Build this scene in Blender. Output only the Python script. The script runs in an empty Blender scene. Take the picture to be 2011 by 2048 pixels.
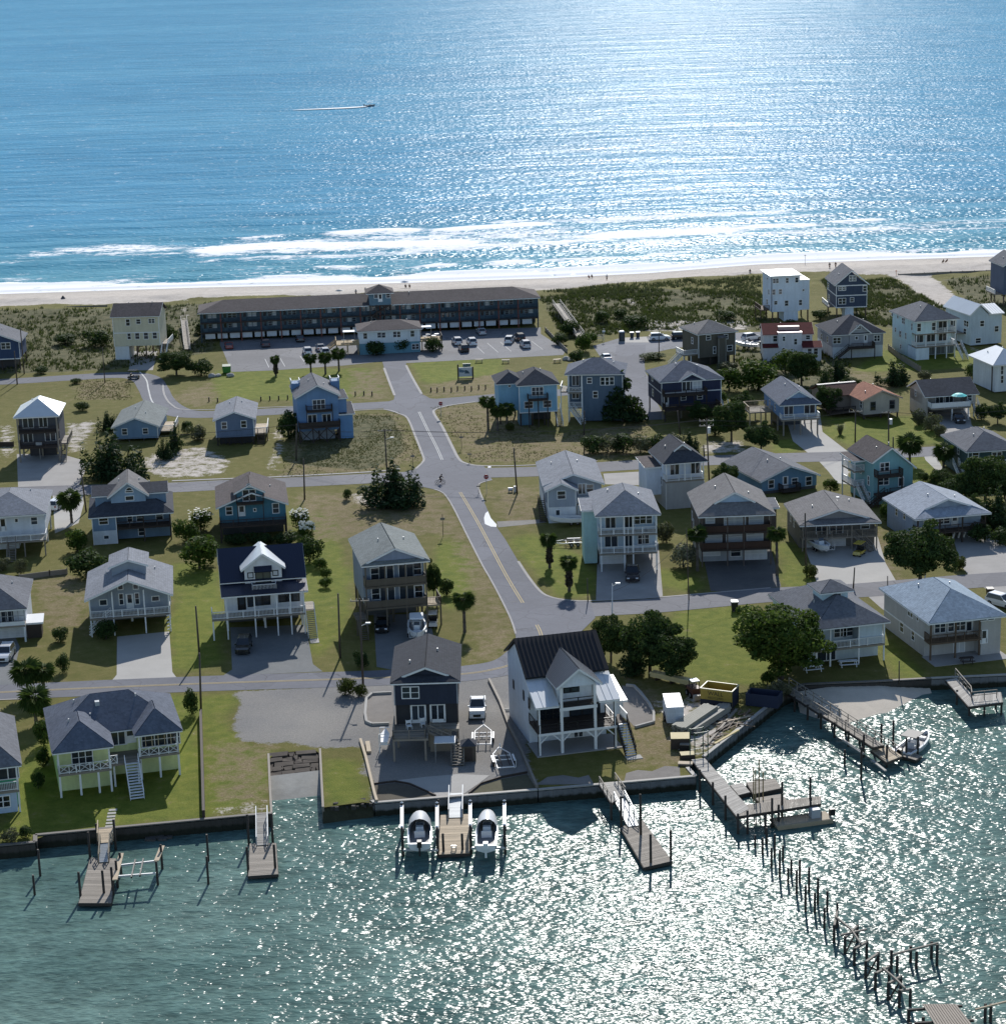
import bpy,bmesh,math,random
import numpy as np
from mathutils import Vector,Matrix,noise as mnoise
from mathutils.geometry import tessellate_polygon
random.seed(11)
R=math.radians
scene=bpy.context.scene
COL=scene.collection
F_PX,CXP,CYP,CAM_H=4334.0,1005.5,1024.0,92.0
PITCH,ROLL=R(15.2),math.asin(0.031)
_f=Vector((0,math.cos(PITCH),-math.sin(PITCH)))
_r0,_u0=Vector((1,0,0)),Vector((0,math.sin(PITCH),math.cos(PITCH)))
_r=math.cos(ROLL)*_r0-math.sin(ROLL)*_u0
_u=math.cos(ROLL)*_u0+math.sin(ROLL)*_r0
CAM=Vector((0,0,CAM_H))
cam_d=bpy.data.cameras.new('camera')
cam=bpy.data.objects.new('camera',cam_d)
COL.objects.link(cam)
cam.matrix_world=Matrix(((_r.x,_u.x,-_f.x,0),(_r.y,_u.y,-_f.y,0),(_r.z,_u.z,-_f.z,CAM_H),(0,0,0,1)))
cam_d.sensor_fit='VERTICAL'
cam_d.sensor_height=24.0
cam_d.lens=F_PX/2048.0*24.0
cam_d.clip_start=1.0
cam_d.clip_end=90000.0
scene.camera=cam
SUN_EL,SUN_AZ=R(31),R(5.2)
world=bpy.data.worlds.new('World')
scene.world=world
world.use_nodes=True
wn=world.node_tree
wn.nodes.clear()
wo=wn.nodes.new('ShaderNodeOutputWorld')
wb=wn.nodes.new('ShaderNodeBackground')
sky=wn.nodes.new('ShaderNodeTexSky')
sky.sky_type='NISHITA'
sky.sun_disc=False
sky.sun_elevation=SUN_EL
sky.sun_rotation=SUN_AZ
sky.air_density=1.0
sky.dust_density=0.25
sky.ozone_density=1.4
wb.inputs['Strength'].default_value=0.115
wn.links.new(sky.outputs[0],wb.inputs['Color'])
wn.links.new(wb.outputs[0],wo.inputs['Surface'])
sun_d=bpy.data.lights.new('sun','SUN')
sun_d.energy=4.6
sun_d.angle=R(0.53)
sun_d.color=(1.0,0.965,0.91)
sun=bpy.data.objects.new('sun',sun_d)
COL.objects.link(sun)
_sd=Vector((math.sin(SUN_AZ)*math.cos(SUN_EL),math.cos(SUN_AZ)*math.cos(SUN_EL),math.sin(SUN_EL)))
sun.rotation_euler=(-_sd).to_track_quat('-Z','Y').to_euler()
sun.location=(0,0,300)
vs=scene.view_settings
scene.display_settings.display_device='sRGB'
vs.view_transform='Standard'
vs.look='None'
vs.gamma=1.0
vs.exposure=0.16
vs.use_curve_mapping=False
scene.cycles.max_bounces=5
scene.cycles.diffuse_bounces=3
scene.cycles.glossy_bounces=3
scene.cycles.transmission_bounces=4
scene.cycles.transparent_max_bounces=6
scene.cycles.sample_clamp_indirect=4.0
scene.cycles.use_denoising=True
scene.cycles.denoising_prefilter='ACCURATE'
scene.cycles.caustics_reflective=False
scene.cycles.caustics_refractive=False
def ray(px,py):
 return _f+_r*((px-CXP)/F_PX)+_u*((CYP-py)/F_PX)
def G(px,py,z=0.0):
 d=ray(px,py)
 return CAM+d*((z-CAM_H)/d.z)
def P2(px,py,z=0.0):
 g=G(px,py,z)
 return (g.x,g.y)
_Z={'a':(0,500),'b':(400,500),'c':(800,500),'d':(1200,500),'e':(1511,500),'f':(0,740),'g':(400,740),'h':(800,740),'i':(1200,680),'j':(1511,680),'k':(0,920),'l':(400,920),'m':(800,900),'n':(1200,900),'o':(1511,900),'p':(0,1150),'q':(400,1150),'r':(800,1150),'t':(1200,1150),'u':(1511,1100),'v':(0,1350),'w':(400,1350,4.76),'x':(680,1270,3.878),'y':(960,1250,3.878),'z':(1250,1330,4.231),'A':(1560,1330,4.222),'B':(1460,1630,3.4555),'C':(600,1630,3.173),'S':(0,0,1.0)}
def pz(k,x,y):
 o=_Z[k]
 s=o[2]if len(o)>2 else 3.808
 return (o[0]+x/s,o[1]+y/s)
def GZ(k,x,y,z=0.0):
 return G(*pz(k,x,y),z)
class MB:
 def __init__(s):
  s.v,s.f=[],[]
 def quad(s,*p):
  n=len(s.v);s.v+=[tuple(q)for q in p];s.f.append(tuple(range(n,n+len(p))))
  return s
 def box(s,x0,y0,z0,x1,y1,z1):
  n=len(s.v)
  s.v+=[(x0,y0,z0),(x1,y0,z0),(x1,y1,z0),(x0,y1,z0),(x0,y0,z1),(x1,y0,z1),(x1,y1,z1),(x0,y1,z1)]
  s.f+=[(n,n+3,n+2,n+1),(n+4,n+5,n+6,n+7),(n,n+1,n+5,n+4),(n+1,n+2,n+6,n+5),(n+2,n+3,n+7,n+6),(n+3,n,n+4,n+7)]
  return s
 def beam(s,a,b,w,h=None,up=(0,0,1)):
  a,b=Vector(a),Vector(b);h=h or w
  d=(b-a)
  if d.length<1e-6:return s
  d.normalize()
  u=Vector(up)
  if abs(d.dot(u))>0.98:u=Vector((0,1,0))
  r=d.cross(u).normalized();u=r.cross(d)
  n=len(s.v)
  for p in (a,b):
   for i,j in ((-1,-1),(1,-1),(1,1),(-1,1)):
    s.v.append(tuple(p+r*(i*w/2)+u*(j*h/2)))
  s.f+=[(n,n+1,n+2,n+3),(n+7,n+6,n+5,n+4),(n,n+4,n+5,n+1),(n+1,n+5,n+6,n+2),(n+2,n+6,n+7,n+3),(n+3,n+7,n+4,n)]
  return s
 def cyl(s,a,b,r0,r1=None,seg=8,cap=True):
  a,b=Vector(a),Vector(b);r1=r0 if r1 is None else r1
  d=(b-a).normalized()
  u=Vector((0,0,1))if abs(d.z)<0.9 else Vector((1,0,0))
  x=d.cross(u).normalized();y=x.cross(d)
  n=len(s.v)
  for p,r in ((a,r0),(b,r1)):
   for i in range(seg):
    t=2*math.pi*i/seg
    s.v.append(tuple(p+x*(math.cos(t)*r)+y*(math.sin(t)*r)))
  for i in range(seg):
   j=(i+1)%seg
   s.f.append((n+i,n+seg+i,n+seg+j,n+j))
  if cap:
   s.f.append(tuple(n+i for i in range(seg)));s.f.append(tuple(n+seg+i for i in reversed(range(seg))))
  return s
 def loft(s,rings,cap=True,closed=True):
  n=len(s.v);k=len(rings[0])
  for r in rings:s.v+=[tuple(p)for p in r]
  for i in range(len(rings)-1):
   for j in range(k if closed else k-1):
    j2=(j+1)%k
    s.f.append((n+i*k+j,n+i*k+j2,n+(i+1)*k+j2,n+(i+1)*k+j))
  if cap:
   s.f.append(tuple(n+j for j in reversed(range(k))));s.f.append(tuple(n+(len(rings)-1)*k+j for j in range(k)))
  return s
 def prism(s,poly,off):
  """closed polygon of 3D points pushed along off"""
  n=len(s.v);k=len(poly);o=Vector(off)
  s.v+=[tuple(p)for p in poly]+[tuple(Vector(p)+o)for p in poly]
  s.f.append(tuple(range(n,n+k)));s.f.append(tuple(n+k+i for i in reversed(range(k))))
  for i in range(k):
   j=(i+1)%k
   s.f.append((n+i,n+k+i,n+k+j,n+j))
  return s
 def mesh(s,name,mat=None,smooth=False,fix=True):
  me=bpy.data.meshes.new(name)
  me.from_pydata(s.v,[],s.f)
  if fix:
   bm=bmesh.new();bm.from_mesh(me)
   bmesh.ops.recalc_face_normals(bm,faces=bm.faces[:])
   bm.to_mesh(me);bm.free()
  if mat is not None:me.materials.append(mat)
  if smooth:
   me.polygons.foreach_set('use_smooth',[True]*len(me.polygons))
  me.update()
  return me
 def build(s,name,mat,parent=None,smooth=False,fix=True):
  return link(name,s.mesh(name,mat,smooth,fix),parent)
def link(name,me,parent=None):
 o=bpy.data.objects.new(name,me)
 COL.objects.link(o)
 if parent is not None:o.parent=parent
 return o
def tag(o,label=None,cat=None,group=None,kind=None):
 if label:o['label']=label
 if cat:o['category']=cat
 if group:o['group']=group
 if kind:o['kind']=kind
 return o
def thing(name,label,cat,loc=(0,0,0),rz=0.0,group=None):
 o=bpy.data.objects.new(name,None)
 COL.objects.link(o)
 o.empty_display_size=0.5
 o.location=loc;o.rotation_euler=(0,0,rz)
 return tag(o,label,cat,group)
def copy_tree(o,parent=None):
 c=o.copy();COL.objects.link(c)
 if parent is not None:c.parent=parent
 for ch in list(o.children):copy_tree(ch,c)
 return c
def flat(name,pts,z,mat,kind='structure',parent=None):
 """flat sheet from world xy points"""
 pts=[Vector((p[0],p[1],z))for p in pts]
 tri=tessellate_polygon([pts])
 me=bpy.data.meshes.new(name)
 me.from_pydata([tuple(p)for p in pts],[],[tuple(t)for t in tri])
 bm=bmesh.new();bm.from_mesh(me)
 for f in bm.faces:
  f.normal_update()
  if f.normal.z<0:f.normal_flip()
 bm.to_mesh(me);bm.free()
 me.materials.append(mat)
 o=link(name,me,parent)
 if kind:o['kind']=kind
 return o
def offset_line(pts,w):
 """points left and right of a polyline at half width w (may vary)"""
 L,Rr=[],[]
 for i,p in enumerate(pts):
  a=Vector(pts[max(i-1,0)][:2]);b=Vector(pts[min(i+1,len(pts)-1)][:2])
  d=(b-a).normalized();n=Vector((-d.y,d.x))
  ww=w[i]if isinstance(w,(list,tuple))else w
  L.append(Vector(p[:2])+n*ww);Rr.append(Vector(p[:2])-n*ww)
 return L,Rr
def smooth_line(pts,n=6):
 """Catmull-Rom through 2D points"""
 P=[Vector(p[:2])for p in pts]
 out=[]
 for i in range(len(P)-1):
  p0,p1,p2,p3=P[max(i-1,0)],P[i],P[i+1],P[min(i+2,len(P)-1)]
  for k in range(n):
   t=k/n
   out.append(0.5*((2*p1)+(p2-p0)*t+(2*p0-5*p1+4*p2-p3)*t*t+(3*p1-p0-3*p2+p3)*t**3))
 out.append(P[-1])
 return out
def strip(name,pts,w,z,mat,kind='structure',parent=None):
 L,Rr=offset_line(pts,w/2)
 mb=MB();n=len(L)
 mb.v=[(p.x,p.y,z)for p in L]+[(p.x,p.y,z)for p in Rr]
 mb.f=[(i,n+i,n+i+1,i+1)for i in range(n-1)]
 o=mb.build(name,mat,parent,fix=False)
 if kind:o['kind']=kind
 return o
_MATS={}
def lin(h):
 """#rrggbb display colour -> linear tuple"""
 h=h.lstrip('#')
 return tuple((((int(h[i:i+2],16)/255+0.055)/1.055)**2.4)if int(h[i:i+2],16)>10 else int(h[i:i+2],16)/255/12.92 for i in (0,2,4))
class NT:
 def __init__(s,name):
  s.m=bpy.data.materials.new(name);s.m.use_nodes=True
  s.t=s.m.node_tree;s.b=s.t.nodes['Principled BSDF'];s.out=s.t.nodes['Material Output']
  s._pos=None
 def n(s,kind,**kw):
  nd=s.t.nodes.new('ShaderNode'+kind)
  for k,v in kw.items():
   if k.startswith('i_'):
    nd.inputs[k[2:].replace('_',' ')].default_value=v
   else:setattr(nd,k,v)
  return nd
 def l(s,a,b):s.t.links.new(a,b)
 def pos(s):
  if s._pos is None:s._pos=s.n('NewGeometry')
  return s._pos.outputs['Position']
 def mapped(s,src,scale=(1,1,1),rot=(0,0,0)):
  m=s.n('Mapping');m.inputs['Scale'].default_value=scale;m.inputs['Rotation'].default_value=rot
  s.l(src,m.inputs['Vector']);return m.outputs[0]
 def noise(s,scale,detail=3,rough=0.55,src=None,dist=0.0):
  nd=s.n('TexNoise');nd.inputs['Scale'].default_value=scale;nd.inputs['Detail'].default_value=detail
  nd.inputs['Roughness'].default_value=rough;nd.inputs['Distortion'].default_value=dist
  s.l(src if src is not None else s.pos(),nd.inputs['Vector'])
  return nd.outputs['Fac']
 def ramp(s,src,lo,hi,a=0.0,b=1.0):
  nd=s.n('MapRange');nd.inputs['From Min'].default_value=lo;nd.inputs['From Max'].default_value=hi
  nd.inputs['To Min'].default_value=a;nd.inputs['To Max'].default_value=b
  s.l(src,nd.inputs['Value']);return nd.outputs[0]
 def mix(s,fac,a,b,mode='MIX'):
  nd=s.n('Mix',data_type='RGBA',blend_type=mode)
  for sock,v in ((nd.inputs['Factor'],fac),(nd.inputs['A']if False else nd.inputs[6],a),(nd.inputs[7],b)):
   if hasattr(v,'is_output')or hasattr(v,'links'):s.l(v,sock)
   elif isinstance(v,(int,float)):sock.default_value=v
   else:sock.default_value=(*v[:3],1)
  return nd.outputs[2]
 def math(s,op,a,b=0.0,c=None):
  nd=s.n('Math',operation=op)
  for i,v in enumerate((a,b)if c is None else (a,b,c)):
   if hasattr(v,'links'):s.l(v,nd.inputs[i])
   else:nd.inputs[i].default_value=v
  return nd.outputs[0]
 def bump(s,h,strength=0.5,dist=0.05):
  nd=s.n('Bump');nd.inputs['Strength'].default_value=strength;nd.inputs['Distance'].default_value=dist
  s.l(h,nd.inputs['Height']);s.l(nd.outputs[0],s.b.inputs['Normal']);return nd
 def col(s,v):
  if hasattr(v,'links'):s.l(v,s.b.inputs['Base Color'])
  else:s.b.inputs['Base Color'].default_value=(*v[:3],1)
 def rough(s,v):
  if hasattr(v,'links'):s.l(v,s.b.inputs['Roughness'])
  else:s.b.inputs['Roughness'].default_value=v
 def spec(s,v):s.b.inputs['Specular IOR Level'].default_value=v
 def hue(s,c,src,amt):
  """multiply colour by 1 +- amt following src (0..1)"""
  r=s.ramp(src,0.0,1.0,1-amt,1+amt)
  nd=s.n('Mix',data_type='RGBA',blend_type='MULTIPLY');nd.inputs['Factor'].default_value=1
  if hasattr(c,'links'):s.l(c,nd.inputs[6])
  else:nd.inputs[6].default_value=(*c[:3],1)
  s.l(r,nd.inputs[7]);return nd.outputs[2]
def cached(fn):
 def w(*a,**k):
  key=(fn.__name__,a,tuple(sorted(k.items())))
  if key not in _MATS:_MATS[key]=fn(*a,**k)
  return _MATS[key]
 return w
@cached
def siding(c,lap=0.19):
 t=NT('siding')
 w=t.n('TexWave',wave_type='BANDS',bands_direction='Z',wave_profile='SAW');w.inputs['Scale'].default_value=0.314/lap*0.5*2
 t.l(t.pos(),w.inputs['Vector'])
 n1=t.noise(0.35,4);n2=t.noise(3.0,3)
 c1=t.hue(t.hue(c,n1,0.16),n2,0.10)
 oi=t.n('ObjectInfo');c1=t.hue(c1,oi.outputs['Random'],0.05)
 st=t.noise(1.6,4,0.6,src=t.mapped(t.pos(),(1,1,0.12)))
 c1=t.hue(c1,st,0.20)
 t.col(t.hue(c1,w.outputs['Fac'],0.05));t.rough(0.7);t.spec(0.2)
 t.bump(w.outputs['Fac'],0.35,0.02)
 return t.m
@cached
def paint(c,rough=0.5,var=0.10):
 t=NT('paint')
 n1=t.noise(0.9,4);n2=t.noise(7.0,2)
 t.col(t.hue(t.hue(c,n1,var),n2,var*0.7));t.rough(rough);t.spec(0.35)
 return t.m
@cached
def shingle(c):
 c=(c[0]*.74,c[1]*.77,c[2]*.84)
 t=NT('shingle')
 n1=t.noise(0.25,4,0.6);n2=t.noise(5.5,2,0.7)
 mp=t.mapped(t.pos(),(1,1,1))
 w=t.n('TexWave',wave_type='BANDS',bands_direction='Z',wave_profile='SAW');w.inputs['Scale'].default_value=3.1
 w.inputs['Distortion'].default_value=0.6;t.l(mp,w.inputs['Vector'])
 br=t.n('TexVoronoi');br.inputs['Scale'].default_value=3.2;t.l(t.pos(),br.inputs['Vector'])
 c1=t.hue(t.hue(c,n1,0.22),n2,0.24)
 c1=t.hue(c1,w.outputs['Fac'],0.09)
 sp=t.n('SeparateColor');t.l(br.outputs['Color'],sp.inputs[0])
 c1=t.hue(c1,sp.outputs[0],0.14)
 st=t.noise(1.4,3,0.6,src=t.mapped(t.pos(),(1,1,0.15)))
 t.col(t.hue(c1,st,0.16));t.rough(0.9);t.spec(0.10)
 t.bump(w.outputs['Fac'],0.3,0.02)
 return t.m
@cached
def metal(c,rough=0.38):
 t=NT('metal_sheet')
 n1=t.noise(0.5,3)
 t.col(t.hue(c,n1,0.10));t.rough(rough);t.b.inputs['Metallic'].default_value=0.15;t.spec(0.5)
 return t.m
@cached
def wood(c,var=0.25,rough=0.75):
 t=NT('wood')
 g=t.n('NewGeometry')
 n1=t.noise(1.1,4);n2=t.noise(9.0,3)
 c1=t.hue(t.hue(c,n1,var*0.7),n2,var*0.5)
 c1=t.hue(c1,g.outputs['Random Per Island'],var)
 t.col(c1);t.rough(rough);t.spec(0.25);t.bump(n2,0.3,0.01)
 return t.m
@cached
def concrete(c,var=0.14,scale=0.25):
 t=NT('concrete')
 n1=t.noise(scale,5,0.6);n2=t.noise(4.0,4,0.7);n3=t.noise(28.0,2)
 c1=t.hue(t.hue(t.hue(c,n1,var*1.6),n2,var),n3,var*0.7)
 t.col(c1);t.rough(0.88);t.spec(0.2);t.bump(n3,0.25,0.02)
 return t.m
@cached
def asphalt(c):
 t=NT('asphalt')
 n1=t.noise(0.10,5,0.65);n2=t.noise(1.6,4,0.7);n3=t.noise(22.0,2,0.8)
 c1=t.hue(t.hue(t.hue(c,n1,0.30),n2,0.14),n3,0.16)
 v=t.n('TexVoronoi',feature='DISTANCE_TO_EDGE');v.inputs['Scale'].default_value=0.22
 dv=t.n('VectorMath',operation='ADD');nz=t.n('TexNoise');nz.inputs['Scale'].default_value=0.7;t.l(t.pos(),nz.inputs['Vector'])
 t.l(t.pos(),dv.inputs[0]);t.l(nz.outputs['Color'],dv.inputs[1]);t.l(dv.outputs[0],v.inputs['Vector'])
 crack=t.math('MULTIPLY',t.ramp(v.outputs['Distance'],0.0,0.022,1,0),t.ramp(n1,0.42,0.58))
 c1=t.mix(t.math('MULTIPLY',crack,0.6),c1,(0.05,0.05,0.055))
 pv=t.n('TexVoronoi',feature='F1');pv.inputs['Scale'].default_value=0.06;t.l(t.pos(),pv.inputs['Vector'])
 sp=t.n('SeparateColor');t.l(pv.outputs['Color'],sp.inputs[0])
 c1=t.hue(c1,sp.outputs[1],0.10)
 t.col(t.mix(t.ramp(n2,0.62,0.80,0,0.35),c1,(0.26,0.24,0.21)));t.rough(0.9);t.spec(0.2);t.bump(n3,0.2,0.01)
 return t.m
@cached
def gravel(c,c2):
 t=NT('gravel')
 n1=t.noise(0.16,5,0.6);n2=t.noise(14.0,3,0.8);n3=t.noise(1.3,4)
 c1=t.mix(t.ramp(n1,0.35,0.65),c,c2)
 c1=t.hue(t.hue(c1,n2,0.35),n3,0.14)
 t.col(c1);t.rough(0.95);t.spec(0.15);t.bump(n2,0.6,0.03)
 return t.m
@cached
def glass(c=(0.012,0.016,0.022)):
 t=NT('window_glass')
 oi=t.n('ObjectInfo')
 t.col(t.mix(oi.outputs['Random'],c,tuple(min(1,x*3.0+0.012)for x in c)));t.rough(0.06);t.spec(0.7)
 return t.m
@cached
def plain(c,rough=0.5,spec=0.4,metal_=0.0):
 t=NT('plain');t.col(t.hue(c,t.noise(2.0,2),0.07));t.rough(rough);t.spec(spec);t.b.inputs['Metallic'].default_value=metal_
 return t.m
@cached
def carpaint(c):
 t=NT('car_paint');t.col(c);t.rough(0.22);t.spec(0.55)
 t.b.inputs['Coat Weight'].default_value=0.6;t.b.inputs['Coat Roughness'].default_value=0.08
 return t.m
@cached
def leafy(c,c2,trans=0.25):
 t=NT('foliage')
 g=t.n('NewGeometry');oi=t.n('ObjectInfo')
 f=t.math('MULTIPLY_ADD',g.outputs['Random Per Island'],0.75,t.math('MULTIPLY',oi.outputs['Random'],0.25))
 c1=t.mix(f,c,c2)
 c1=t.hue(c1,t.noise(0.8,3),0.30)
 t.col(c1);t.rough(0.7);t.spec(0.06)
 tr=t.n('BsdfTranslucent');t.l(t.mix(0.5,c1,(0.10,0.16,0.02)),tr.inputs['Color'])
 ms=t.n('MixShader');ms.inputs[0].default_value=trans
 t.l(t.b.outputs[0],ms.inputs[1]);t.l(tr.outputs[0],ms.inputs[2]);t.l(ms.outputs[0],t.out.inputs['Surface'])
 return t.m
WHITE=(0.74,0.75,0.76)
TRIM=paint((0.76,0.77,0.78),0.45,0.05)
DARKWOOD=wood((0.055,0.042,0.036))
BROWNWOOD=wood((0.12,0.085,0.06))
GREYWOOD=wood((0.25,0.22,0.185))
PALEWOOD=wood((0.42,0.34,0.24))
PILEWOOD=wood((0.05,0.042,0.036))
BLACK=plain((0.012,0.012,0.014),0.5)
TYRE=plain((0.012,0.012,0.012),0.8,0.2)
STEEL=plain((0.45,0.46,0.47),0.35,0.5,0.7)
GALV=plain((0.55,0.56,0.57),0.45,0.5,0.3)
WATER_Z=-1.5
_wl=[(-420,615),(0,588),(400,575),(800,566),(1100,556),(1300,546),(1511,529),(1760,520),(2011,512),(2450,498)]
_wp=sorted((G(x,y,WATER_Z).x,G(x,y,WATER_Z).y)for x,y in _wl)
_wx=np.array([p[0]for p in _wp]);_wy=np.array([p[1]for p in _wp])
_sl=(_wy[-1]-_wy[0])/(_wx[-1]-_wx[0])
def coast(x):
 x=np.asarray(x,float)
 y=np.interp(x,_wx,_wy)
 y=np.where(x<_wx[0],_wy[0]+(x-_wx[0])*_sl,y)
 return np.where(x>_wx[-1],_wy[-1]+(x-_wx[-1])*_sl,y)
SHORE=[(-420,1722),(71,1685),(71,1671),(410,1639),(497,1631),(543,1627),(540,1575),(537,1508),(640,1498),(643,1560),(646,1615),(690,1609),(745,1602),(749,1606),(925,1592),(1250,1565),(1389,1553),(1374,1536),(1406,1514),(1564,1389),(1607,1369),(1757,1363),(1861,1357),(2011,1350),(2450,1328)]
SHORE_W=[Vector(P2(*p))for p in SHORE]
SHORE_W=[SHORE_W[0]+Vector((-260,14))]+SHORE_W+[SHORE_W[-1]+Vector((260,-14))]
def vnoise(x,y,s,seed=0):
 """cheap smooth value noise on arrays"""
 x=x/s+seed*17.3;y=y/s+seed*9.1
 xi=np.floor(x).astype(int);yi=np.floor(y).astype(int);xf=x-xi;yf=y-yi
 xf=xf*xf*(3-2*xf);yf=yf*yf*(3-2*yf)
 def h(a,b):
  v=np.sin(a*127.1+b*311.7+seed*74.7)*43758.5453
  return v-np.floor(v)
 return (h(xi,yi)*(1-xf)+h(xi+1,yi)*xf)*(1-yf)+(h(xi,yi+1)*(1-xf)+h(xi+1,yi+1)*xf)*yf
def inside(poly,X,Y):
 res=np.zeros(X.shape,bool)
 n=len(poly)
 for i in range(n):
  x1,y1=poly[i];x2,y2=poly[(i+1)%n]
  if y1==y2:continue
  c=((Y>=y1)!=(Y>=y2))&(X<(x2-x1)*(Y-y1)/(y2-y1)+x1)
  res^=c
 return res
ZONES={'sand':[[(-420,645),(0,618),(240,611),(430,602),(700,592),(1090,588),(1200,576),(1330,562),(1500,556),(1660,548),(1770,553),(1850,552),(2011,543),(2450,523),(2450,380),(-420,430)],[(1765,548),(1850,546),(1885,575),(1928,600),(1960,640),(1950,660),(1905,628),(1845,592)],[(362,605),(374,605),(384,700),(366,700)],[(1232,575),(1243,575),(1275,612),(1250,612)],[(285,915),(345,898),(410,893),(468,920),(450,950),(345,958),(280,945)],[(0,850),(28,850),(30,905),(0,925)],[(130,845),(198,842),(180,870),(165,905),(133,905)],[(1397,884),(1490,880),(1492,906),(1398,908)],[(410,1636),(430,1622),(480,1608),(538,1606),(543,1627),(497,1631)],[(1300,1400),(1400,1390),(1480,1410),(1478,1450),(1400,1515),(1350,1500),(1330,1440)],[(540,900),(556,850),(566,850),(566,900),(552,950),(535,950)],[(1280,640),(1500,640),(1500,660),(1280,664)],[(0,1400),(28,1402),(20,1425),(0,1428)],[(690,985),(725,985),(800,1010),(760,1020),(700,1005)],[(1500,655),(1520,680),(1505,720),(1485,690)],[(1930,690),(2011,715),(2011,740),(1950,715)],[(1640,905),(1690,905),(1700,970),(1665,950)]],'lush':[[(0,1660),(60,1500),(110,1420),(365,1390),(405,1390),(412,1636),(300,1650),(71,1670),(20,1685)],[(410,1390),(480,1385),(460,1440),(490,1490),(540,1500),(538,1600),(420,1632)],[(340,1120),(440,1140),(455,1330),(345,1350)],[(1345,1220),(1500,1210),(1560,1250),(1540,1370),(1400,1365),(1300,1330)],[(425,740),(740,735),(770,790),(600,800),(430,800)],[(822,725),(1000,718),(1010,745),(850,772)],[(1690,835),(1880,830),(1890,890),(1700,900),(1660,870)],[(645,1525),(720,1510),(745,1600),(648,1612)],[(880,1060),(935,1090),(950,1180),(900,1230),(860,1160)],[(1010,1080),(1060,1060),(1190,1130),(1190,1195),(1110,1190),(1060,1140)],[(1310,1130),(1410,1160),(1405,1185),(1320,1175)],[(1545,1085),(1600,1085),(1625,1170),(1570,1178)],[(1780,1000),(1880,1000),(1880,1030),(1790,1060)],[(1760,700),(1960,700),(1960,735),(1700,745)],[(1760,1250),(1830,1330),(1860,1355),(1790,1360),(1755,1290)],[(1640,825),(1690,840),(1690,880),(1650,870)],[(1540,880),(1600,880),(1610,905),(1545,905)],[(1800,905),(1850,900),(1880,950),(1820,985)],[(580,1020),(680,1030),(700,1250),(620,1330),(600,1150)]],'dry':[[(860,815),(1000,800),(1100,870),(1300,840),(1300,915),(940,930),(890,850)],[(880,990),(960,1100),(1025,1250),(1020,1310),(930,1330),(960,1240),(900,1080)],[(590,830),(800,825),(850,920),(740,945),(560,955)],[(60,1150),(180,1150),(170,1260),(90,1260)],[(330,800),(420,760),(440,800),(400,815)],[(150,760),(260,760),(265,800),(150,800)],[(850,770),(1000,745),(1010,790),(860,795)],[(1220,1340),(1340,1390),(1390,1530),(1260,1540)],[(590,985),(890,985),(900,1070),(600,1080)],[(1560,800),(1600,700),(1700,740),(1800,760),(1780,800)],[(40,640),(220,640),(230,740),(50,740)],[(965,980),(1080,970),(1080,1060),(1010,1040)],[(420,1480),(540,1490),(540,1610),(430,1610)],[(1690,1040),(1760,1060),(1820,1180),(1780,1190)],[(700,740),(770,740),(780,800),(700,800)]],'gravel':[[(470,1380),(620,1374),(700,1371),(790,1366),(930,1360),(1026,1346),(1034,1420),(1076,1582),(925,1596),(747,1608),(722,1485),(690,1498),(645,1496),(612,1488),(560,1484),(525,1490),(486,1480),(458,1450),(478,1410)]],'scrub':[[(-420,655),(0,628),(220,620),(430,612),(430,700),(230,740),(-420,760)],[(1080,600),(1200,585),(1400,585),(1530,590),(1530,660),(1300,660),(1130,680)],[(1640,565),(1780,560),(1900,620),(1900,680),(1700,640)],[(1880,560),(2450,540),(2450,620),(1960,625)],[(1480,690),(1700,690),(1700,790),(1560,800),(1440,760)],[(600,830),(780,830),(820,900),(740,940),(600,930)]],}
STEP=1.1
gx=np.arange(-235,236,STEP);gy=np.arange(196,640,STEP)
X,Y=np.meshgrid(gx,gy)
top=[Vector((400,900)),Vector((-400,900))]
land=inside([(p.x,p.y)for p in SHORE_W]+[(p.x,p.y)for p in top],X,Y)
dC=coast(X)-Y
n_big,n_mid,n_sm=vnoise(X,Y,26,1),vnoise(X,Y,9,2),vnoise(X,Y,3.5,3)
Zg=0.10*(n_mid-0.5)*0
beach=np.clip(dC/22.0,0,1)
dune=np.clip((dC-18)/10,0,1)*np.clip((62-dC)/14,0,1)
Zg=np.where(dC<24,np.minimum(0.35,-1.5+1.85*dC/22.0),0.0)+np.where(dC<24,0,np.clip((36-dC)/12,0,1)*0.35)
Zg=np.where(dC<0,np.maximum(-6,-1.5+dC*0.07),Zg)
Zg=Zg+dune*(0.9*n_big+0.9*n_mid+0.35*n_sm-0.45).clip(0)
att={}
for k,polys in ZONES.items():
 a=np.zeros(X.shape)
 for p in polys:
  wpts=[P2(*q)for q in p if q[1]>60]
  a[inside(wpts,X,Y)]=1 if (k!='sand' or p is polys[0]or p is polys[1])else 0.66
 for _ in range(4 if k in ('lush','dry','scrub')else 2):
  b=a.copy()
  b[1:-1,1:-1]=(a[:-2,1:-1]+a[2:,1:-1]+a[1:-1,:-2]+a[1:-1,2:]+2*a[1:-1,1:-1])/6
  a=b
 att[k]=a
att['sand']=np.maximum(att['sand'],np.where(dC<12,1,0))
att['wet']=np.clip((9-dC)/7,0,1)
idx=-np.ones(X.shape,int)
keep=land[:-1,:-1]|land[1:,:-1]|land[:-1,1:]|land[1:,1:]
used=np.zeros(X.shape,bool)
used[:-1,:-1]|=keep;used[1:,:-1]|=keep;used[:-1,1:]|=keep;used[1:,1:]|=keep
idx[used]=np.arange(used.sum())
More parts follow.
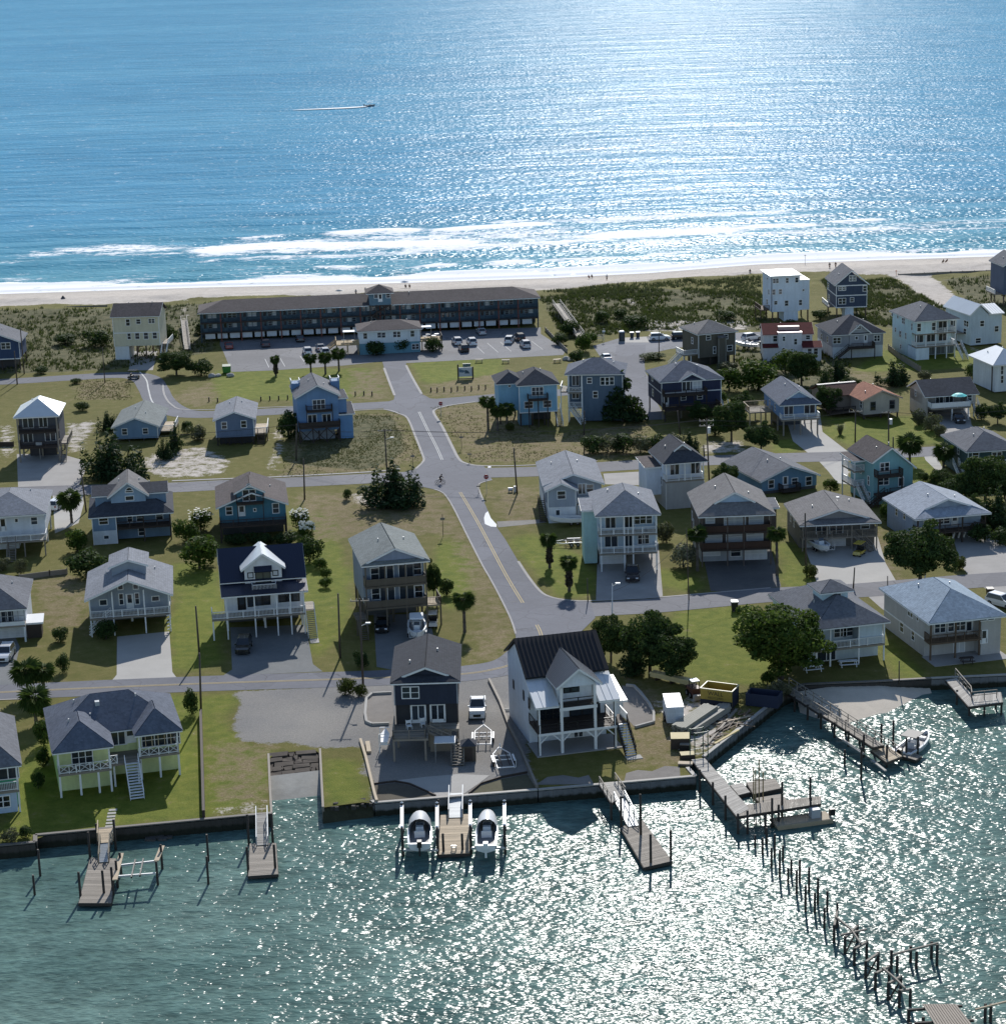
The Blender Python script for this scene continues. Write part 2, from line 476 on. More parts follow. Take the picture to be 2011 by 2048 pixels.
VX,VY,VZ=X[used].copy(),Y[used].copy(),Zg[used].copy()
outm=(~land)[used]
for i in np.nonzero(outm)[0]:
 p=Vector((VX[i],VY[i]));best=None
 for a,b in zip(SHORE_W[:-1],SHORE_W[1:]):
  d=b-a;t=max(0,min(1,(p-a).dot(d)/d.length_squared));q=a+d*t
  dd=(q-p).length_squared
  if best is None or dd<best[0]:best=(dd,q)
 VX[i],VY[i]=best[1].x,best[1].y
fi=np.nonzero(keep)
quads=np.stack([idx[fi[0],fi[1]],idx[fi[0],fi[1]+1],idx[fi[0]+1,fi[1]+1],idx[fi[0]+1,fi[1]]],1)
me=bpy.data.meshes.new('ground')
me.vertices.add(len(VX));me.vertices.foreach_set('co',np.stack([VX,VY,VZ],1).ravel())
me.loops.add(quads.size);me.loops.foreach_set('vertex_index',quads.ravel())
me.polygons.add(len(quads));me.polygons.foreach_set('loop_start',np.arange(0,quads.size,4));me.polygons.foreach_set('loop_total',np.full(len(quads),4))
me.update();me.validate()
for k,a in att.items():
 at=me.attributes.new(k,'FLOAT','POINT');at.data.foreach_set('value',a[used].astype(np.float32))
me.polygons.foreach_set('use_smooth',[True]*len(me.polygons))
t=NT('ground_cover')
A={k:t.n('Attribute',attribute_name=k).outputs['Fac']for k in att}
nA,nB,nC,nD=t.noise(0.10,5,0.6),t.noise(0.55,5,0.65),t.noise(3.2,4,0.7),t.noise(0.035,3)
olive=t.mix(t.ramp(nB,0.35,0.65),(0.112,0.112,0.026),(0.160,0.142,0.044))
green=t.mix(t.ramp(nB,0.35,0.65),(0.105,0.135,0.018),(0.175,0.188,0.030))
dry=t.mix(t.ramp(nC,0.3,0.7),(0.150,0.118,0.055),(0.27,0.215,0.13))
sandc=t.mix(t.ramp(nB,0.3,0.7),(0.44,0.395,0.35),(0.56,0.51,0.46))
scr=t.mix(t.ramp(nB,0.35,0.62),(0.060,0.068,0.026),(0.150,0.135,0.070))
lushf=t.ramp(t.math('ADD',A['lush'],t.math('MULTIPLY',t.math('SUBTRACT',nA,0.5),1.6)),0.25,0.75)
c=t.mix(lushf,olive,green)
dryf=t.ramp(t.math('ADD',t.math('MULTIPLY',A['dry'],0.62),t.math('MULTIPLY',t.math('SUBTRACT',nB,0.5),2.3)),0.20,0.80)
c=t.mix(dryf,c,dry)
scf=t.ramp(t.math('ADD',A['scrub'],t.math('MULTIPLY',t.math('SUBTRACT',nA,0.5),1.8)),0.35,0.7)
c=t.mix(scf,c,scr)
gvf=t.ramp(t.math('ADD',A['gravel'],t.math('ADD',t.math('MULTIPLY',t.math('SUBTRACT',nB,0.5),1.1),t.math('MULTIPLY',t.math('SUBTRACT',nC,0.5),0.7))),0.40,0.60)
gvc=t.mix(t.ramp(nA,0.35,0.65),(0.215,0.21,0.205),(0.275,0.26,0.24))
c=t.mix(gvf,c,gvc)
saf=t.ramp(t.math('ADD',A['sand'],t.math('ADD',t.math('MULTIPLY',t.math('SUBTRACT',nB,0.5),1.7),t.math('MULTIPLY',t.math('SUBTRACT',nC,0.5),1.0))),0.42,0.72)
c=t.mix(saf,c,sandc)
c=t.mix(t.math('MULTIPLY',A['wet'],0.8),c,(0.42,0.385,0.35))
c=t.hue(c,nC,0.30);c=t.hue(c,nD,0.22);c=t.hue(c,t.noise(16,2,0.8),0.28)
t.col(c);t.rough(0.95);t.spec(0.12);t.bump(t.noise(5.0,4,0.75),0.7,0.12)
ground=link('ground',me);me.materials.append(t.m);ground['kind']='structure'
ground['label']='grass and sand ground of the barrier island'
# seabed under both waters, so the shallows are not bottomless
sb=MB().quad((-700,-100,-5.5),(700,-100,-5.5),(700,900,-5.5),(-700,900,-5.5)).build('seabed',plain((0.10,0.09,0.06),0.9),fix=False);sb['kind']='structure'
def water_shader(t,col,h,dist,rough,fres):
 bp=t.n('Bump');bp.inputs['Strength'].default_value=1.0;bp.inputs['Distance'].default_value=dist;t.l(h,bp.inputs['Height'])
 d=t.n('BsdfDiffuse');t.l(col,d.inputs['Color']);t.l(bp.outputs[0],d.inputs['Normal'])
 g=t.n('BsdfAnisotropic',distribution='BECKMANN');g.inputs['Roughness'].default_value=rough;t.l(bp.outputs[0],g.inputs['Normal'])
 fr=t.n('Fresnel');fr.inputs['IOR'].default_value=1.33;t.l(bp.outputs[0],fr.inputs['Normal'])
 m=t.n('MixShader');t.l(t.math('MULTIPLY',fr.outputs[0],fres),m.inputs[0]);t.l(d.outputs[0],m.inputs[1]);t.l(g.outputs[0],m.inputs[2])
 return m.outputs[0]
offs=np.concatenate([np.arange(-14,130,1.0),[135,145,160,190,240,320,450,700,1100,2000,4000,9000,20000,45000]])
cols=np.concatenate([[-30000,-12000,-5000,-2200,-1100,-600,-420],np.arange(-300,301,3.0),[420,600,1100,2200,5000,12000,30000]])
OX,OO=np.meshgrid(cols,offs)
OY=coast(OX)+OO
foam=np.zeros(OX.shape)
def paint_line(pts,width,strength,soft=1.0):
 global foam
 w=[P2(x,y,WATER_Z)for x,y in pts]
 best=np.full(OX.shape,1e9)
 for (x1,y1),(x2,y2)in zip(w[:-1],w[1:]):
  dx,dy=x2-x1,y2-y1;L=dx*dx+dy*dy
  tt=np.clip(((OX-x1)*dx+(OY-y1)*dy)/L,0,1)
  d=np.hypot(OX-(x1+tt*dx),OY-(y1+tt*dy));best=np.minimum(best,d)
 width*=2.0;foam=np.maximum(foam,strength*np.clip((width-best)/(width*0.7*soft),0,1))
for pts,w_,s_ in [([(85,508),(140,502),(215,496)],5,.55),([(228,504),(275,497),(335,496)],6,.6),([(380,498),(425,495)],4,.5),([(0,525),(45,520)],5,.35),([(455,500),(520,494),(600,493),(700,492),(760,490),(830,488),(900,486)],9,.95),([(500,478),(540,474)],3,.6),([(690,467),(750,463),(805,462)],5,.95),([(900,462),(960,456),(1070,449)],5,1.0),([(800,475),(950,470),(1080,466)],8,.55),([(830,500),(960,494),(1100,488),(1200,480)],4,.8),([(540,514),(700,512),(860,504)],3,.5),([(1215,472),(1290,467),(1380,464),(1440,460)],7,1.0),([(1150,474),(1215,470)],4,.6),([(1490,456),(1540,452),(1600,450)],4,.9),([(1600,466),(1680,462)],5,.6),([(1680,444),(1740,440)],4,.8),([(1180,442),(1300,434),(1420,428),(1550,424)],4,.7),([(1000,444),(1150,440)],3,.5),([(1800,452),(1900,448),(2011,442)],5,.35),([(1740,460),(1800,456)],4,.45),([(640,536),(720,535)],2,.6),([(860,533),(900,531)],2.2,.8),([(990,528),(1040,525)],3,.95),([(1100,522),(1220,518)],2.4,.75),([(1300,510),(1350,507)],2.2,.7),([(1310,510),(1420,500)],2,.5)]+[([(x0,yb),(x0+ln,yb-ln*.045)],wd,st_)for x0,yb,ln,wd,st_ in [(560,506,130,3,.6),(720,500,160,4,.6),(930,490,120,3,.55),(1060,480,150,4,.5),(430,520,110,2,.45),(1250,486,120,3,.5),(1420,474,130,3,.5),(1560,470,120,3,.45),(1720,458,140,3,.45),(1850,460,130,3,.4),(250,512,100,2.5,.4),(620,480,100,3,.5),(1500,440,150,3,.45),(900,478,160,5,.55),(760,522,120,2,.4),(1150,500,140,2,.5)]]:
 paint_line(pts,w_,s_)
nf=vnoise(OX,OY,14,4)
sw=np.clip((15+6*(nf-0.5)*2-OO)/4.5,0,1)*np.clip((OO+10)/3,0.25,1)
foam=np.maximum(foam,sw)
foam=np.maximum(foam,0.42*np.clip((40-OO)/30,0,1)*(vnoise(OX,OY*2.2,16,8)>0.6))
wave=(np.exp(-((OO-12-4*vnoise(OX,OY*0,45,6))/3.0)**2)*0.45+np.clip(foam,0,1)*0.30)*(OO>3)
ZO=WATER_Z+wave+np.where((OO>15)&(OO<400),0.22*np.sin(OO/5.5+5*vnoise(OX,OY*0.2,70,7)),0)
ny,nx=OX.shape
ii=np.arange(ny*nx).reshape(ny,nx)
q=np.stack([ii[:-1,:-1],ii[:-1,1:],ii[1:,1:],ii[1:,:-1]],-1).reshape(-1,4)
me=bpy.data.meshes.new('ocean')
me.vertices.add(ny*nx);me.vertices.foreach_set('co',np.stack([OX,OY,ZO],-1).ravel())
me.loops.add(q.size);me.loops.foreach_set('vertex_index',q.ravel())
me.polygons.add(len(q));me.polygons.foreach_set('loop_start',np.arange(0,q.size,4));me.polygons.foreach_set('loop_total',np.full(len(q),4))
me.update();me.validate()
me.polygons.foreach_set('use_smooth',[True]*len(me.polygons))
for k,a in (('foam',foam),('off',OO)):
 at=me.attributes.new(k,'FLOAT','POINT');at.data.foreach_set('value',a.ravel().astype(np.float32))
t=NT('ocean_water')
fo,of=t.n('Attribute',attribute_name='foam').outputs['Fac'],t.n('Attribute',attribute_name='off').outputs['Fac']
st=t.mapped(t.pos(),(0.35,1,1),(0,0,R(-8)))
big=t.noise(0.006,4,0.6,src=t.mapped(t.pos(),(0.4,1,1)))
w1=t.noise(0.11,2,0.5,src=st);w2=t.noise(0.55,1.5,0.5,src=t.mapped(t.pos(),(0.85,1,1)));w3=t.noise(0.022,3,0.5,src=st)
deep=t.mix(t.ramp(big,0.3,0.7),(0.065,0.250,0.410),(0.100,0.310,0.470))
shallow=t.mix(t.ramp(w1,0.35,0.65),(0.070,0.255,0.350),(0.115,0.310,0.400))
c=t.mix(t.ramp(of,15,170),shallow,deep)
c=t.hue(c,w1,0.24)
WC=c
h=t.math('ADD',t.math('MULTIPLY',w1,1.0),t.math('MULTIPLY',w2,0.42));h=t.math('ADD',h,t.math('MULTIPLY',w3,2.2))
wsh=water_shader(t,WC,h,1.3,0.31,0.16)
fn=t.noise(0.7,6,0.75,src=t.mapped(t.pos(),(0.5,1,1)));fn2=t.noise(0.25,3,0.6,src=t.mapped(t.pos(),(0.4,1,1)))
fm=t.ramp(t.math('ADD',fo,t.math('ADD',t.math('MULTIPLY',t.math('SUBTRACT',fn,0.5),2.3),t.math('MULTIPLY',t.math('SUBTRACT',fn2,0.5),1.6))),0.34,0.70)
fb=t.n('BsdfDiffuse');fb.inputs['Color'].default_value=(0.97,0.97,0.97,1)
ms=t.n('MixShader');t.l(fm,ms.inputs[0]);t.l(wsh,ms.inputs[1]);t.l(fb.outputs[0],ms.inputs[2]);t.l(ms.outputs[0],t.out.inputs['Surface'])
ocean=link('ocean',me);me.materials.append(t.m);ocean['kind']='structure'
t=NT('sound_water')
p=t.pos()
s1=t.noise(0.42,1.5,0.5,src=t.mapped(p,(0.55,1,1),(0,0,R(-14))));s2=t.noise(1.5,1,0.5,src=t.mapped(p,(0.6,1,1),(0,0,R(10))));s3=t.noise(0.05,3,0.5);s4=t.noise(4.2,0.5,0.5,src=t.mapped(p,(0.42,1,1)))
c=t.mix(t.ramp(s3,0.32,0.68),(0.074,0.138,0.126),(0.125,0.200,0.178))
WC=t.hue(t.hue(c,s1,0.45),s2,0.45)  # ripple shading put into the body colour, following the two wave noises
h=t.math('ADD',t.math('MULTIPLY',s1,0.8),t.math('MULTIPLY',s2,0.42));h=t.math('ADD',h,t.math('ADD',t.math('MULTIPLY',s4,0.19),t.math('MULTIPLY',t.noise(8.5,0.5,0.5,src=t.mapped(p,(0.5,1,1))),0.05)))
t.l(water_shader(t,WC,h,0.38,0.23,0.36),t.out.inputs['Surface'])
sound=MB().quad((-600,-60,WATER_Z),(600,-60,WATER_Z),(600,430,WATER_Z),(-600,430,WATER_Z)).build('sound_water',t.m,fix=False);sound['kind']='structure'
ASPH=asphalt((0.150,0.155,0.178))
ASPH2=asphalt((0.172,0.172,0.186))
CONC=concrete((0.40,0.385,0.36),0.12,0.2)
CONC2=concrete((0.33,0.315,0.30),0.16,0.3)
YEL=concrete((0.50,0.40,0.22),0.2,0.6)
WHT=concrete((0.55,0.55,0.53),0.2,0.6)
def road(name,pts,w,z,mat=ASPH):
 return strip(name,smooth_line([P2(*p)for p in pts]),w,z,mat)
FRONT_L=[(-420,1408),(-250,1399),(0,1385),(365,1369),(670,1359),(783,1355),(929,1347),(1023,1329),(1072,1290)]
FRONT_R=[(1060,1240),(1120,1228),(1180,1219),(1300,1212),(1420,1201),(1540,1190),(1700,1182),(1850,1170),(2011,1158),(2450,1135)]
MID_L=[(-420,1002),(0,985),(200,979),(344,975),(446,970),(576,965),(741,957),(870,950)]
MID_R=[(900,947),(1076,943),(1200,934),(1300,928),(1420,921),(1560,916),(1700,912),(1860,903),(2011,895),(2450,872)]
OCEAN_ST=[(-420,785),(0,764),(147,755),(245,750),(290,757),(307,778),(320,802),(350,822),(400,829),(531,824),(640,817),(767,810),(850,806),(963,797),(1080,788),(1180,781),(1262,775)]
road('road',FRONT_L,5.8,0.020);road('road',FRONT_R,6.4,0.025,ASPH2);road('road',MID_L,6.8,0.020,ASPH2);road('road',MID_R,6.8,0.025,ASPH2)
road('road',OCEAN_ST,6.2,0.020)
road('road',[(1262,690),(1258,730),(1268,780),(1298,840)],6.5,0.028)
XR=[(1031,1273),(1020.6,1237),(997,1189),(978.6,1155),(963,1128),(930,1063),(905,1013),(887,987),(868,979),(845,974),(800,972),(800,948),(831,938),(847,922),(844,908),(830,872),(815,837),(799,828),(767,819),(767,806),(787,800),(789,791),(778,763),(768,736),(764,722),(812,720),(812,731),(824,755),(843,788),(860,797),(905,800),(905,811),(882,815),(869,820),(868,828),(884,853),(905,895),(916,916),(929,926),(968,933),(984,960),(962,966),(955,975),(968,1005),(984,1042),(1010,1079),(1036,1123),(1055,1152),(1078,1181),(1097,1194),(1130,1201),(1180,1203),(1190,1236),(1150,1275),(1100,1305),(1031,1330)]
flat('road',[P2(*p)for p in XR],0.034,ASPH)
flat('parking_lot',[P2(*p)for p in [(440,690),(447,704),(463,744),(544,741),(689,731),(764,723),(816,726),(1126,710),(1131,700),(1081,668),(1081,655),(900,660),(440,680)]],0.016,asphalt((0.19,0.19,0.20)))
flat('parking_lot',[P2(*p)for p in [(1185,692),(1240,676),(1395,668),(1520,664),(1525,684),(1395,690),(1335,699),(1290,710),(1276,722),(1284,736),(1300,760),(1300,790),(1235,780),(1238,750),(1205,722)]],0.022,asphalt((0.185,0.19,0.21)))
def line(pts,w,z,mat,n=6):return strip('road_marking',smooth_line([P2(*p)for p in pts],n),w,z,mat)
def dbl(pts,z,mat=YEL):
 sl=smooth_line([P2(*p)for p in pts]);L,Rr=offset_line(sl,0.16)
 strip('road_marking',L,0.13,z,mat);strip('road_marking',Rr,0.13,z,mat)
dbl([(-420,1408),(0,1385),(365,1369),(670,1359),(783,1355),(929,1348),(1000,1336),(1026,1327)],0.040)
dbl([(1084,1282),(1080,1265),(1073,1250)],0.046);dbl([(1045,1206),(1010,1148),(958,1050),(920,985)],0.046)
dbl([(884,920),(872,893),(855,860),(838,824)],0.046,WHT)
line([(280,744),(293,760),(297,778),(303,800),(312,812)],0.3,0.030,WHT)
line([(1020,1204),(1036,1203)],0.4,0.046,ASPH2)
KERB=concrete((0.36,0.345,0.33),0.16,0.5)
def kerb(pts,w=0.45,z=0.055):
 o=strip('kerb_strip',smooth_line([P2(*p)for p in pts],3),w,z,KERB);return o
kerb([(1031,1268),(1020.6,1237),(997,1189),(978.6,1155),(963,1128),(930,1063),(905,1013),(887,987),(868,979)],0.25)
kerb([(831,938),(847,922),(844,908),(830,872),(815,837),(799,828),(767,819),(700,822)],0.4)
kerb([(950,804),(905,810),(882,815),(869,820),(868,828),(884,853),(905,895),(916,916),(929,926),(968,932),(1076,930),(1194,922)],0.5)
kerb([(984,960),(962,966),(956,975),(968,1005)],0.3);kerb([(1036,1123),(1055,1152),(1078,1181),(1097,1193),(1130,1200),(1180,1202),(1300,1196),(1400,1188),(1540,1176)],0.4)
kerb([(344,962),(446,958),(550,954),(741,944),(800,938)],0.7);kerb([(326,768),(329,790),(345,811),(380,820),(531,815),(586,813)],0.4);kerb([(0,1400),(100,1396)],0.3)
kerb([(789,791),(778,763),(768,736)],0.5);kerb([(843,788),(824,755),(812,731)],0.5)
# parking bay lines
for x0,y0,x1,y1 in [(948,688,968,707),(974,686,996,705),(1000,684,1022,703),(1040,684,1060,701),(1062,682,1085,699),(560,716,570,733),(600,712,612,728),(530,718,538,735)]:
 line([(x0,y0),(x1,y1)],0.14,0.024,WHT,1)
# driveways and yards
GRAV=gravel((0.21,0.205,0.20),(0.27,0.255,0.235));GRAVB=gravel((0.16,0.17,0.175),(0.20,0.205,0.205));GRAVD=gravel((0.11,0.108,0.108),(0.145,0.14,0.135))
def drive(pts,mat,z=0.012,name='driveway'):
 o=flat(name,[P2(*pz(*p))for p in pts],z,mat);return o
drive([('p',893,470),('p',1290,430),('p',1314,740),('p',1350,788),('p',850,808),('p',890,760)],CONC)
drive([('q',232,400),('q',805,380),('q',860,680),('q',935,735),('q',175,768),('q',245,720)],GRAVB)
drive([('q',1322,300),('q',1745,300),('q',1790,540),('q',1770,690),('q',1480,725),('q',1345,700)],GRAVB)
drive([('p',-300,440),('p',100,440),('p',152,545),('p',120,690),('p',150,840),('p',-300,870)],GRAVB)
drive([('m',1505,700),('n',440,700),('n',475,1112),('n',330,1135),('m',1490,1150)],CONC2)
drive([('n',768,740),('n',1290,720),('n',1375,1040),('n',1060,1080),('n',840,1075)],GRAVD)
drive([('o',330,640),('o',920,640),('o',985,860),('o',1070,1005),('o',800,1045),('o',470,1040),('o',430,900)],CONC)
drive([('o',1480,600),('o',1750,590),('o',1904,740),('o',2100,960),('o',1640,985),('o',1560,880)],CONC2)
drive([('i',1400,560),('i',1670,560),('i',1690,700),('i',1885,850),('i',1590,868),('i',1465,770)],CONC)
drive([('j',1340,520),('j',1620,520),('j',1640,650),('j',1800,760),('j',1904,850),('j',1500,850)],CONC2)
drive([('j',1262,845),('j',1345,840),('j',1440,1010),('j',1400,1020),('j',1290,915)],CONC)
drive([('j',480,925),('j',700,915),('j',700,1100),('j',620,1090),('j',550,1000)],CONC)
drive([('a',985,770),('a',1200,770),('a',1165,915),('a',985,918)],CONC2)
drive([('f',130,640),('f',470,640),('f',640,690),('f',650,770),('f',600,885),('f',140,900)],CONC2)
drive([('k',400,220),('k',620,205),('k',640,330),('k',600,480),('k',420,560)],CONC)
drive([('m',735,545),('m',1060,530),('m',1115,552),('m',745,590)],GRAV)
drive([('h',1545,790),('h',1900,770),('h',1900,880),('h',1560,870)],CONC2)
drive([('u',780,290),('u',1010,285),('u',1030,500),('u',960,450)],CONC2);drive([('u',1650,230),('u',2100,215),('u',2100,420),('u',1904,400)],CONC2)
drive([('d',150,670),('d',350,660),('d',370,705),('d',140,705)],CONC,0.03)
sp=drive([('m',668,468),('m',690,520),('m',735,570),('m',733,588),('m',690,585),('m',645,565),('m',638,520),('m',648,485)],concrete((0.82,0.82,0.82),0.04,0.5),0.044,'white_sand_patch')
sp2=drive([('h',668,732),('h',690,732),('h',692,745),('h',668,747)],concrete((0.78,0.78,0.78),0.05,0.5),0.05,'white_sand_patch')
_WIN={}
def win_mesh(w,h,kind):
 key=(round(w,1),round(h,1),kind)
 if key not in _WIN:
  w,h=key[0],key[1];t_=0.11;f=MB()
  if kind=='round':
   n=14
   for i in range(n):
    a,b=2*math.pi*i/n,2*math.pi*(i+1)/n
    f.beam((w/2*math.cos(a),-0.03,w/2*math.sin(a)),(w/2*math.cos(b),-0.03,w/2*math.sin(b)),0.1,0.07,(0,1,0))
   p=MB();p.quad(*[(w/2*math.cos(2*math.pi*i/n),-0.012,w/2*math.sin(2*math.pi*i/n))for i in range(n)])
  else:
   f.box(-w/2-t_,-0.06,-h/2-t_,w/2+t_,0.0,-h/2).box(-w/2-t_,-0.06,h/2,w/2+t_,0.0,h/2+t_)
   f.box(-w/2-t_,-0.058,-h/2,-w/2,0.0,h/2).box(w/2,-0.058,-h/2,w/2+t_,0.0,h/2)
   if kind in ('dbl','door2','slide'):f.box(-0.06,-0.055,-h/2,0.06,0.0,h/2)
   if kind=='tri':
    for q in (-w/6,w/6):f.box(q-0.05,-0.055,-h/2,q+0.05,0.0,h/2)
   if kind in ('sash','dbl','tri')and h>0.7:f.box(-w/2,-0.045,-0.035,w/2,0.0,0.035)
   if kind=='door':f.box(-w/2,-0.04,-h/2,w/2,-0.02,-h*0.12).box(-w/2,-0.04,-h/2,-w/2+0.12,-0.02,h/2).box(w/2-0.12,-0.04,-h/2,w/2,-0.02,h/2)
   if kind=='door2':
    for q in (-1,1):f.box(q*w/2-0.10 if q>0 else -w/2,-0.045,-h/2,w/2 if q>0 else -w/2+0.10,-0.02,h/2).box(min(0,q*w/2),-0.045,-h/2,max(0,q*w/2),-0.02,-h/2+0.3)
   if kind=='arch':
    for i in range(8):
     a,b=math.pi*i/8,math.pi*(i+1)/8
     f.beam((w/2*math.cos(a),-0.03,h/2+w/2*math.sin(a)),(w/2*math.cos(b),-0.03,h/2+w/2*math.sin(b)),0.12,0.07,(0,1,0))
   p=MB().quad((-w/2,-0.012,-h/2),(w/2,-0.012,-h/2),(w/2,-0.012,h/2),(-w/2,-0.012,h/2))
   if kind=='arch':p.quad(*[(w/2*math.cos(math.pi*i/8),-0.012,h/2+0.1+w/2*math.sin(math.pi*i/8))for i in range(9)])
  _WIN[key]=(f,p,{})
 f,p,c=_WIN[key]
 return f,p,c
_UID=[0]
class House:
 def __init__(s,name,label,Z,EL,ER,B,ov=0.45,He=None,cat='house'):
  s.Z,s.ov=Z,ov
  if He is None:
   g=GZ(Z,*B);r=ray(*pz(Z,*EL));He=CAM_H+r.z*((g.y-ov)/r.y)
  s.He=He
  a,b=GZ(Z,*EL,He),GZ(Z,*ER,He)
  d=b-a;s.ang=math.atan2(d.y,d.x);ux=Vector((math.cos(s.ang),math.sin(s.ang),0));uy=Vector((-ux.y,ux.x,0))
  s.W=d.length-2*ov
  o=a+ux*ov+uy*ov;o.z=0
  s.o,s.ux,s.uy=o,ux,uy
  s.t=thing(name,label,cat,o,s.ang)
 def P(s,x,y,z):return s.o+s.ux*x+s.uy*y+Vector((0,0,z))
 def on(s,px,py,plane='y',v=0.0,Z=None):
  """photo point on a local plane -> local (x,y,z)"""
  r=ray(*pz(Z or s.Z,px,py));n={'y':s.uy,'x':s.ux,'z':Vector((0,0,1))}[plane]
  k=(n.dot(s.o-CAM)+v)/n.dot(r);p=CAM+r*k-s.o
  return Vector((p.dot(s.ux),p.dot(s.uy),p.z))
 def xs(s,*pxs,y=0.0,py=None,Z=None):return [s.on(p,py if py is not None else 0,'y',y,Z).x for p in pxs]
 def part(s,name,mb,mat,parent=None,smooth=False):
  return mb.build(name,mat,parent or s.t,smooth)
 def wall(s,x0,y0,z0,x1,y1,z1,mat,name='wall',gable=None,rise=0):
  mb=MB()
  if gable=='front':
   xm=(x0+x1)/2
   mb.prism([(x0,y0,z0),(x1,y0,z0),(x1,y0,z1),(xm,y0,z1+rise),(x0,y0,z1)],(0,y1-y0,0))
  elif gable=='side':
   ym=(y0+y1)/2
   mb.prism([(x0,y0,z0),(x0,y1,z0),(x0,y1,z1),(x0,ym,z1+rise),(x0,y0,z1)],(x1-x0,0,0))
  else:mb.box(x0,y0,z0,x1,y1,z1)
  return s.part(name,mb,mat)
 def corners(s,x0,x1,y0,z0,z1,mat=None):
  for x in (x0,x1):s.part('corner_trim',MB().box(x-0.07,y0-0.03,z0,x+0.07,y0+0.05,z1),mat or TRIM)
 def slab(s,mb,pts,th=0.16):
  n=(Vector(pts[1])-Vector(pts[0])).cross(Vector(pts[2])-Vector(pts[0])).normalized()
  if n.z<0:n=-n
  mb.prism([Vector(p)for p in pts],n*th)
 def roof(s,kind,x0,y0,x1,y1,z,rise,mat,dg=1.5,seams=0,trim=TRIM,gmat=None,rise2=None,name='roof'):
  mb=MB();xm,ym=(x0+x1)/2,(y0+y1)/2;zr=z+rise
  if kind=='front':
   zl,zrr=z,z if rise2 is None else z-rise2
   xr=xm if rise2 is None else x0+(x1-x0)*0.44
   s.slab(mb,[(x0,y0,zl),(x0,y1,zl),(xr,y1,zr),(xr,y0,zr)]);s.slab(mb,[(x1,y0,zrr),(xr,y0,zr),(xr,y1,zr),(x1,y1,zrr)])
   tr=[((x0,y0,zl),(xr,y0,zr)),((xr,y0,zr),(x1,y0,zrr)),((x0,y0,zl),(x0,y1,zl)),((x1,y0,zrr),(x1,y1,zrr))]
   sl=[((x0,z),(xm,zr)),((x1,z),(xm,zr))]
  elif kind=='side':
   s.slab(mb,[(x0,y0,z),(x0,ym,zr),(x1,ym,zr),(x1,y0,z)]);s.slab(mb,[(x0,y1,z),(x1,y1,z),(x1,ym,zr),(x0,ym,zr)])
   tr=[((x0,y0,z),(x1,y0,z)),((x0,y0,z),(x0,ym,zr)),((x0,ym,zr),(x0,y1,z)),((x1,y0,z),(x1,ym,zr))]
  elif kind=='hip':
   w,d=x1-x0,y1-y0
   if w<=d:a,b=(xm,y0+w/2,zr),(xm,y1-w/2,zr);F=[[(x0,y0,z),(x1,y0,z),a],[(x1,y0,z),(x1,y1,z),b,a],[(x1,y1,z),(x0,y1,z),b],[(x0,y1,z),(x0,y0,z),a,b]]
   else:a,b=(x0+d/2,ym,zr),(x1-d/2,ym,zr);F=[[(x0,y0,z),(x1,y0,z),b,a],[(x1,y0,z),(x1,y1,z),b],[(x1,y1,z),(x0,y1,z),a,b],[(x0,y1,z),(x0,y0,z),a]]
   for f in F:s.slab(mb,f)
   tr=[((x0,y0,z),(x1,y0,z)),((x0,y0,z),(x0,y1,z)),((x1,y0,z),(x1,y1,z))]
  elif kind=='dutch':
   k=dg;hs=rise*k/(xm-x0)
   s.slab(mb,[(x0,y0,z),(x0,y1,z),(xm,y1,zr),(xm,y0+dg-0.35,zr),(x0+k,y0+dg-0.35,z+hs)])
   s.slab(mb,[(x1,y0,z),(x1-k,y0+dg-0.35,z+hs),(xm,y0+dg-0.35,zr),(xm,y1,zr),(x1,y1,z)])
   s.slab(mb,[(x0,y0,z),(x1,y0,z),(x1-k,y0+dg,z+hs),(x0+k,y0+dg,z+hs)])
   g=MB().prism([(x0+k,y0+dg+0.02,z+hs*0.9),(x1-k,y0+dg+0.02,z+hs*0.9),(xm,y0+dg+0.02,zr-0.02)],(0,0.12,0));s.part('gable_panel',g,gmat or TRIM)
   tr=[((x0,y0,z),(x1,y0,z)),((x0,y0,z),(x0,y1,z)),((x1,y0,z),(x1,y1,z)),((x0+k,y0+dg-0.36,z+hs),(xm,y0+dg-0.36,zr)),((xm,y0+dg-0.36,zr),(x1-k,y0+dg-0.36,z+hs))]
  elif kind=='shed':
   s.slab(mb,[(x0,y0,z),(x1,y0,z),(x1,y1,zr),(x0,y1,zr)])
   tr=[((x0,y0,z),(x1,y0,z)),((x0,y0,z),(x0,y1,zr)),((x1,y0,z),(x1,y1,zr))]
  elif kind=='flat':
   mb.box(x0,y0,z,x1,y1,z+0.18);tr=[((x0,y0,z),(x1,y0,z))]
  if seams:
   def seam(fl):
    a,b,c,d=[Vector(p)for p in fl];n=max(2,int((b-a).length/seams))
    for i in range(1,n):
     u=i/n;mb.beam(a.lerp(b,u)+Vector((0,0,0.19)),d.lerp(c,u)+Vector((0,0,0.19)),0.045,0.05)
   if kind=='side':seam([(x0,y0,z),(x1,y0,z),(x1,ym,zr),(x0,ym,zr)])
   if kind=='front':seam([(x0,y0,z),(x0,y1,z),(xm,y1,zr),(xm,y0,zr)]);seam([(x1,y0,z),(x1,y1,z),(xm,y1,zr),(xm,y0,zr)])
   if kind=='shed':seam([(x0,y0,z),(x1,y0,z),(x1,y1,zr),(x0,y1,zr)])
  r=s.part(name,mb,mat)
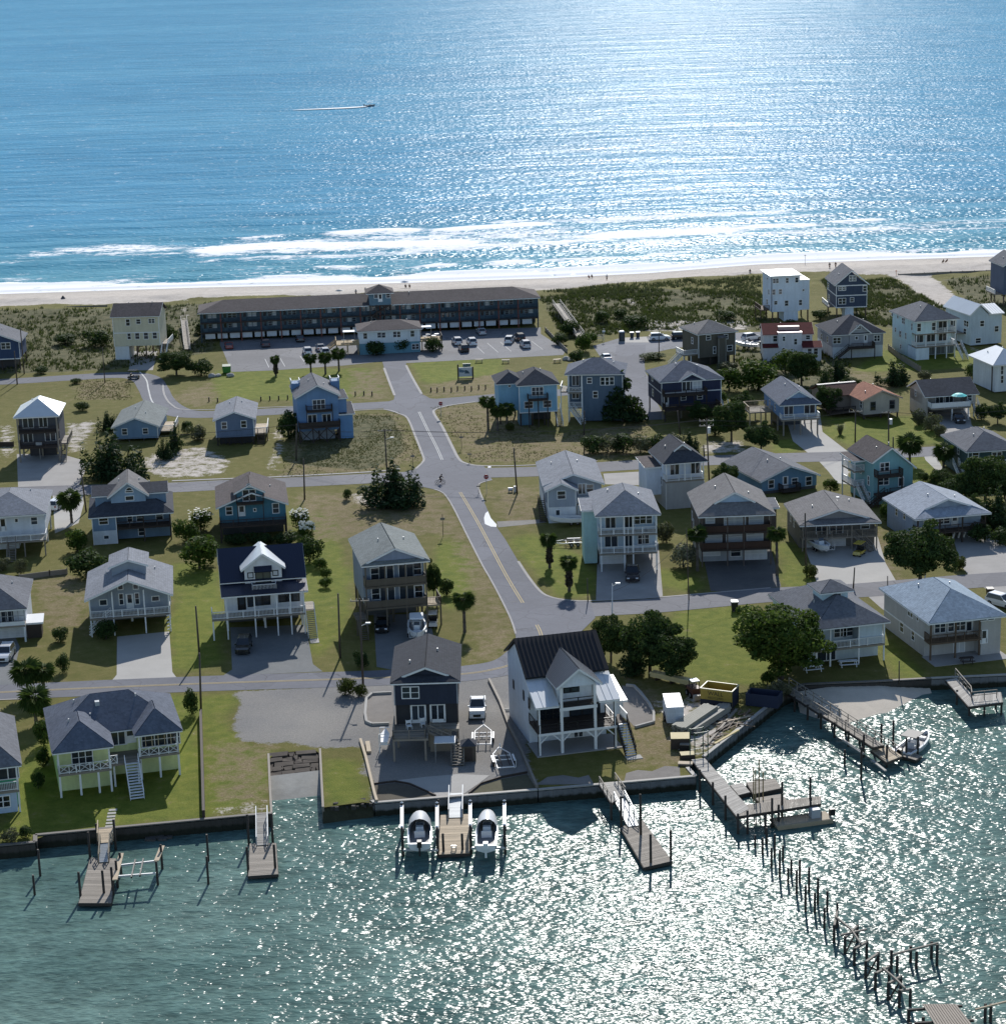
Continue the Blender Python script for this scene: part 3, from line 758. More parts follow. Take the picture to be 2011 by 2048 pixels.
  if kind in ('front','side','hip','dutch')and x1-x0>6 and y1-y0>6 and not seams:
   for fx,fy in ((random.uniform(.22,.4),random.uniform(.35,.7)),(random.uniform(.6,.8),random.uniform(.3,.75))):
    x,y=x0+(x1-x0)*fx,y0+(y1-y0)*fy;ux_,uy_=1-abs(x-xm)/(xm-x0),1-abs(y-ym)/(ym-y0);w,d=(x1-x0)/2,(y1-y0)/2
    k=ux_ if kind in ('front','dutch')else uy_ if kind=='side' else min(1,min(ux_*w,uy_*d)/min(w,d));zz=z+rise*k
    s.part('vent_pipe',MB().cyl((x,y,zz),(x,y,zz+.5),.09,seg=7),GALV,r)
  if trim:
   f=MB()
   for a,b in tr:f.beam(Vector(a)+Vector((0,0,0.02)),Vector(b)+Vector((0,0,0.02)),0.05,0.24)
   s.part('fascia',f,trim,r)
  return r
 def put_win(s,loc,w,h,kind='sash',rz=0.0,fm=None,gm=None,name='window'):
  f,p,c=win_mesh(w,h,kind)
  fm,gm=fm or TRIM,gm or glass()
  k1,k2=('f',fm.name),('p',gm.name)
  if k1 not in c:c[k1]=f.mesh('window',fm)
  if k2 not in c:c[k2]=p.mesh('pane',gm)
  o=link('door' if 'door' in kind else name,c[k1],s.t);o.location=loc;o.rotation_euler=(0,0,rz)
  q=link('pane',c[k2],o)
  return o
 def wins(s,lst,y=0.0,Z=None,**k):
  for px,py,w,h,*kd in lst:
   p=s.on(px,py,'y',y,Z);s.put_win((p.x,y,p.z),w,h,kd[0]if kd else 'sash',**k)
 def swins(s,lst,x=0.0,Z=None,**k):
  for px,py,w,h,*kd in lst:
   p=s.on(px,py,'x',x,Z)
   if p.z<.5 or p.z>s.He-.35 or p.y<.3 or p.y>14.5:continue
   s.put_win((x,p.y,p.z),w,h,kd[0]if kd else 'sash',-math.pi/2,**k)
 def post(s,x,y,z0,z1,w=0.16,mat=None):
  return s.part('post',MB().box(x-w/2,y-w/2,z0,x+w/2,y+w/2,z1),mat or TRIM)
 def posts(s,xs,y,z0,z1,w=0.16,mat=None):
  for x in xs:s.post(x,y,z0,z1,w,mat)
 def deck(s,x0,y0,x1,y1,z,mat=None,th=0.25,name='deck'):
  mb=MB();mb.box(x0,y0,z-th,x1,y1,z-0.06)
  n=max(1,int((y1-y0)/0.28))
  for i in range(n):
   a=y0+(y1-y0)*i/n;b=y0+(y1-y0)*(i+1)/n-0.02
   mb.box(x0+0.01,a,z-0.055,x1-0.01,b,z)
  return s.part(name,mb,mat or GREYWOOD)
 def rail(s,pts,z,mat=None,h=1.0,style='bal',step=0.18,solid=False):
  mb=MB()
  for a,b in zip(pts[:-1],pts[1:]):
   a,b=Vector((*a,z)),Vector((*b,z))if len(b)==2 else Vector(b)
   L=(b-a).length
   if L<0.05:continue
   mb.beam(a+Vector((0,0,h)),b+Vector((0,0,h)),0.11,0.07);mb.beam(a+Vector((0,0,0.12)),b+Vector((0,0,0.12)),0.05,0.08)
   if style=='bal':
    n=max(1,int(L/step))
    for i in range(n+1):
     p=a.lerp(b,i/n);mb.beam(p+Vector((0,0,0.1)),p+Vector((0,0,h)),0.045)
   elif style=='x':
    n=max(1,int(L/1.1))
    for i in range(n):
     p,q=a.lerp(b,i/n),a.lerp(b,(i+1)/n)
     mb.beam(p+Vector((0,0,0.12)),q+Vector((0,0,h)),0.05);mb.beam(q+Vector((0,0,0.12)),p+Vector((0,0,h)),0.05);mb.beam(p,p+Vector((0,0,h)),0.08)
   elif style=='solid':
    mb.beam(a+Vector((0,0,h/2)),b+Vector((0,0,h/2)),0.05,h-0.1)
   elif style=='cable':
    for k in (0.3,0.5,0.7):mb.beam(a+Vector((0,0,k)),b+Vector((0,0,k)),0.03)
   n=max(1,round(L/2.2))
   for i in range(n+1):
    p=a.lerp(b,i/n);mb.beam(p,p+Vector((0,0,h+0.05)),0.11)
  return s.part('railing',mb,mat or TRIM)
 def stairs(s,a,b,w,mat=None,rails=None,n=None):
  """flight from top point a to bottom point b (local)"""
  a,b=Vector(a),Vector(b);d=b-a;hd=Vector((d.x,d.y,0));side=Vector((-hd.y,hd.x,0)).normalized()*(w/2)
  n=n or max(3,int(abs(d.z)/0.19));st=s.part('stairs',MB().beam(a+side,b+side,0.06,0.28).beam(a-side,b-side,0.06,0.28),rails or mat or GREYWOOD)
  tm=MB().beam(-side,side,hd.length/n*1.02,0.05).mesh('step',mat or GREYWOOD)
  for i in range(n):
   o=link('step',tm,st);o.location=a+d*((i+0.5)/n)
  if rails:
   mb=MB()
   for q in (-1,1):
    for k in (0.9,0.45):mb.beam(a+side*q+Vector((0,0,k)),b+side*q+Vector((0,0,k)),0.07)
    for i in range(0,n+1,3):p=a+d*(i/n)+side*q;mb.beam(p,p+Vector((0,0,0.92)),0.07)
   s.part('railing',mb,rails,st)
  return st
 def porch(s,dp,levels,xs,top,deckm=None,railm=None,postm=None,x0=None,x1=None,style='bal',pw=0.18,zp=0.0,y0=0.0):
  x0=0 if x0 is None else x0;x1=s.W if x1 is None else x1
  for z in levels:
   s.deck(x0,y0,x1,y0+dp,z,deckm)
   s.rail([(x0+0.05,y0+dp),(x0+0.05,y0+0.06),(x1-0.05,y0+0.06),(x1-0.05,y0+dp)],z,railm,style=style)
  for x in xs:s.post(x,y0+0.12,zp,top,pw,postm)
def box_part(h,name,x0,y0,z0,x1,y1,z1,mat):return h.part(name,MB().box(x0,y0,z0,x1,y1,z1),mat)
SH_GREY=shingle((0.20,0.20,0.205));SH_DK=shingle((0.085,0.088,0.098));SH_LT=shingle((0.30,0.305,0.315));SH_BR=shingle((0.15,0.125,0.115));SH_BLUE=shingle((0.16,0.175,0.205));SH_TAN=shingle((0.235,0.22,0.205));SH_GRN=shingle((0.26,0.275,0.25))
METW=metal((0.62,0.65,0.68));METN=metal((0.018,0.024,0.05),0.42);METK=metal((0.010,0.010,0.012),0.5);METG=metal((0.40,0.43,0.45),0.4)
DG=glass();CURT=paint((0.55,0.57,0.6),0.7)
GARAGE=siding((0.70,0.71,0.73),0.5)
# 1 tan house by the dunes
h=House('beach_house','tall cream house on stilts alone by the dunes left of the long motel','a',(838,515),(1218,505),(880,838));W,He=h.W,h.He;D=9
cr=siding((0.62,0.58,0.44));h.wall(0,0,3.1,W,D,He,cr,gable='side',rise=2.0);h.roof('side',-h.ov,-h.ov,W+h.ov,D+h.ov,He,2.2,SH_BR)
h.wall(0,0.2,0,3.2,6,3.08,siding((0.66,0.68,0.70)),'ground_floor');h.posts([5,7,W-0.2],0.3,0,3.1,0.3,BROWNWOOD);h.posts([3.6,7,W-0.2],D-0.3,0,3.1,0.3,BROWNWOOD);h.posts([W-0.2],4.5,0,3.1,0.3,BROWNWOOD)
h.corners(0,W,0,3.1,He);box_part(h,'band_trim',0,-0.04,6.0,W,0.0,6.2,TRIM)
h.wins([(975,552,.8,1.4),(1055,545,.9,1.0),(1155,540,1.3,.9,'dbl'),(985,657,.7,1.3),(1047,655,.9,1.3),(1113,653,.9,1.4),(1180,650,.9,1.4)])
h.deck(W,2,W+1.6,8,3.1);h.rail([(W+1.55,2),(W+1.55,8)],3.1);h.stairs((W+0.8,2,3.0),(W+0.8,-2.6,0.1),1.2,GREYWOOD,TRIM)
# 2 far-left navy house
h=House('beach_house','navy blue house cut by the left edge of the picture beside two leaning poles','a',(-300,722),(158,703),(-280,930));W,He=h.W,h.He;D=10
nv=siding((0.045,0.075,0.15));h.wall(0,0,2.5,W,D,He,nv,gable='front',rise=2.4);h.roof('front',-h.ov,-h.ov,W+h.ov,D+h.ov,He,2.6,SH_GREY)
h.posts([0.2,W/3,W*2/3,W-0.2],0.3,0,2.5,0.25,DARKWOOD);h.posts([0.2,W/2,W-0.2],D-0.4,0,2.5,0.25,DARKWOOD);h.wins([(45,730,1.9,1.3,'dbl')]);h.corners(0,W,0,2.5,He);box_part(h,'band_trim',0,-0.05,2.4,W,0,2.62,TRIM)
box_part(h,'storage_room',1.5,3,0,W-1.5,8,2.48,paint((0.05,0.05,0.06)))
# 3 motel
h=House('motel','long dark teal three storey motel with brown hip roof and stair tower by the beach','S',(395,628),(1080,596),(397,686),cat='motel');W,He=h.W,h.He;D=11
f1,f2=2.25,2.25+(He-2.25)/2
tl=siding((0.085,0.135,0.175));h.wall(0,1.7,f1,W,D,He,tl);h.roof('hip',-h.ov,-h.ov,W+h.ov,D+h.ov,He,1.9,SH_BR)
h.deck(0,0,W,1.7,f1,DARKWOOD,name='walkway');h.deck(0,0,W,1.7,f2,DARKWOOD,name='walkway')
bl=wood((0.05,0.08,0.11));h.rail([(0.05,1.6),(0.05,0.06),(W-0.05,0.06),(W-0.05,1.6)],f1,bl);h.rail([(0.05,1.6),(0.05,0.06),(W-0.05,0.06),(W-0.05,1.6)],f2,bl)
red=wood((0.19,0.065,0.05));nb=17
for i in range(nb+1):
 x=0.15+(W-0.3)*i/nb
 h.post(x,0.14,0,He,0.26,red if i not in (0,nb)else bl)
 if i<nb:
  for fz in (f1,f2):
   u=x+W/nb*0.2;h.put_win((u,1.7,fz+1.03),0.9,2.0,'door',fm=paint((0.12,0.2,0.25)));h.put_win((x+W/nb*0.45,1.7,fz+1.25),0.8,0.9,'sash',fm=paint((0.3,0.36,0.4)),gm=random.choice((DG,DG,CURT)))
   h.put_win((x+W/nb*0.68,1.7,fz+1.25),0.8,0.9,'sash',fm=paint((0.3,0.36,0.4)),gm=random.choice((DG,DG,CURT)))
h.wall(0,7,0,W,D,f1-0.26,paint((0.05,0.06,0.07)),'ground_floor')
pm=paint((0.62,0.64,0.66),0.6);npn=27
for i in range(npn):
 x=1+(W-2)*i/npn
 if abs(x+1.2-42)>3:box_part(h,'panel',x,0.35,0.75,x+(W-2)/npn*0.8,0.45,f1-0.27,pm)
tx=h.on(760,600,'y',-1.0).x
h.wall(tx-2.5,-1.2,He+0.2,tx+2.5,4.2,He+3.0,siding((0.12,0.20,0.26)),'tower');tr_=h.roof('hip',tx-3.2,-1.9,tx+3.2,4.9,He+3.0,1.5,SH_BR,name='tower_roof')
h.wins([(1340,350,.8,.9),(1372,365,.8,1.6,'door'),(1432,348,.8,.9)],y=-1.2,Z='b')
h.posts([tx-2.4,tx-0.9,tx+0.9,tx+2.4],-1.1,0,He+0.25,0.24,DARKWOOD);box_part(h,'tower_floor',tx-2.6,-1.25,He-0.05,tx+2.6,0.1,He+0.18,DARKWOOD)
for z0,z1,sg in ((0.1,f1,1),(f1,f2,-1),(f2,He,1)):h.stairs((tx+2.0*sg,-0.6,z1),(tx-2.0*sg,-0.6,z0),1.1,DARKWOOD)
# 4 motel office with two raised decks
h=House('motel_office','pale two tone office house with brown hip roof standing in the parking lot','b',(1195,627),(1690,603),(1215,800),cat='office');W,He=h.W,h.He;D=9
h.wall(0,0,2.5,W,D,He,siding((0.66,0.71,0.76)));h.wall(0.05,0.08,0,W-0.05,D-0.08,2.5,siding((0.16,0.33,0.42)),'lower_wall');h.roof('hip',-h.ov,-h.ov,W+h.ov,D+h.ov,He,1.5,SH_BR)
h.wins([(1258,655,.8,1.2),(1365,648,.8,1.1),(1397,648,.8,1.1),(1483,643,.7,1.2),(1512,643,.7,1.2),(1617,637,.8,1.3),(1640,735,1.5,1.1,'dbl')])
yw=wood((0.45,0.34,0.19))
h.deck(-5.2,0.5,-0.05,5.5,2.4,yw);h.rail([(-0.1,0.6),(-5.15,0.6),(-5.15,5.4)],2.4,yw);h.posts([-5,-2.6,-0.3],0.7,0,2.3,0.2,yw);h.posts([-5,-2.6],5.2,0,2.3,0.2,yw);h.stairs((-5.2,3.0,2.3),(-8.2,3.0,0.1),1.4,yw,yw)
h.deck(W+0.05,0.5,W+5,5.5,2.4,yw);h.rail([(W+0.1,0.6),(W+4.9,0.6),(W+4.9,5.4)],2.4,DARKWOOD);h.posts([W+0.4,W+2.6,W+4.8],0.7,0,2.3,0.2,DARKWOOD);h.posts([W+2.6,W+4.8],5.2,0,2.3,0.2,DARKWOOD)
AWN=paint((0.78,0.79,0.80),0.6,0.04)
box_part(h,'awning',-3.4,4.2,4.5,-0.8,6.2,4.6,AWN);h.posts([-3.3,-0.9],4.3,2.4,4.5,0.08,STEEL);box_part(h,'awning',W+0.4,5.0,4.6,W+2.9,6.8,4.7,AWN);h.posts([W+0.5,W+2.8],5.1,2.4,4.6,0.08,STEEL)
OFFICE=h
# 5 white tower house
h=House('beach_house','tall white boxy house with flat white roof beside the dunes','e',(115,203),(340,192),(120,548),ov=0.15);W,He=h.W,h.He;D=9
wb=siding((0.60,0.68,0.78));h.wall(0,0,2.3,W,D,He,wb);h.wall(W,0.05,2.5,W+2.3,D-2,He-1.25,wb,'side_wing');box_part(h,'terrace_cap',W,-0.02,He-1.25,W+2.4,D-1.9,He-1.1,TRIM);h.roof('flat',-0.5,-0.5,W+0.4,D+0.4,He,0,METW)
h.wall(3,0.3,0,6.4,5,2.3,wb,'ground_floor');h.posts([0.3,1.6,W+2],0.3,0,2.4,0.3,BROWNWOOD);h.posts([0.3,W/2,W+2],D-2.4,0,2.4,0.3,BROWNWOOD);box_part(h,'corner_trim',-0.06,-0.06,2.3,0.1,0.1,He,paint((0.08,0.1,0.16)))
h.wins([(150,235,1.3,1.0,'dbl'),(237,232,.6,1.1),(310,228,.7,1.1),(135,320,.7,1.2),(185,317,.7,1.1),(150,402,.7,.8),(232,405,.8,1.2),(338,400,.7,1.2),(360,305,.6,.6,'round')]);h.swins([(90,218,.9,.5),(98,320,.8,1.2),(85,395,1.2,1.2)])
h.deck(-2.2,2,-0.05,8,2.6,BROWNWOOD);h.rail([(-0.1,2.05),(-2.1,2.05),(-2.1,7.9)],2.6,BROWNWOOD);h.posts([-2.1],2.2,0,2.5,0.2,BROWNWOOD);h.posts([-2.1],7.6,0,2.5,0.2,BROWNWOOD)
# 6 navy gabled house
h=House('beach_house','tall navy house with white bands and steep gable behind the grey hip roofed house','e',(600,274),(862,264),(610,530));W,He=h.W,h.He;D=11
nv2=siding((0.055,0.075,0.12));h.wall(0,0,2.7,W,D,He,nv2,gable='front',rise=3.1);h.roof('front',-h.ov,-h.ov,W+h.ov,D+h.ov,He,3.4,SH_GREY);h.corners(0,W,0,2.7,He)
for z in (2.7,5.5,He-0.2):box_part(h,'band_trim',-0.05,-0.05,z,W+0.05,0.0,z+0.22,TRIM)
for z in (2.7,5.5):box_part(h,'band_trim',-0.05,0.0,z,0.0,D,z+0.22,TRIM)
h.wins([(735,215,1.5,1.2,'dbl'),(655,294,1.6,.8,'dbl'),(828,293,.8,1.2),(655,390,1.6,1.3,'dbl'),(730,379,.8,.9)]);h.swins([(565,205,1.5,1.0),(550,270,1.5,1),(555,360,1.6,1.2)])
h.wall(2.2,0.4,0,4.2,4,2.7,wb,'ground_floor');h.posts([0.2,W-0.2],0.3,0,2.7,0.3,BROWNWOOD);h.posts([0.2,W/2,W-0.2],D-0.3,0,2.7,0.3,BROWNWOOD);h.deck(-1.6,2,-0.05,9,2.8);h.rail([(-1.55,2),(-1.55,9)],2.8)
# 7 big pale house with porches
h=House('beach_house','large pale aqua three storey house with white corner porches and garage bays','e',(1213,548),(1545,524),(1195,842));W,He=h.W,h.He;D=13
pa=siding((0.56,0.70,0.74));l1,l2=He*0.335,He*0.665;dp=2.4
h.wall(0,dp,l1,W,D,He,pa);h.wall(0,0.02,l2+0.02,4.0,dp,He,pa,'front_room');h.wall(0,0.05,0,3.0,dp+2,l1-0.26,siding((0.66,0.74,0.80)),'ground_floor');h.wall(0.02,dp+2,0,W,D,l1,pa,'ground_floor');h.roof('hip',-0.6,-0.6,W+0.6,D+0.6,He,2.6,SH_GREY)
h.deck(0,0,W,dp,l1,GREYWOOD);h.rail([(0.05,dp),(0.05,0.06),(W-0.05,0.06),(W-0.05,dp)],l1);h.deck(0,0,W,dp,l2,GREYWOOD);h.rail([(4.0,0.06),(W-0.05,0.06),(W-0.05,dp)],l2)
for p in h.xs(1222,1295,1370,1455,1525,py=620):h.post(max(0.1,min(W-0.1,p)),0.12,0 if p>3 else l1,He if p>4 else l2,0.2)
h.wins([(1240,590,.8,1.6),(1352,582,.8,1.6)]);h.wins([(1240,670,1.8,1.9,'slide'),(1330,665,1.8,1.9,'slide'),(1420,660,1.8,1.9,'slide'),(1420,575,1.8,1.8,'slide'),(1500,570,1.2,1.8,'slide')],y=dp)
h.swins([(1037,490,.6,.7),(1080,508,.5,.7),(1122,540,1.4,1.2,'dbl'),(1187,585,.6,1.4),(1062,607,.6,.9),(1098,640,1.0,1.3),(1140,655,.6,1.3),(1102,735,.6,.9)])
for x in h.xs(1330,1405,1468,y=dp+2,py=790):h.put_win((x,dp+2,1.2),1.9,2.1,'slide',fm=paint((0.25,0.3,0.33)),gm=paint((0.10,0.12,0.14)),name='garage_door')
h.stairs((W+0.8,0.5,l1),(W+0.8,-3.5,0.1),1.2,GREYWOOD,TRIM)
# 8 white metal roof house at right
h=House('beach_house','pale house with two white metal gable roofs beside the sand path','e',(1630,502),(1788,489),(1640,738));W,He=h.W,h.He;D=12
pg=siding((0.50,0.58,0.65));h.wall(0,0,0.3,W,D,He,pg,gable='front',rise=2.0);h.roof('front',-h.ov,-h.ov,W+h.ov,D+h.ov,He,2.2,METW,seams=0.6)
h.wall(W,0.1,0.3,W+3.4,9,He-0.1,pg,'side_wing',gable='side',rise=1.2);h.roof('side',W+0.1,-0.3,W+3.8,9.4,He-0.1,1.4,METW,seams=0.6);h.swins([(1600,560,2.0,1.2,'dbl'),(1590,620,1.2,1.2)])
h.deck(-2,3,-0.05,11,2.6);h.posts([-1.9],3.1,0,2.5,.2,GREYWOOD);h.posts([-1.9],10.6,0,2.5,.2,GREYWOOD);h.rail([(-1.95,3),(-1.95,11)],2.6);h.wins([(1690,690,1.2,1.0),(1720,560,.9,1.2),(1830,600,.9,1.2)])
# 9, 10 right-edge houses
h=House('beach_house','pale house with white metal hip roof cut by the right edge beside a dark pole','j',(1812,196),(2080,175),(1825,405));W,He=h.W,h.He;D=10
h.wall(0,0,0.2,W,D,He,siding((0.62,0.66,0.70)));h.roof('hip',-0.8,-0.8,W+0.8,D+0.8,He,2.4,METW);h.wins([(1872,230,.5,1.6),(1872,300,.5,1.4)]);h.swins([(1825,260,.8,1.1)])
h=House('beach_house','dark blue stilt house at the upper right edge beside the sand path','e',(1880,128),(2110,116),(1885,430));W,He=h.W,h.He;D=9
h.wall(0,0,2.8,W,D,He,siding((0.10,0.13,0.20)),gable='front',rise=2.2);h.roof('front',-.4,-.4,W+.4,D+.4,He,2.4,SH_GREY);h.posts([0.2,W/2,W-0.2],.3,0,2.8,.25,BROWNWOOD);h.posts([0.2,W/2,W-0.2],D-.3,0,2.8,.25,BROWNWOOD);h.deck(-1.8,1,-.05,7,2.9);h.posts([-1.7],1.2,0,2.8,.2,BROWNWOOD);h.rail([(-1.7,1),(-1.7,7)],2.9)
# 11 red-roofed house
h=House('beach_house','white house with dark red stepped roofs below the white boxy tower','e',(45,652),(447,642),(45,838));W,He=h.W,h.He;D=8
pw_=siding((0.66,0.64,0.66));rd=shingle((0.155,0.035,0.032));h.wall(0,0,0,W,D,He,pw_,gable='side',rise=1.5);h.roof('side',-.3,-.3,W+.3,D+.3,He,1.7,rd,trim=paint((0.62,0.5,0.5)))
a,b=h.xs(165,345,py=700);h.wall(a,-1.2,0,b,0,He+0.5,pw_,'front_bay');box_part(h,'bay_cap',a-.1,-1.3,He+0.5,b+.1,0.6,He+0.68,paint((0.62,0.44,0.44)));box_part(h,'roof_deck',a+.2,1.2,He+0.75,b-.3,2.6,He+1.5,paint((0.4,0.3,0.28)))
a2=h.xs(487,py=700)[0];h.wall(b,-2.6,0,a2,0,2.9,pw_,'side_bay');h.roof('shed',b-.1,-2.9,a2+.2,0.0,2.9,0.9,rd,trim=paint((0.62,0.5,0.5)));c0=h.xs(50,py=760)[0];h.wall(c0,-1.5,0,a,0,2.9,pw_,'side_bay');h.roof('shed',c0-.1,-1.7,a,0,2.9,.5,rd,trim=None)
h.wins([(212,676,.5,.9),(301,698,.6,1.2),(210,760,.5,.8)],y=-1.2);h.wins([(145,675,.8,1.2),(395,665,.8,.8)]);h.wins([(408,775,.8,1.3),(455,770,.8,1.3)],y=-2.6)
# 12 grey house with hip roof and front gable
h=House('beach_house','grey house with dark hip roof, front gable and white lower walls','e',(573,653),(988,630),(575,830));W,He=h.W,h.He;D=12
gy_=siding((0.33,0.34,0.37));h.wall(0,0,2.5,W,D,He,gy_);h.wall(0.03,0.06,0,W-.03,D,2.5,siding((0.62,0.65,0.68)),'lower_wall');h.roof('hip',-h.ov,-h.ov,W+h.ov,D+h.ov,He,3.0,SH_DK)
a,b=h.xs(705,868,py=640);h.wall(a+.2,-0.25,2.6,b-.2,0.0,He,gy_,'front_bay');h.wall(a,-0.25,He,b,3.5,He+.02,gy_,'front_gable',gable='front',rise=1.9);h.roof('front',a-.2,-.7,b+.2,4.5,He,2.1,SH_DK)
h.wins([(780,595,1.1,.3,'arch'),(765,670,.5,.6),(833,680,.6,1.6,'door')],y=-0.25);h.wins([(615,690,1.6,1.2,'dbl'),(920,672,1.2,1.2,'dbl')]);h.swins([(545,680,.9,1.3),(500,660,.9,1.3)])
h.deck(a-.3,-2.3,b+.5,-.3,2.5,DARKWOOD);h.rail([(a,-2.25),(b+.4,-2.25),(b+.4,-.3)],2.5,DARKWOOD);h.posts([a,b+.4],-2.2,0,2.4,.18,DARKWOOD);h.stairs((a-.3,-1.6,2.4),(a-3.4,-1.6,.1),1.1,DARKWOOD,DARKWOOD)
# 13 olive brown house
h=House('beach_house','olive brown house with hip roof and white side deck by the turning circle','d',(738,648),(1048,620),(745,888));W,He=h.W,h.He;D=9
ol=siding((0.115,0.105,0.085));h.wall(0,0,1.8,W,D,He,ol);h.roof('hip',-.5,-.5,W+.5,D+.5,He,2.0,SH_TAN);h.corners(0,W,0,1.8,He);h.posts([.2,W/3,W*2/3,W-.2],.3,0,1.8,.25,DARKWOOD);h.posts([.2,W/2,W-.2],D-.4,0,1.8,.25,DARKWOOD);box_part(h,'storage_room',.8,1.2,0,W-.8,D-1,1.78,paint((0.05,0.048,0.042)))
a,b=h.xs(890,945,py=760);box_part(h,'shaft',a,-.7,0.1,b,0,He-1.1,ol);h.corners(a,b,-.7,0.1,He-1.1,paint((0.3,0.29,0.26)));h.roof('shed',a-.1,-.9,b+.1,0,He-1.1,.35,SH_TAN,trim=None)
h.wins([(822,667,.9,.9),(955,660,.8,.9),(868,762,.5,1.4),(985,747,1.1,1.1)]);h.swins([(700,690,.9,1.2)]);h.deck(-3.2,.5,-.05,5,2.6);h.rail([(-.1,.55),(-3.1,.55),(-3.1,4.9)],2.6);h.posts([-3.1,-1.5],.7,0,2.5,.18);h.stairs((-3.2,2,2.5),(-6,2,.1),1.2,GREYWOOD,TRIM)
# 14 navy house with double decks
h=House('beach_house','dark navy house with broad grey roof and stacked dark decks by the curving lane','i',(453,328),(940,296),(465,608));W,He=h.W,h.He;D=11
nv3=siding((0.035,0.042,0.085));dp=2.2;h.wall(0,0,2.4,W,D,He,nv3);h.roof('hip',-h.ov,-h.ov,W+h.ov,D+h.ov,He,2.7,SH_BLUE);a,b=h.xs(590,795,py=300);h.wall(a+.3,-.1,He,b-.3,2,He+.02,nv3,'front_gable',gable='front',rise=1.1);h.roof('front',a,-.6,b,3.6,He,1.35,SH_BLUE);h.corners(0,W,0,2.4,He);box_part(h,'band_trim',-.04,-.04,5.0,W+.04,0,5.18,TRIM);box_part(h,'band_trim',-.04,0,5.0,0,D,5.18,TRIM)
x1=h.xs(790,py=400)[0];h.deck(0,-dp,x1,-.05,5.0,DARKWOOD);h.rail([(.05,-.1),(.05,-dp+.05),(x1,-dp+.05),(x1,-.1)],5.0,DARKWOOD);x2=h.xs(880,py=500)[0];h.deck(0,-dp-.6,x2,-.05,2.4,DARKWOOD);h.rail([(.05,-.1),(.05,-dp-.5),(x2,-dp-.5),(x2,-.1)],2.4,DARKWOOD)
for x in (0.1,W*.25,W*.5,x1-.1):h.post(x,-dp+.1,0,5,.2,DARKWOOD)
h.posts([.2,W*.33,W*.66,W-.2],.3,0,2.4,.25,GREYWOOD);h.posts([.2,W*.5,W-.2],D-.3,0,2.4,.25,GREYWOOD);h.wins([(653,352,1.5,1.7,'slide'),(735,345,1.7,1.6,'slide'),(500,468,.8,1.8,'door'),(632,440,.9,.8),(757,430,.9,.9)]);h.put_win((h.on(735,345).x,-.02,h.on(735,345).z),1.5,1.5,'sash',gm=CURT);h.swins([(395,290,1,1),(400,400,1,1.2)]);h.stairs((W+.6,-.5,2.4),(W+.6,-3.5,.1),1.1,GREYWOOD,TRIM)
# 15 sky-blue house
h=House('beach_house','bright sky blue house on stilts with small balcony and dark hip roof','h',(888,125),(1212,108),(905,432));W,He=h.W,h.He;D=10
sb_=siding((0.24,0.44,0.60));h.wall(0,0,2.6,W,D,He,sb_);h.wall(-3.6,2.6,2.6,0,D,He,sb_,'side_wing');h.roof('hip',-h.ov,-h.ov,W+h.ov,D+h.ov,He,2.1,SH_DK);h.roof('hip',-4.1,2.1,1.5,D+.3,He-.02,1.6,SH_DK);h.corners(0,W,0,2.6,He);box_part(h,'band_trim',-.03,-.04,2.55,W+.03,0,2.75,TRIM)
h.wins([(1045,162,2.1,1.5,'tri'),(978,266,1.5,1.2,'dbl'),(1120,258,1.4,1.2,'dbl')]);h.wins([(832,122,.5,.5,'round')],y=2.6);z=h.on(1045,215).z
a,b=h.xs(975,1125,py=215,y=-1.3);h.deck(a,-1.4,b,-.05,z,DARKWOOD);h.rail([(a,-.1),(a,-1.35),(b,-1.35),(b,-.1)],z,DARKWOOD);h.posts([a+.1,(a+b)/2,b-.1],-1.25,0,z-.2,.2,DARKWOOD)
h.posts([.2,W*.33,W*.66,W-.2],.3,0,2.6,.28,DARKWOOD);h.posts([-3.4,.2,W*.5,W-.2],D-.4,0,2.6,.28,DARKWOOD);h.posts([-3.4],2.9,0,2.6,.28,DARKWOOD);box_part(h,'storage_room',.1,1.0,0,2.2,5,2.58,siding((0.12,0.24,0.34)));h.stairs((W+.3,3,2.6),(W+.3,-1.8,.1),1.1,GREYWOOD,TRIM)
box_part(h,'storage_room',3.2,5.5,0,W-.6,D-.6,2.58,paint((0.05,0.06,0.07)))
# 16 slate blue house with stacked porches
h=House('beach_house','slate blue house with white stacked corner porches behind the tall conifer','h',(1253,38),(1708,34),(1285,398));W,He=h.W,h.He;D=9;sl=siding((0.105,0.15,0.21));a=h.xs(1385,py=150)[0];dp=2.0
h.wall(a,0,0.3,W,D,He,sl);h.wall(0,dp,2.6,a,D,He,sl,'side_wing');h.roof('hip',-.5,-.5,W+.5,D+.5,He,2.2,SH_BLUE);h.corners(a,W,0,.3,He)
for z in (2.9,5.8):h.deck(0,0,a,dp,z,GREYWOOD);h.rail([(.05,dp),(.05,.06),(a,.06)],z)
h.posts([.1,a-.1],.12,0,He,.2);h.posts([.1],dp-.1,0,He,.2);h.wins([(1335,80,1.2,1.8,'slide'),(1335,180,1.2,1.8,'slide')],y=dp);h.wins([(1440,80,.8,1.0),(1542,85,.8,1.4),(1575,85,.8,1.4),(1608,83,.8,1.4),(1485,187,.8,1.2)]);h.stairs((.6,-.1,2.8),(3.0,-2.4,.2),1.1,GREYWOOD,TRIM)
h.deck(-1.5,1,-.05,6,5.8);h.rail([(-.1,1.05),(-1.45,1.05),(-1.45,6)],5.8);h.posts([-1.4],1.1,0,5.7,.18)
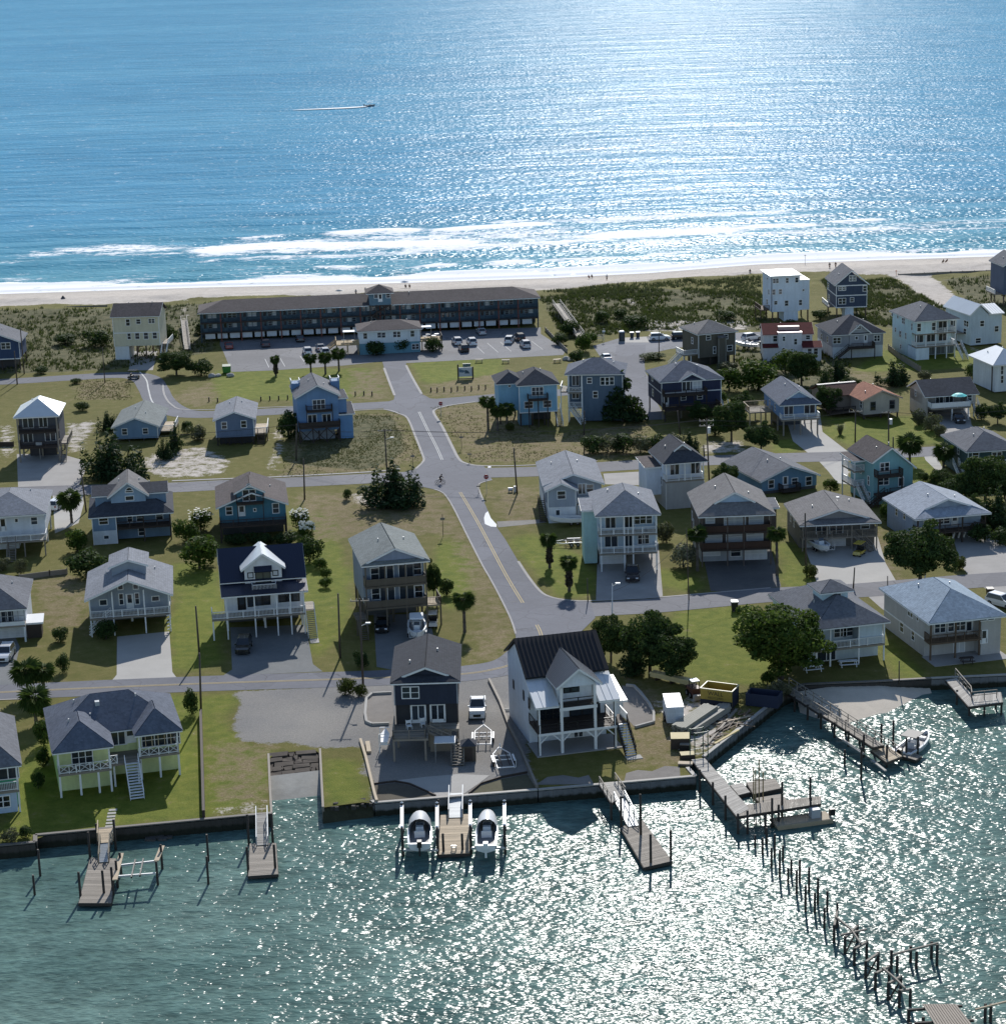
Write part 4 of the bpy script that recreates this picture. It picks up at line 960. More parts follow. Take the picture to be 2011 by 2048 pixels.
# 17 metal roofed three storey house, left
h=House('beach_house','three storey house with shaded porches and pale blue metal hip roof at left','f',(103,370),(449,354),(150,706));W,He=h.W,h.He;D=10;dk=siding((0.10,0.105,0.125));dp=2.2
h.wall(0,dp,2.6,W,D,He,dk);h.roof('hip',-h.ov,-h.ov,W+h.ov,D+h.ov,He,2.5,METW);h.porch(dp,[2.7,5.5],[.1,W-.1],He,DARKWOOD,DARKWOOD,GREYWOOD,pw=.26)
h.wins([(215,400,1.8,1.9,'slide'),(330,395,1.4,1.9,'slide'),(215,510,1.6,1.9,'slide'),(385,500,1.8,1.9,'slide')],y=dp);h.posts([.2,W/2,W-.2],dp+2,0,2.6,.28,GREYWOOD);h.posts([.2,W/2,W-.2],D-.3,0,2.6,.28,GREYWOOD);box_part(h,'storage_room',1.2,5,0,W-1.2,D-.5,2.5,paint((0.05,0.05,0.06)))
h.deck(W,2.5,W+1.4,9,2.7);h.rail([(W+1.35,2.5),(W+1.35,9)],2.7,GREYWOOD);h.stairs((W+.7,2.5,2.6),(W+.7,-1.5,.1),1.1,GREYWOOD,GREYWOOD)
# 18 small cottages
def cottage(label,Z,EL,ER,B,D,rise,z0,wallc,roofm,wl,side=None):
 h=House('cottage',label,Z,EL,ER,B,cat='cottage');W,He=h.W,h.He;wm=siding(wallc)
 h.wall(0,0,z0,W,D,He,wm,gable='front',rise=rise-.15);h.roof('front',-h.ov,-h.ov,W+h.ov,D+h.ov,He,rise,roofm);h.wins(wl);h.corners(0,W,0,z0,He)
 for y in (.25,D/2,D-.25):h.posts([.2,W/3,W*2/3,W-.2],y,0,z0,.25,DARKWOOD)
 return h
h=cottage('small blue cottage with pale green roof behind the dark cedars','f',(846,448),(1215,434),(880,548),15,1.8,.5,(0.17,0.26,0.37),SH_GRN,[(950,470,.9,1.1),(1108,465,.9,1.0)]);W=h.W
h.deck(W,4,W+2.6,12,.9,PALEWOOD);h.rail([(W+.1,4.05),(W+2.55,4.05),(W+2.55,12)],.9)
h.post(W+2.5,4.1,0,.8,.2,GREYWOOD);h.post(W+2.5,11.8,0,.8,.2,GREYWOOD)
h=cottage('small slate blue cottage with pale roof and white side deck','g',(98,391),(424,376),(110,578),13,1.5,1.5,(0.13,0.175,0.26),SH_LT,[(185,422,.9,1.2),(333,412,.9,1.2)]);W=h.W
h.deck(W,2,W+2.4,10,1.6,PALEWOOD);h.rail([(W+.1,2.05),(W+2.35,2.05),(W+2.35,10)],1.6);h.posts([W+2.3],2.2,0,1.5,.2,DARKWOOD);h.posts([W+2.3],9.6,0,1.5,.2,DARKWOOD);h.stairs((W+1.2,2,1.5),(W+1.2,-.6,.1),1.2,DARKWOOD,DARKWOOD)
mb=MB();n=8
for i in range(n):mb.beam((W*i/n,-.02,.15),(W*(i+1)/n,-.02,1.4),.08).beam((W*i/n,-.02,1.4),(W*(i+1)/n,-.02,.15),.08)
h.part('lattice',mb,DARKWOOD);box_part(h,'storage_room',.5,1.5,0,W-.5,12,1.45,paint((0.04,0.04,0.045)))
# 20 bright blue tall house
h=House('beach_house','tall vivid blue house with front gable and twin balconies near the street corner','g',(720,218),(1070,195),(765,548));W,He=h.W,h.He;D=11
vb=siding((0.15,0.26,0.45));h.wall(0,0,1.9,W,D,He,vb,gable='front',rise=2.0);h.roof('front',-h.ov,-.9,W+h.ov,D+h.ov,He,2.2,SH_GREY);h.wall(W,.8,1.9,W+1.6,8,He-.8,vb,'side_wing');h.roof('shed',W-.1,.5,W+1.9,8.2,He-.8,.1,SH_DK);h.wall(W+.02,.4,0,W+2.6,6,4.6,siding((0.17,0.32,0.56)),'side_room');h.roof('shed',W,0,W+3.0,6.2,4.6,1.0,SH_DK)
h.wins([(905,262,2.2,1.7,'tri'),(855,377,1.5,1.7,'slide'),(965,372,1.5,1.7,'slide')]);z=h.on(905,300).z;a,b=h.xs(808,1002,py=300);h.deck(a,-1.5,b,-.05,z,DARKWOOD);h.rail([(a,-.1),(a,-1.45),(b,-1.45),(b,-.1)],z,DARKWOOD)
z2=h.on(915,415).z;h.deck(0,-2,W,-.05,z2,DARKWOOD);h.rail([(.05,-.1),(.05,-1.95),(W,-1.95),(W,-.1)],z2,DARKWOOD,style='solid',h=.9);h.posts([.1,W*.33,W*.66,W-.1],-1.9,0,z2-.2,.2,DARKWOOD);h.posts([a,b],-1.4,z2,z,.15,DARKWOOD)
mb=MB()
for i in range(3):mb.beam((W*i/3,-1.9,.2),(W*(i+1)/3,-1.9,z2-.3),.14).beam((W*i/3,-1.9,z2-.3),(W*(i+1)/3,-1.9,.2),.14)
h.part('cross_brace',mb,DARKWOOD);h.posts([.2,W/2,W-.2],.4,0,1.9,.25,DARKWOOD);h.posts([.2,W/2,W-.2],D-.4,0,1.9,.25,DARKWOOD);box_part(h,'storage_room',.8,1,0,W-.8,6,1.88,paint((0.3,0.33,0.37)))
for x in (-.4,W-.6):box_part(h,'roof_turret',x,6.5,He-.5,x+1.6,9,He+1.4,vb);h.rail([(x,9),(x,6.5),(x+1.6,6.5),(x+1.6,9)],He+1.4,h=.6)
# 21 grey and white house behind the boat
h=House('beach_house','grey house with low pale roof, white lower storey and front gable bay','h',(1083,888),(1554,868),(1115,1128));W,He=h.W,h.He;D=15
gu=siding((0.33,0.37,0.44));gw=siding((0.68,0.71,0.75));h.wall(0,0,2.6,W,D,He,gu,gable='front',rise=1.6);h.wall(.03,.05,0,W-.03,D,2.6,gw,'lower_wall');h.roof('front',-h.ov,-.8,W+h.ov,D+h.ov,He,1.8,SH_LT)
bw=h.xs(1350,py=930,y=-3.2)[0];h.wall(.2,-3.2,2.6,bw-.3,0,He-.1,gu,'front_bay',gable='front',rise=1.0);h.wall(.22,-3.15,0,bw-.32,0,2.6,gw,'lower_wall');h.roof('front',-.3,-3.7,bw+.1,0.5,He-.1,1.2,SH_LT)
h.wins([(1227,952,1.2,1.2)],y=-3.2);h.wins([(1200,488,.8,1.3,'door')],y=-3.15,Z='m');h.wins([(1385,905,1.2,1.6,'slide'),(1440,900,1.2,1.2)]);h.corners(.2,bw-.3,-3.2,2.6,He-.1)
h.deck(bw,-2,W,-.05,2.7);h.rail([(bw,-1.95),(W,-1.95),(W,-.1)],2.7);h.posts([bw+.2,W-.1],-1.9,0,2.6,.18);h.stairs((-.6,2,2.5),(-.6,-2.5,.1),1.0,DARKWOOD,DARKWOOD)
# 22 pale three-storey house with white porches
h=House('beach_house','pale blue three storey house with full white porches and a pickup in front','m',(1488,512),(1980,493),(1528,930));W,He=h.W,h.He;D=13;dp=2.4
bl_=siding((0.46,0.57,0.68));te=siding((0.38,0.56,0.58));l1,l2=He*.325,He*.66;h.wall(0,dp,l1,W,D,He,bl_);h.roof('hip',-.5,-.5,W+.5,D+.5,He,2.5,SH_LT)
h.wall(-1.9,4,.2,0,9,He-.2,te,'side_wing');h.roof('shed',-2.3,3.6,.1,9.4,He-.2,.4,SH_LT);px=h.xs(1528,1705,1772,py=620)+[W-.1];h.porch(dp,[l1,l2],px,He,GREYWOOD,TRIM,TRIM,pw=.2)
h.wins([(1600,555,1.4,1.6,'slide'),(1740,545,1.5,1.8,'slide'),(1605,690,1.8,1.9,'slide')],y=dp);h.wins([(275,530,.9,1.3),(325,525,.8,1.3),(370,525,.8,1.3),(310,675,.9,1.6),(345,672,.9,1.6),(215,690,1.0,1.9,'slide')],y=dp,Z='n')
h.wall(.3,dp+1.6,0,W*.5,D,l1-.26,siding((0.6,0.65,0.7)),'ground_floor');h.put_win((W*.25,dp+1.6,1.15),2.9,2.1,'sash',gm=GARAGE,name='garage_door');h.posts([W*.75,W-.2],D-.4,0,l1,.25);h.posts([W-.2],D/2,0,l1,.25);h.wall(W*.5,D-3,0,W-.2,D,l1-.26,paint((0.1,0.11,0.12)),'ground_floor');h.swins([(1450,480,.8,1.2),(1455,600,.8,1.2)],x=-1.9)
# 23 white tower house with black hip roof
h=House('beach_house','slim white house with dark hip roof, upper balcony and beige base beside a utility pole','i',(483,950),(815,924),(495,1293));W,He=h.W,h.He;D=8.5;dp=1.6;z=He-3.0
wc=siding((0.60,0.66,0.76));be=siding((0.36,0.36,0.36));h.wall(0,dp,z,W,D,He,wc);h.wall(0,0,0,W,D,z-.26,be,'ground_floor');h.roof('dutch',-.5,-.5,W+.5,D+.5,He,2.6,SH_DK,dg=2.2,gmat=SH_GREY);h.porch(dp,[z],[.1,W*.5,W-.1],He,GREYWOOD,TRIM,TRIM,zp=z)
h.wins([(565,985,1.4,1.7,'slide'),(722,975,1.4,1.7,'slide')],y=dp);h.swins([(462,960,.7,1.1),(465,1070,.8,1.3)]);h.corners(0,W,0,0,z-.3,paint((0.5,0.5,0.5)))
h.wall(-2.4,3,1.8,0,D-.5,He-1.2,wc,'side_wing');h.roof('shed',-2.8,2.6,.05,D,He-1.2,.5,SH_BR);h.posts([-2.3],3.2,0,1.8,.2,DARKWOOD);h.posts([-2.3],D-.8,0,1.8,.2,DARKWOOD)
# 24 brown three-storey house
h=House('beach_house','brown three storey house with dark wood decks and white window shades','n',(748,515),(1330,493),(768,893));W,He=h.W,h.He;D=13;dp=2.2
bn=siding((0.115,0.095,0.085));l1,l2=He*.335,He*.665;h.wall(0,dp,l1,W,D,He,bn);h.roof('dutch',-.5,-.5,W+.5,D+.5,He,2.9,SH_TAN,dg=2.6,gmat=siding((0.35,0.47,0.62)));px=[.1]+h.xs(968,1092,py=600)+[W-.1];h.porch(dp,[l1,l2],px,He,DARKWOOD,wood((0.07,0.04,0.03)),wood((0.12,0.095,0.08)),style='solid')
h.wins([(862,662,2.3,1.5,'sash'),(1017,656,2.2,1.5,'sash'),(1175,648,2.3,1.5,'sash'),(835,535,1.2,.8,'sash'),(985,535,1.6,1.3,'sash'),(1060,533,1.6,1.3,'sash'),(1185,527,2.0,1.3,'sash')],y=dp,gm=CURT)
h.wall(.2,dp+.6,0,W-.2,D,l1-.26,siding((0.38,0.40,0.43)),'ground_floor');h.wins([(1180,787,3.2,1.9,'sash'),(845,775,2.4,1.1,'sash')],y=dp+.6,gm=GARAGE,name='garage_door');h.wins([(1030,775,1.4,1.3)],y=dp+.6);h.corners(0,W,dp,l1,He,paint((.3,.28,.26)))
h.swins([(700,500,.8,1.2),(710,560,.8,1.2)]);h.wall(W,7,2.5,W+1.8,11,He-1,bn,'side_wing');h.roof('shed',W,6.6,W+2.2,11.4,He-1,.3,SH_GREY)
# 25 blue cottage
h=House('cottage','broad blue cottage with grey gable roof and four white framed openings','i',(1220,1086),(1673,1033),(1230,1178),cat='cottage');W,He=h.W,h.He;D=14
bb=siding((0.14,0.25,0.36));h.wall(0,0,.5,W,D,He,bb,gable='front',rise=1.9);h.roof('front',-.5,-.5,W+.5,D+.5,He,2.1,SH_GREY);h.wins([(1300,1097,.9,1.3),(1407,1085,.8,1.9,'door'),(1478,1075,1.0,1.0),(1585,1073,1.0,1.4)]);h.swins([(1160,1010,.8,1.1),(1110,985,.8,1.1)]);box_part(h,'foundation',.1,.1,0,W-.1,D-.1,.5,paint((0.08,0.08,0.09)));h.deck(W*.3,-1.8,W*.62,-.05,.6,DARKWOOD);h.rail([(W*.3,-.1),(W*.3,-1.75),(W*.62,-1.75),(W*.62,-.1)],.6,DARKWOOD)
# 26 teal saltbox
h=House('beach_house','tall teal saltbox house with brown roof and white side porch','j',(886,941),(1224,908),(890,1258));W,He=h.W,h.He;D=9
ta=siding((0.20,0.38,0.42));mb=MB();xr=-.3+(W+.6)*.44;h.part('wall',mb.prism([(0,0,0),(W,0,0),(W,0,He-1.3),(xr,0,He+2.0),(0,0,He)],(0,D,0)),ta);h.roof('front',-.45,-.45,W+.45,D+.45,He,2.15,SH_BR,rise2=1.5)
h.wins([(978,968,1.5,1.4,'dbl'),(950,1075,.8,1.2),(990,1073,.8,1.2),(1103,1080,.8,1.3,'arch')]);h.swins([(745,880,.6,1.4),(742,980,.6,1.4),(797,995,.5,.8),(857,1070,.6,1.4),(860,930,.5,1.0),(862,1190,.7,1.3)]);z=h.on(990,1020).z;a,b=h.xs(897,1085,py=1020);h.deck(a,-1.6,b,-.05,z,DARKWOOD);h.rail([(a,-.1),(a,-1.55),(b,-1.55),(b,-.1)],z,DARKWOOD);z2=2.0;h.deck(a,-1.8,W,-.05,z2,DARKWOOD);h.rail([(a+2,-1.75),(W,-1.75),(W,-.1)],z2,DARKWOOD);h.posts([a+.1,b-.1],-1.5,0,z,.18,DARKWOOD);h.stairs((a+1.6,-1.2,z2),(a-1.2,-1.2,.1),1,DARKWOOD,DARKWOOD);h.posts([W-.1],-1.7,0,z2,.18,DARKWOOD)
for zz in (2.4,4.9):h.deck(-1.8,3.5,-.05,8.5,zz);h.rail([(-.1,3.55),(-1.75,3.55),(-1.75,8.5)],zz)
h.posts([-1.7],3.6,0,He-.5,.18);h.posts([-1.7],8.4,0,He-.5,.18);h.roof('shed',-2.1,3.3,0,8.7,He-.5,.3,SH_BR);h.stairs((-.9,3.5,2.3),(-.9,.2,.1),1,GREYWOOD,TRIM)
# 27 dark green house
h=House('beach_house','dark green house with grey hip roof behind palms at right','j',(1603,858),(2010,832),(1615,1085));W,He=h.W,h.He;D=12
dg_=siding((0.045,0.085,0.085));h.wall(0,0,.3,W,D,He,dg_);h.roof('hip',-.5,-.5,W+.5,D+.5,He,2.2,SH_GREY);h.corners(0,W,0,.3,He);h.wins([(1670,880,1.0,1.0),(1832,882,1.6,1.2,'dbl'),(1680,990,1.0,.9)]);h.swins([(1540,840,.8,1.2),(1545,930,.8,1.2)]);z=h.on(1790,945).z;h.deck(3.6,-1.5,W,-.05,z);h.rail([(3.6,-.1),(3.6,-1.45),(W,-1.45)],z);h.posts([3.7,W*.7],-1.4,0,z,.18);h.stairs((-.7,4,2.4),(-.7,0,.1),1,GREYWOOD,TRIM)
# 28 blue cottage on stilts with carport
h=House('cottage','blue stilt cottage with slate roof above a concrete driveway','i',(1366,503),(1678,486),(1412,725),cat='cottage');W,He=h.W,h.He;D=14;z0=3.0
cb=siding((0.17,0.27,0.44));h.wall(0,1.0,z0,W,D,He,cb);h.roof('dutch',-.5,-.5,W+.5,D+.5,He,2.3,SH_BLUE,dg=1.5,gmat=siding((0.24,0.36,0.55)));h.wins([(1432,542,1.6,1.8,'slide'),(1592,527,1.9,1.8,'slide')],y=1.0);h.deck(-.2,-.8,W+.2,1,z0);h.rail([(-.15,.9),(-.15,-.75),(W+.15,-.75),(W+.15,.9)],z0);h.swins([(1330,510,.8,1.1),(1290,480,.8,1.1)])
for y in (-.6,4,9,13.6):h.posts([.2,W/2,W-.2],y,0,z0,.25,GREYWOOD)
h.deck(-4.5,7,-.05,12,z0);h.rail([(-.1,7.05),(-4.45,7.05),(-4.45,12),(-.1,12)],z0,PALEWOOD)
for x in (-4.3,-2.2):h.posts([x],7.2,0,z0-.2,.2,PALEWOOD);h.posts([x],11.8,0,z0-.2,.2,PALEWOOD)
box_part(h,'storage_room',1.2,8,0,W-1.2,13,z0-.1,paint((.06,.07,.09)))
# 29 tan cottage with terracotta roof
h=House('cottage','tan cottage with terracotta gable roof and brown rear wing','j',(810,470),(1114,443),(818,608),cat='cottage');W,He=h.W,h.He;D=8
tn=siding((0.45,0.40,0.35));tc=shingle((0.42,0.19,0.12));h.wall(0,0,.9,W,D,He,tn,gable='front',rise=1.5);h.roof('front',-.5,-.5,W+.5,D+.5,He,1.7,tc,trim=paint((.5,.4,.34)));h.wins([(890,503,.9,1.5),(1035,490,.9,1.5)],fm=paint((.12,.12,.13)));h.swins([(800,490,.9,1.3)])
for y in (.3,7.6):h.posts([.2,W/2,W-.2],y,0,.9,.25,DARKWOOD)
h.wall(-5,6,.9,2,13,He,siding((.25,.2,.17)),'rear_wing',gable='side',rise=1.4);h.roof('side',-5.4,5.5,2.4,13.5,He,1.6,shingle((.14,.075,.06)),trim=None);box_part(h,'ridge_cap',-5.4,9.2,He+1.62,2.4,10.0,He+1.74,metal((.16,.17,.18),.6));h.deck(-5,3.5,-.1,6,.9,DARKWOOD);h.rail([(-5,6),(-5,3.55),(-.1,3.55)],.9,DARKWOOD)
# 30 tan cottage with white deck and turquoise umbrella
h=House('cottage','tan cottage with dark side gable roof, white front deck and carport below','j',(1286,438),(1697,411),(1335,608),cat='cottage');W,He=h.W,h.He;D=9;dp=2.2;z0=2.5
tw=siding((0.48,0.44,0.41));h.wall(0,dp,z0,W,D,He,tw);h.wall(W*.82,0,z0,W,dp,He,tw,'front_room');h.part('gable_panel',MB().prism([(0,-.2,He),(0,D+.2,He),(0,D/2,He+2.0)],(.12,0,0)),tw);h.part('gable_panel',MB().prism([(W-.12,-.2,He),(W-.12,D+.2,He),(W-.12,D/2,He+2.0)],(.12,0,0)),tw);h.wall(0,0,0,.3,D,He-.02,tw,'side_wall');h.roof('side',-.5,-.5,W+.5,D+.5,He,2.2,SH_DK)
h.deck(.3,-2.0,W*.82,dp,z0);h.rail([(.3,0),(.3,-1.95),(W*.82,-1.95),(W*.82,0)],z0,TRIM,style='solid');h.posts([W*.45,W*.78],-1.85,0,z0,.2);h.wins([(1395,465,1.4,1.8,'slide'),(1470,460,1.4,1.8,'slide')],y=dp);h.wins([(1625,440,.8,1.1)]);h.swins([(1215,405,.6,1.0)]);h.wall(.3,6,0,W,D,z0,paint((.12,.12,.13)),'ground_floor');h.stairs((W+.1,1,z0),(W+.1,-2.6,.1),1.1,GREYWOOD,TRIM);h.posts([W-.2],.3,0,z0,.25);h.posts([W-.2],5,0,z0,.25)
TANC=h
# 31 left-edge white house
h=House('beach_house','white house with front deck cut by the left edge beside a palm','k',(-246,452),(354,414),(-220,735));W,He=h.W,h.He;D=14;z0=2.5
ww=siding((0.62,0.66,0.72));h.wall(0,1.0,z0,W,D,He,ww);h.roof('hip',-h.ov,-h.ov,W+h.ov,D+h.ov,He,2.3,SH_LT);h.wins([(25,495,.9,1.9,'door'),(127,460,.4,.5),(262,463,.9,1.1)],y=1.0);h.deck(0,-2.2,W+.3,.95,z0);h.rail([(.05,.9),(.05,-2.15),(W+.2,-2.15),(W+.2,.9)],z0);h.posts([.2,W*.5,W*.72,W],-2.1,0,z0,.2,GREYWOOD);h.wall(.3,3,0,W*.6,D,z0,ww,'ground_floor');h.stairs((W*.55,-2.2,z0),(W*.55,-5.2,.1),1.3,GREYWOOD,GREYWOOD);h.posts([W-.2],D-.5,0,z0,.25);h.posts([W-.2],6,0,z0,.25)
# 32 blue house with tiered roofs
h=House('beach_house','blue house with arched gable window, dark dormers and shaded porch','k',(678,446),(1320,401),(702,650));W,He=h.W,h.He;D=12
bz=siding((0.17,0.25,0.35));wl_=siding((0.62,0.66,0.70));a=h.xs(885,py=480)[0];h.wall(0,0,2.2,a,D,He,bz);h.wall(0,.03,0,a,D,2.2,wl_,'lower_wall');h.wall(a,2.6,0,W,D,He,bz,'rear_wall');h.deck(a,0,W,2.6,2.4,DARKWOOD);h.rail([(a,.06),(W-.05,.06),(W-.05,2.6)],2.4,DARKWOOD);h.posts([a+.1,(a+W)/2,W-.12],.14,0,He,.2,DARKWOOD)
mb=MB();h.slab(mb,[(-.5,-.5,He),(W+.5,-.5,He),(W-2.2,2.9,He+1.5),(2.2,2.9,He+1.5)]);h.slab(mb,[(-.5,-.5,He),(2.2,2.9,He+1.5),(2.2,D-2,He+1.5),(-.5,D+.5,He)]);h.slab(mb,[(W+.5,-.5,He),(W+.5,D+.5,He),(W-2.2,D-2,He+1.5),(W-2.2,2.9,He+1.5)]);h.slab(mb,[(-.5,D+.5,He),(2.2,D-2,He+1.5),(W-2.2,D-2,He+1.5),(W+.5,D+.5,He)]);r_=h.part('roof',mb,SH_DK);h.part('fascia',MB().beam((-.5,-.5,He),(W+.5,-.5,He),.05,.24).beam((-.5,-.5,He),(-.5,D+.5,He),.05,.24),TRIM,r_)
h.wall(.6,3.2,He+.3,W-.5,8.6,He+2.5,bz,'upper_wall');h.roof('side',.1,2.9,W-.1,9.0,He+2.5,1.0,SH_DK);c=h.xs(975,py=250,y=2.6)[0];h.wall(c-2.7,2.4,He+.8,c+2.7,10,He+2.4,siding((.26,.36,.48)),'center_gable',gable='front',rise=2.0);h.roof('front',c-3.2,1.9,c+3.2,11,He+2.35,2.3,SH_TAN);h.wins([(985,240,1.1,.25,'arch'),(988,290,1.2,.6)],y=2.4);h.wins([(790,465,1.3,1.0),(812,588,.7,.5)]);h.wins([(1065,440,.9,1.1),(1215,425,1.0,1.1),(990,445,.7,1.1),(1080,545,.9,1.2)],y=2.6);h.corners(0,a,0,0,He)
# 33 teal house with brown roof
h=House('beach_house','teal house with broad brown roof, raised centre gable and dark front deck','l',(122,375),(674,340),(140,605));W,He=h.W,h.He;D=13;z0=2.6
tq=siding((0.07,0.19,0.26));h.wall(0,0,z0,W,D,He,tq,gable='front',rise=2.0);h.roof('front',-.45,-.45,W+.45,D+.45,He,2.2,SH_BR);a,b=h.xs(275,480,py=260);h.wall(a,-.06,He+.2,b,6,He+2.2,tq,'center_gable',gable='front',rise=1.1);h.roof('front',a-.35,-.5,b+.35,6.5,He+2.2,1.25,SH_BR);h.wins([(222,387,.9,1.2),(318,387,.9,1.5,'door'),(577,367,.9,1.5),(418,380,.3,.4)]);h.wins([(375,268,1.9,1.7,'slide'),(372,203,.8,.15,'arch')],y=-.06)
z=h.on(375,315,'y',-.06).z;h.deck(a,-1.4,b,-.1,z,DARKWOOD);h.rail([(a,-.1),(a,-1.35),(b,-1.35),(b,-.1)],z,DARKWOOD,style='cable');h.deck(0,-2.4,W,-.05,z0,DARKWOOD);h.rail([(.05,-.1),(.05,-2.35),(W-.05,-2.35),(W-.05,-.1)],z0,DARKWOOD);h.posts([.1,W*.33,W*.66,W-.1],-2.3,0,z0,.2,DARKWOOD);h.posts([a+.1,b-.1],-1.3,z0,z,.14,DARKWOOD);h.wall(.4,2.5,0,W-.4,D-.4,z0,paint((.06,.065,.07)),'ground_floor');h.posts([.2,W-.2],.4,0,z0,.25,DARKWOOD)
# 34 left-edge house with screened porch
h=House('beach_house','grey roofed house with screened porch above white garage at left edge','p',(-270,294),(205,260),(0,0),He=4.75);W,He=h.W,h.He;D=13;z0=2.4
h.wall(0,2.2,0,W,D,He,ww);h.roof('hip',-h.ov,-h.ov,W+h.ov,D+h.ov,He,2.2,SH_GREY);h.deck(0,0,W,2.2,z0);h.wall(0,.05,z0-.02,W,.15,z0+.55,TRIM,'porch_wall');mb=MB()
for i in range(10):mb.box(W*i/9-.04,.05,z0+.5,W*i/9+.04,.13,He)
mb.box(0,.04,z0+1.3,W,.1,z0+1.38);h.part('screen_frame',mb,paint((.3,.32,.35)));h.posts([.1,W*.5,W-.1],.14,0,z0,.24);h.put_win((W*.72,2.2,1.15),3.2,2.0,'sash',gm=GARAGE,name='garage_door');h.wins([(60,320,1.6,1.6,'slide')],y=2.2)
h.wall(W,1.5,0,W+2.0,4,2.1,DARKWOOD,'side_shed');h.roof('shed',W-.1,1.2,W+2.3,4.2,2.1,.35,AWN)
# 35 grey gabled house with clerestory
h=House('beach_house','grey house with gabled porch, clerestory on the roof and concrete driveway','k',(648,1080),(1315,1032),(693,1352));W,He=h.W,h.He;D=13;dp=2.3;z1=2.6
gl=siding((0.30,0.345,0.41));rz_=2.45;h.wall(0,dp,z1,W,D,He,gl,gable='front',rise=rz_-.2);h.roof('front',-.5,-.5,W+.5,D+.5,He,rz_,SH_LT);px=[.1]+h.xs(858,1100,py=1100)+[W-.12];h.porch(dp,[z1],px,He+.25,GREYWOOD,TRIM,TRIM)
for x,zz in ((px[1],He+.9),(px[2],He+.9)):h.post(x,.3,He,zz,.16)
h.wins([(925,1060,.5,1.5),(1045,1055,.5,1.5),(990,1075,.8,1.9,'door'),(788,1085,.9,.7),(1185,1055,.9,.6),(918,968,.6,.6),(1035,965,.6,.6)],y=dp);a,b=h.xs(848,1108,py=790,y=5.5);za=He+rz_*.45
h.wall(a,5.0,za,b,10.5,He+rz_+.55,gl,'clerestory',gable='front',rise=.75);h.roof('front',a-.4,4.5,b+.4,11,He+rz_+.5,.95,SH_LT);h.posts([.2,W/2,W-.2],6,0,z1,.28);h.posts([.2,W/2,W-.2],D-.4,0,z1,.28);h.wall(.6,7,0,W-.6,D-.5,z1,paint((.11,.12,.13)),'ground_floor');h.stairs((px[1]-.4,1.2,z1),(px[1]-3.4,1.2,.1),1.1,GREYWOOD,TRIM)
for i in range(5):h.part('wall_bracket',MB().beam((W-.05,-.2-i*.02,.5+i*.5),(W-.55,-.15,.35+i*.5),.2,.12),TRIM)
# 36 white farmhouse with navy metal roof
h=House('beach_house','white farmhouse with navy metal roof, centre gable balcony and long porch','l',(166,1052),(820,1002),(220,1370));W,He=h.W,h.He;D=11;dp=2.5;z1=2.95
wf=siding((0.70,0.72,0.76));H2=He+1.25;h.wall(0,dp,z1,W,D,H2,wf,gable='side',rise=3.2);h.roof('side',-.5,dp-.45,W+.5,D+.45,H2,3.45,METN,seams=.55);h.roof('shed',-.5,-.4,W+.5,dp+.1,He,.95,METN,seams=.55);pxs=[.1]+h.xs(415,585,690,py=1100)+[W-.12];h.porch(dp,[z1],pxs,He,GREYWOOD,TRIM,TRIM,x0=-1.9)
c=h.xs(480,py=850,y=dp-.2)[0];h.wall(c-2.5,dp-.35,He+.3,c+2.5,8,H2+1.75,wf,'center_gable',gable='front',rise=1.9);h.roof('front',c-2.95,dp-.8,c+2.95,8,H2+1.6,2.15,METW);h.wins([(482,900,1.9,1.9,'slide')],y=dp-.35,gm=glass((.03,.04,.03)),fm=BLACK);h.wins([(385,878,.6,.6),(575,860,.6,.6)],y=dp-.35,fm=BLACK,gm=CURT);p=h.on(478,828,'y',dp-.35);h.roof('shed',p.x-1.2,dp-1.1,p.x+1.2,dp-.35,p.z-.3,.6,METN,trim=None,name='awning')
zb=h.on(490,1000,'y',.6).z;a,b=h.xs(402,582,py=1000,y=.6);box_part(h,'balcony',a,.6,zb-.2,b,dp-.36,zb,TRIM);h.rail([(a,dp-.4),(a,.65),(b,.65),(b,dp-.4)],zb,TRIM,h=.95)
h.wins([(318,1087,.9,2.0,'door'),(390,1080,.8,1.2),(450,1068,1.0,1.3),(502,1063,1.0,1.3),(627,1045,.9,1.2),(680,1040,.9,1.2),(728,1035,.9,1.3)],y=dp,fm=BLACK)
for y in (dp+1.5,7,D-.3):h.posts([.2,W/2,W-.2],y,0,z1,.28)
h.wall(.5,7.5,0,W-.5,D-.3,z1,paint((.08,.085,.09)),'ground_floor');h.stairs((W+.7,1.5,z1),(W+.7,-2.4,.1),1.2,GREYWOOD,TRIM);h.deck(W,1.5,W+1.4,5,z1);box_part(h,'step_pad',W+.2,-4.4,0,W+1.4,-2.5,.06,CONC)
h.posts([-1.8],.15,0,z1,.2)
# 37 grey house with brown decks
h=House('beach_house','tall grey house with gable roof, two brown decks and a boat parked beneath','l',(1230,816),(1750,772),(1284,1324));W,He=h.W,h.He;D=13;dp=2.2
gb=siding((0.22,0.265,0.33));l1,l2=He*.36,He*.68;bd=wood((0.13,0.11,0.085));h.wall(0,dp,l1,W,D,He,gb);h.roof('dutch',-.45,-.45,W+.45,D+.45,He,2.0,SH_GRN,dg=.7,gmat=siding((0.26,0.31,0.42)));h.porch(dp,[l1,l2],[.1,W*.33,W*.66,W-.1],He,bd,bd,bd,style='solid')
h.wins([(1330,868,1.0,1.6),(1418,862,1.9,2.0,'slide'),(1568,850,1.9,2.0,'slide'),(1655,828,1.0,1.6)],y=dp);h.wins([(1338,1020,1.0,1.5),(1428,1022,1.9,2.0,'slide'),(1575,1010,1.9,2.0,'slide'),(1665,1000,1.0,1.6)],y=dp)
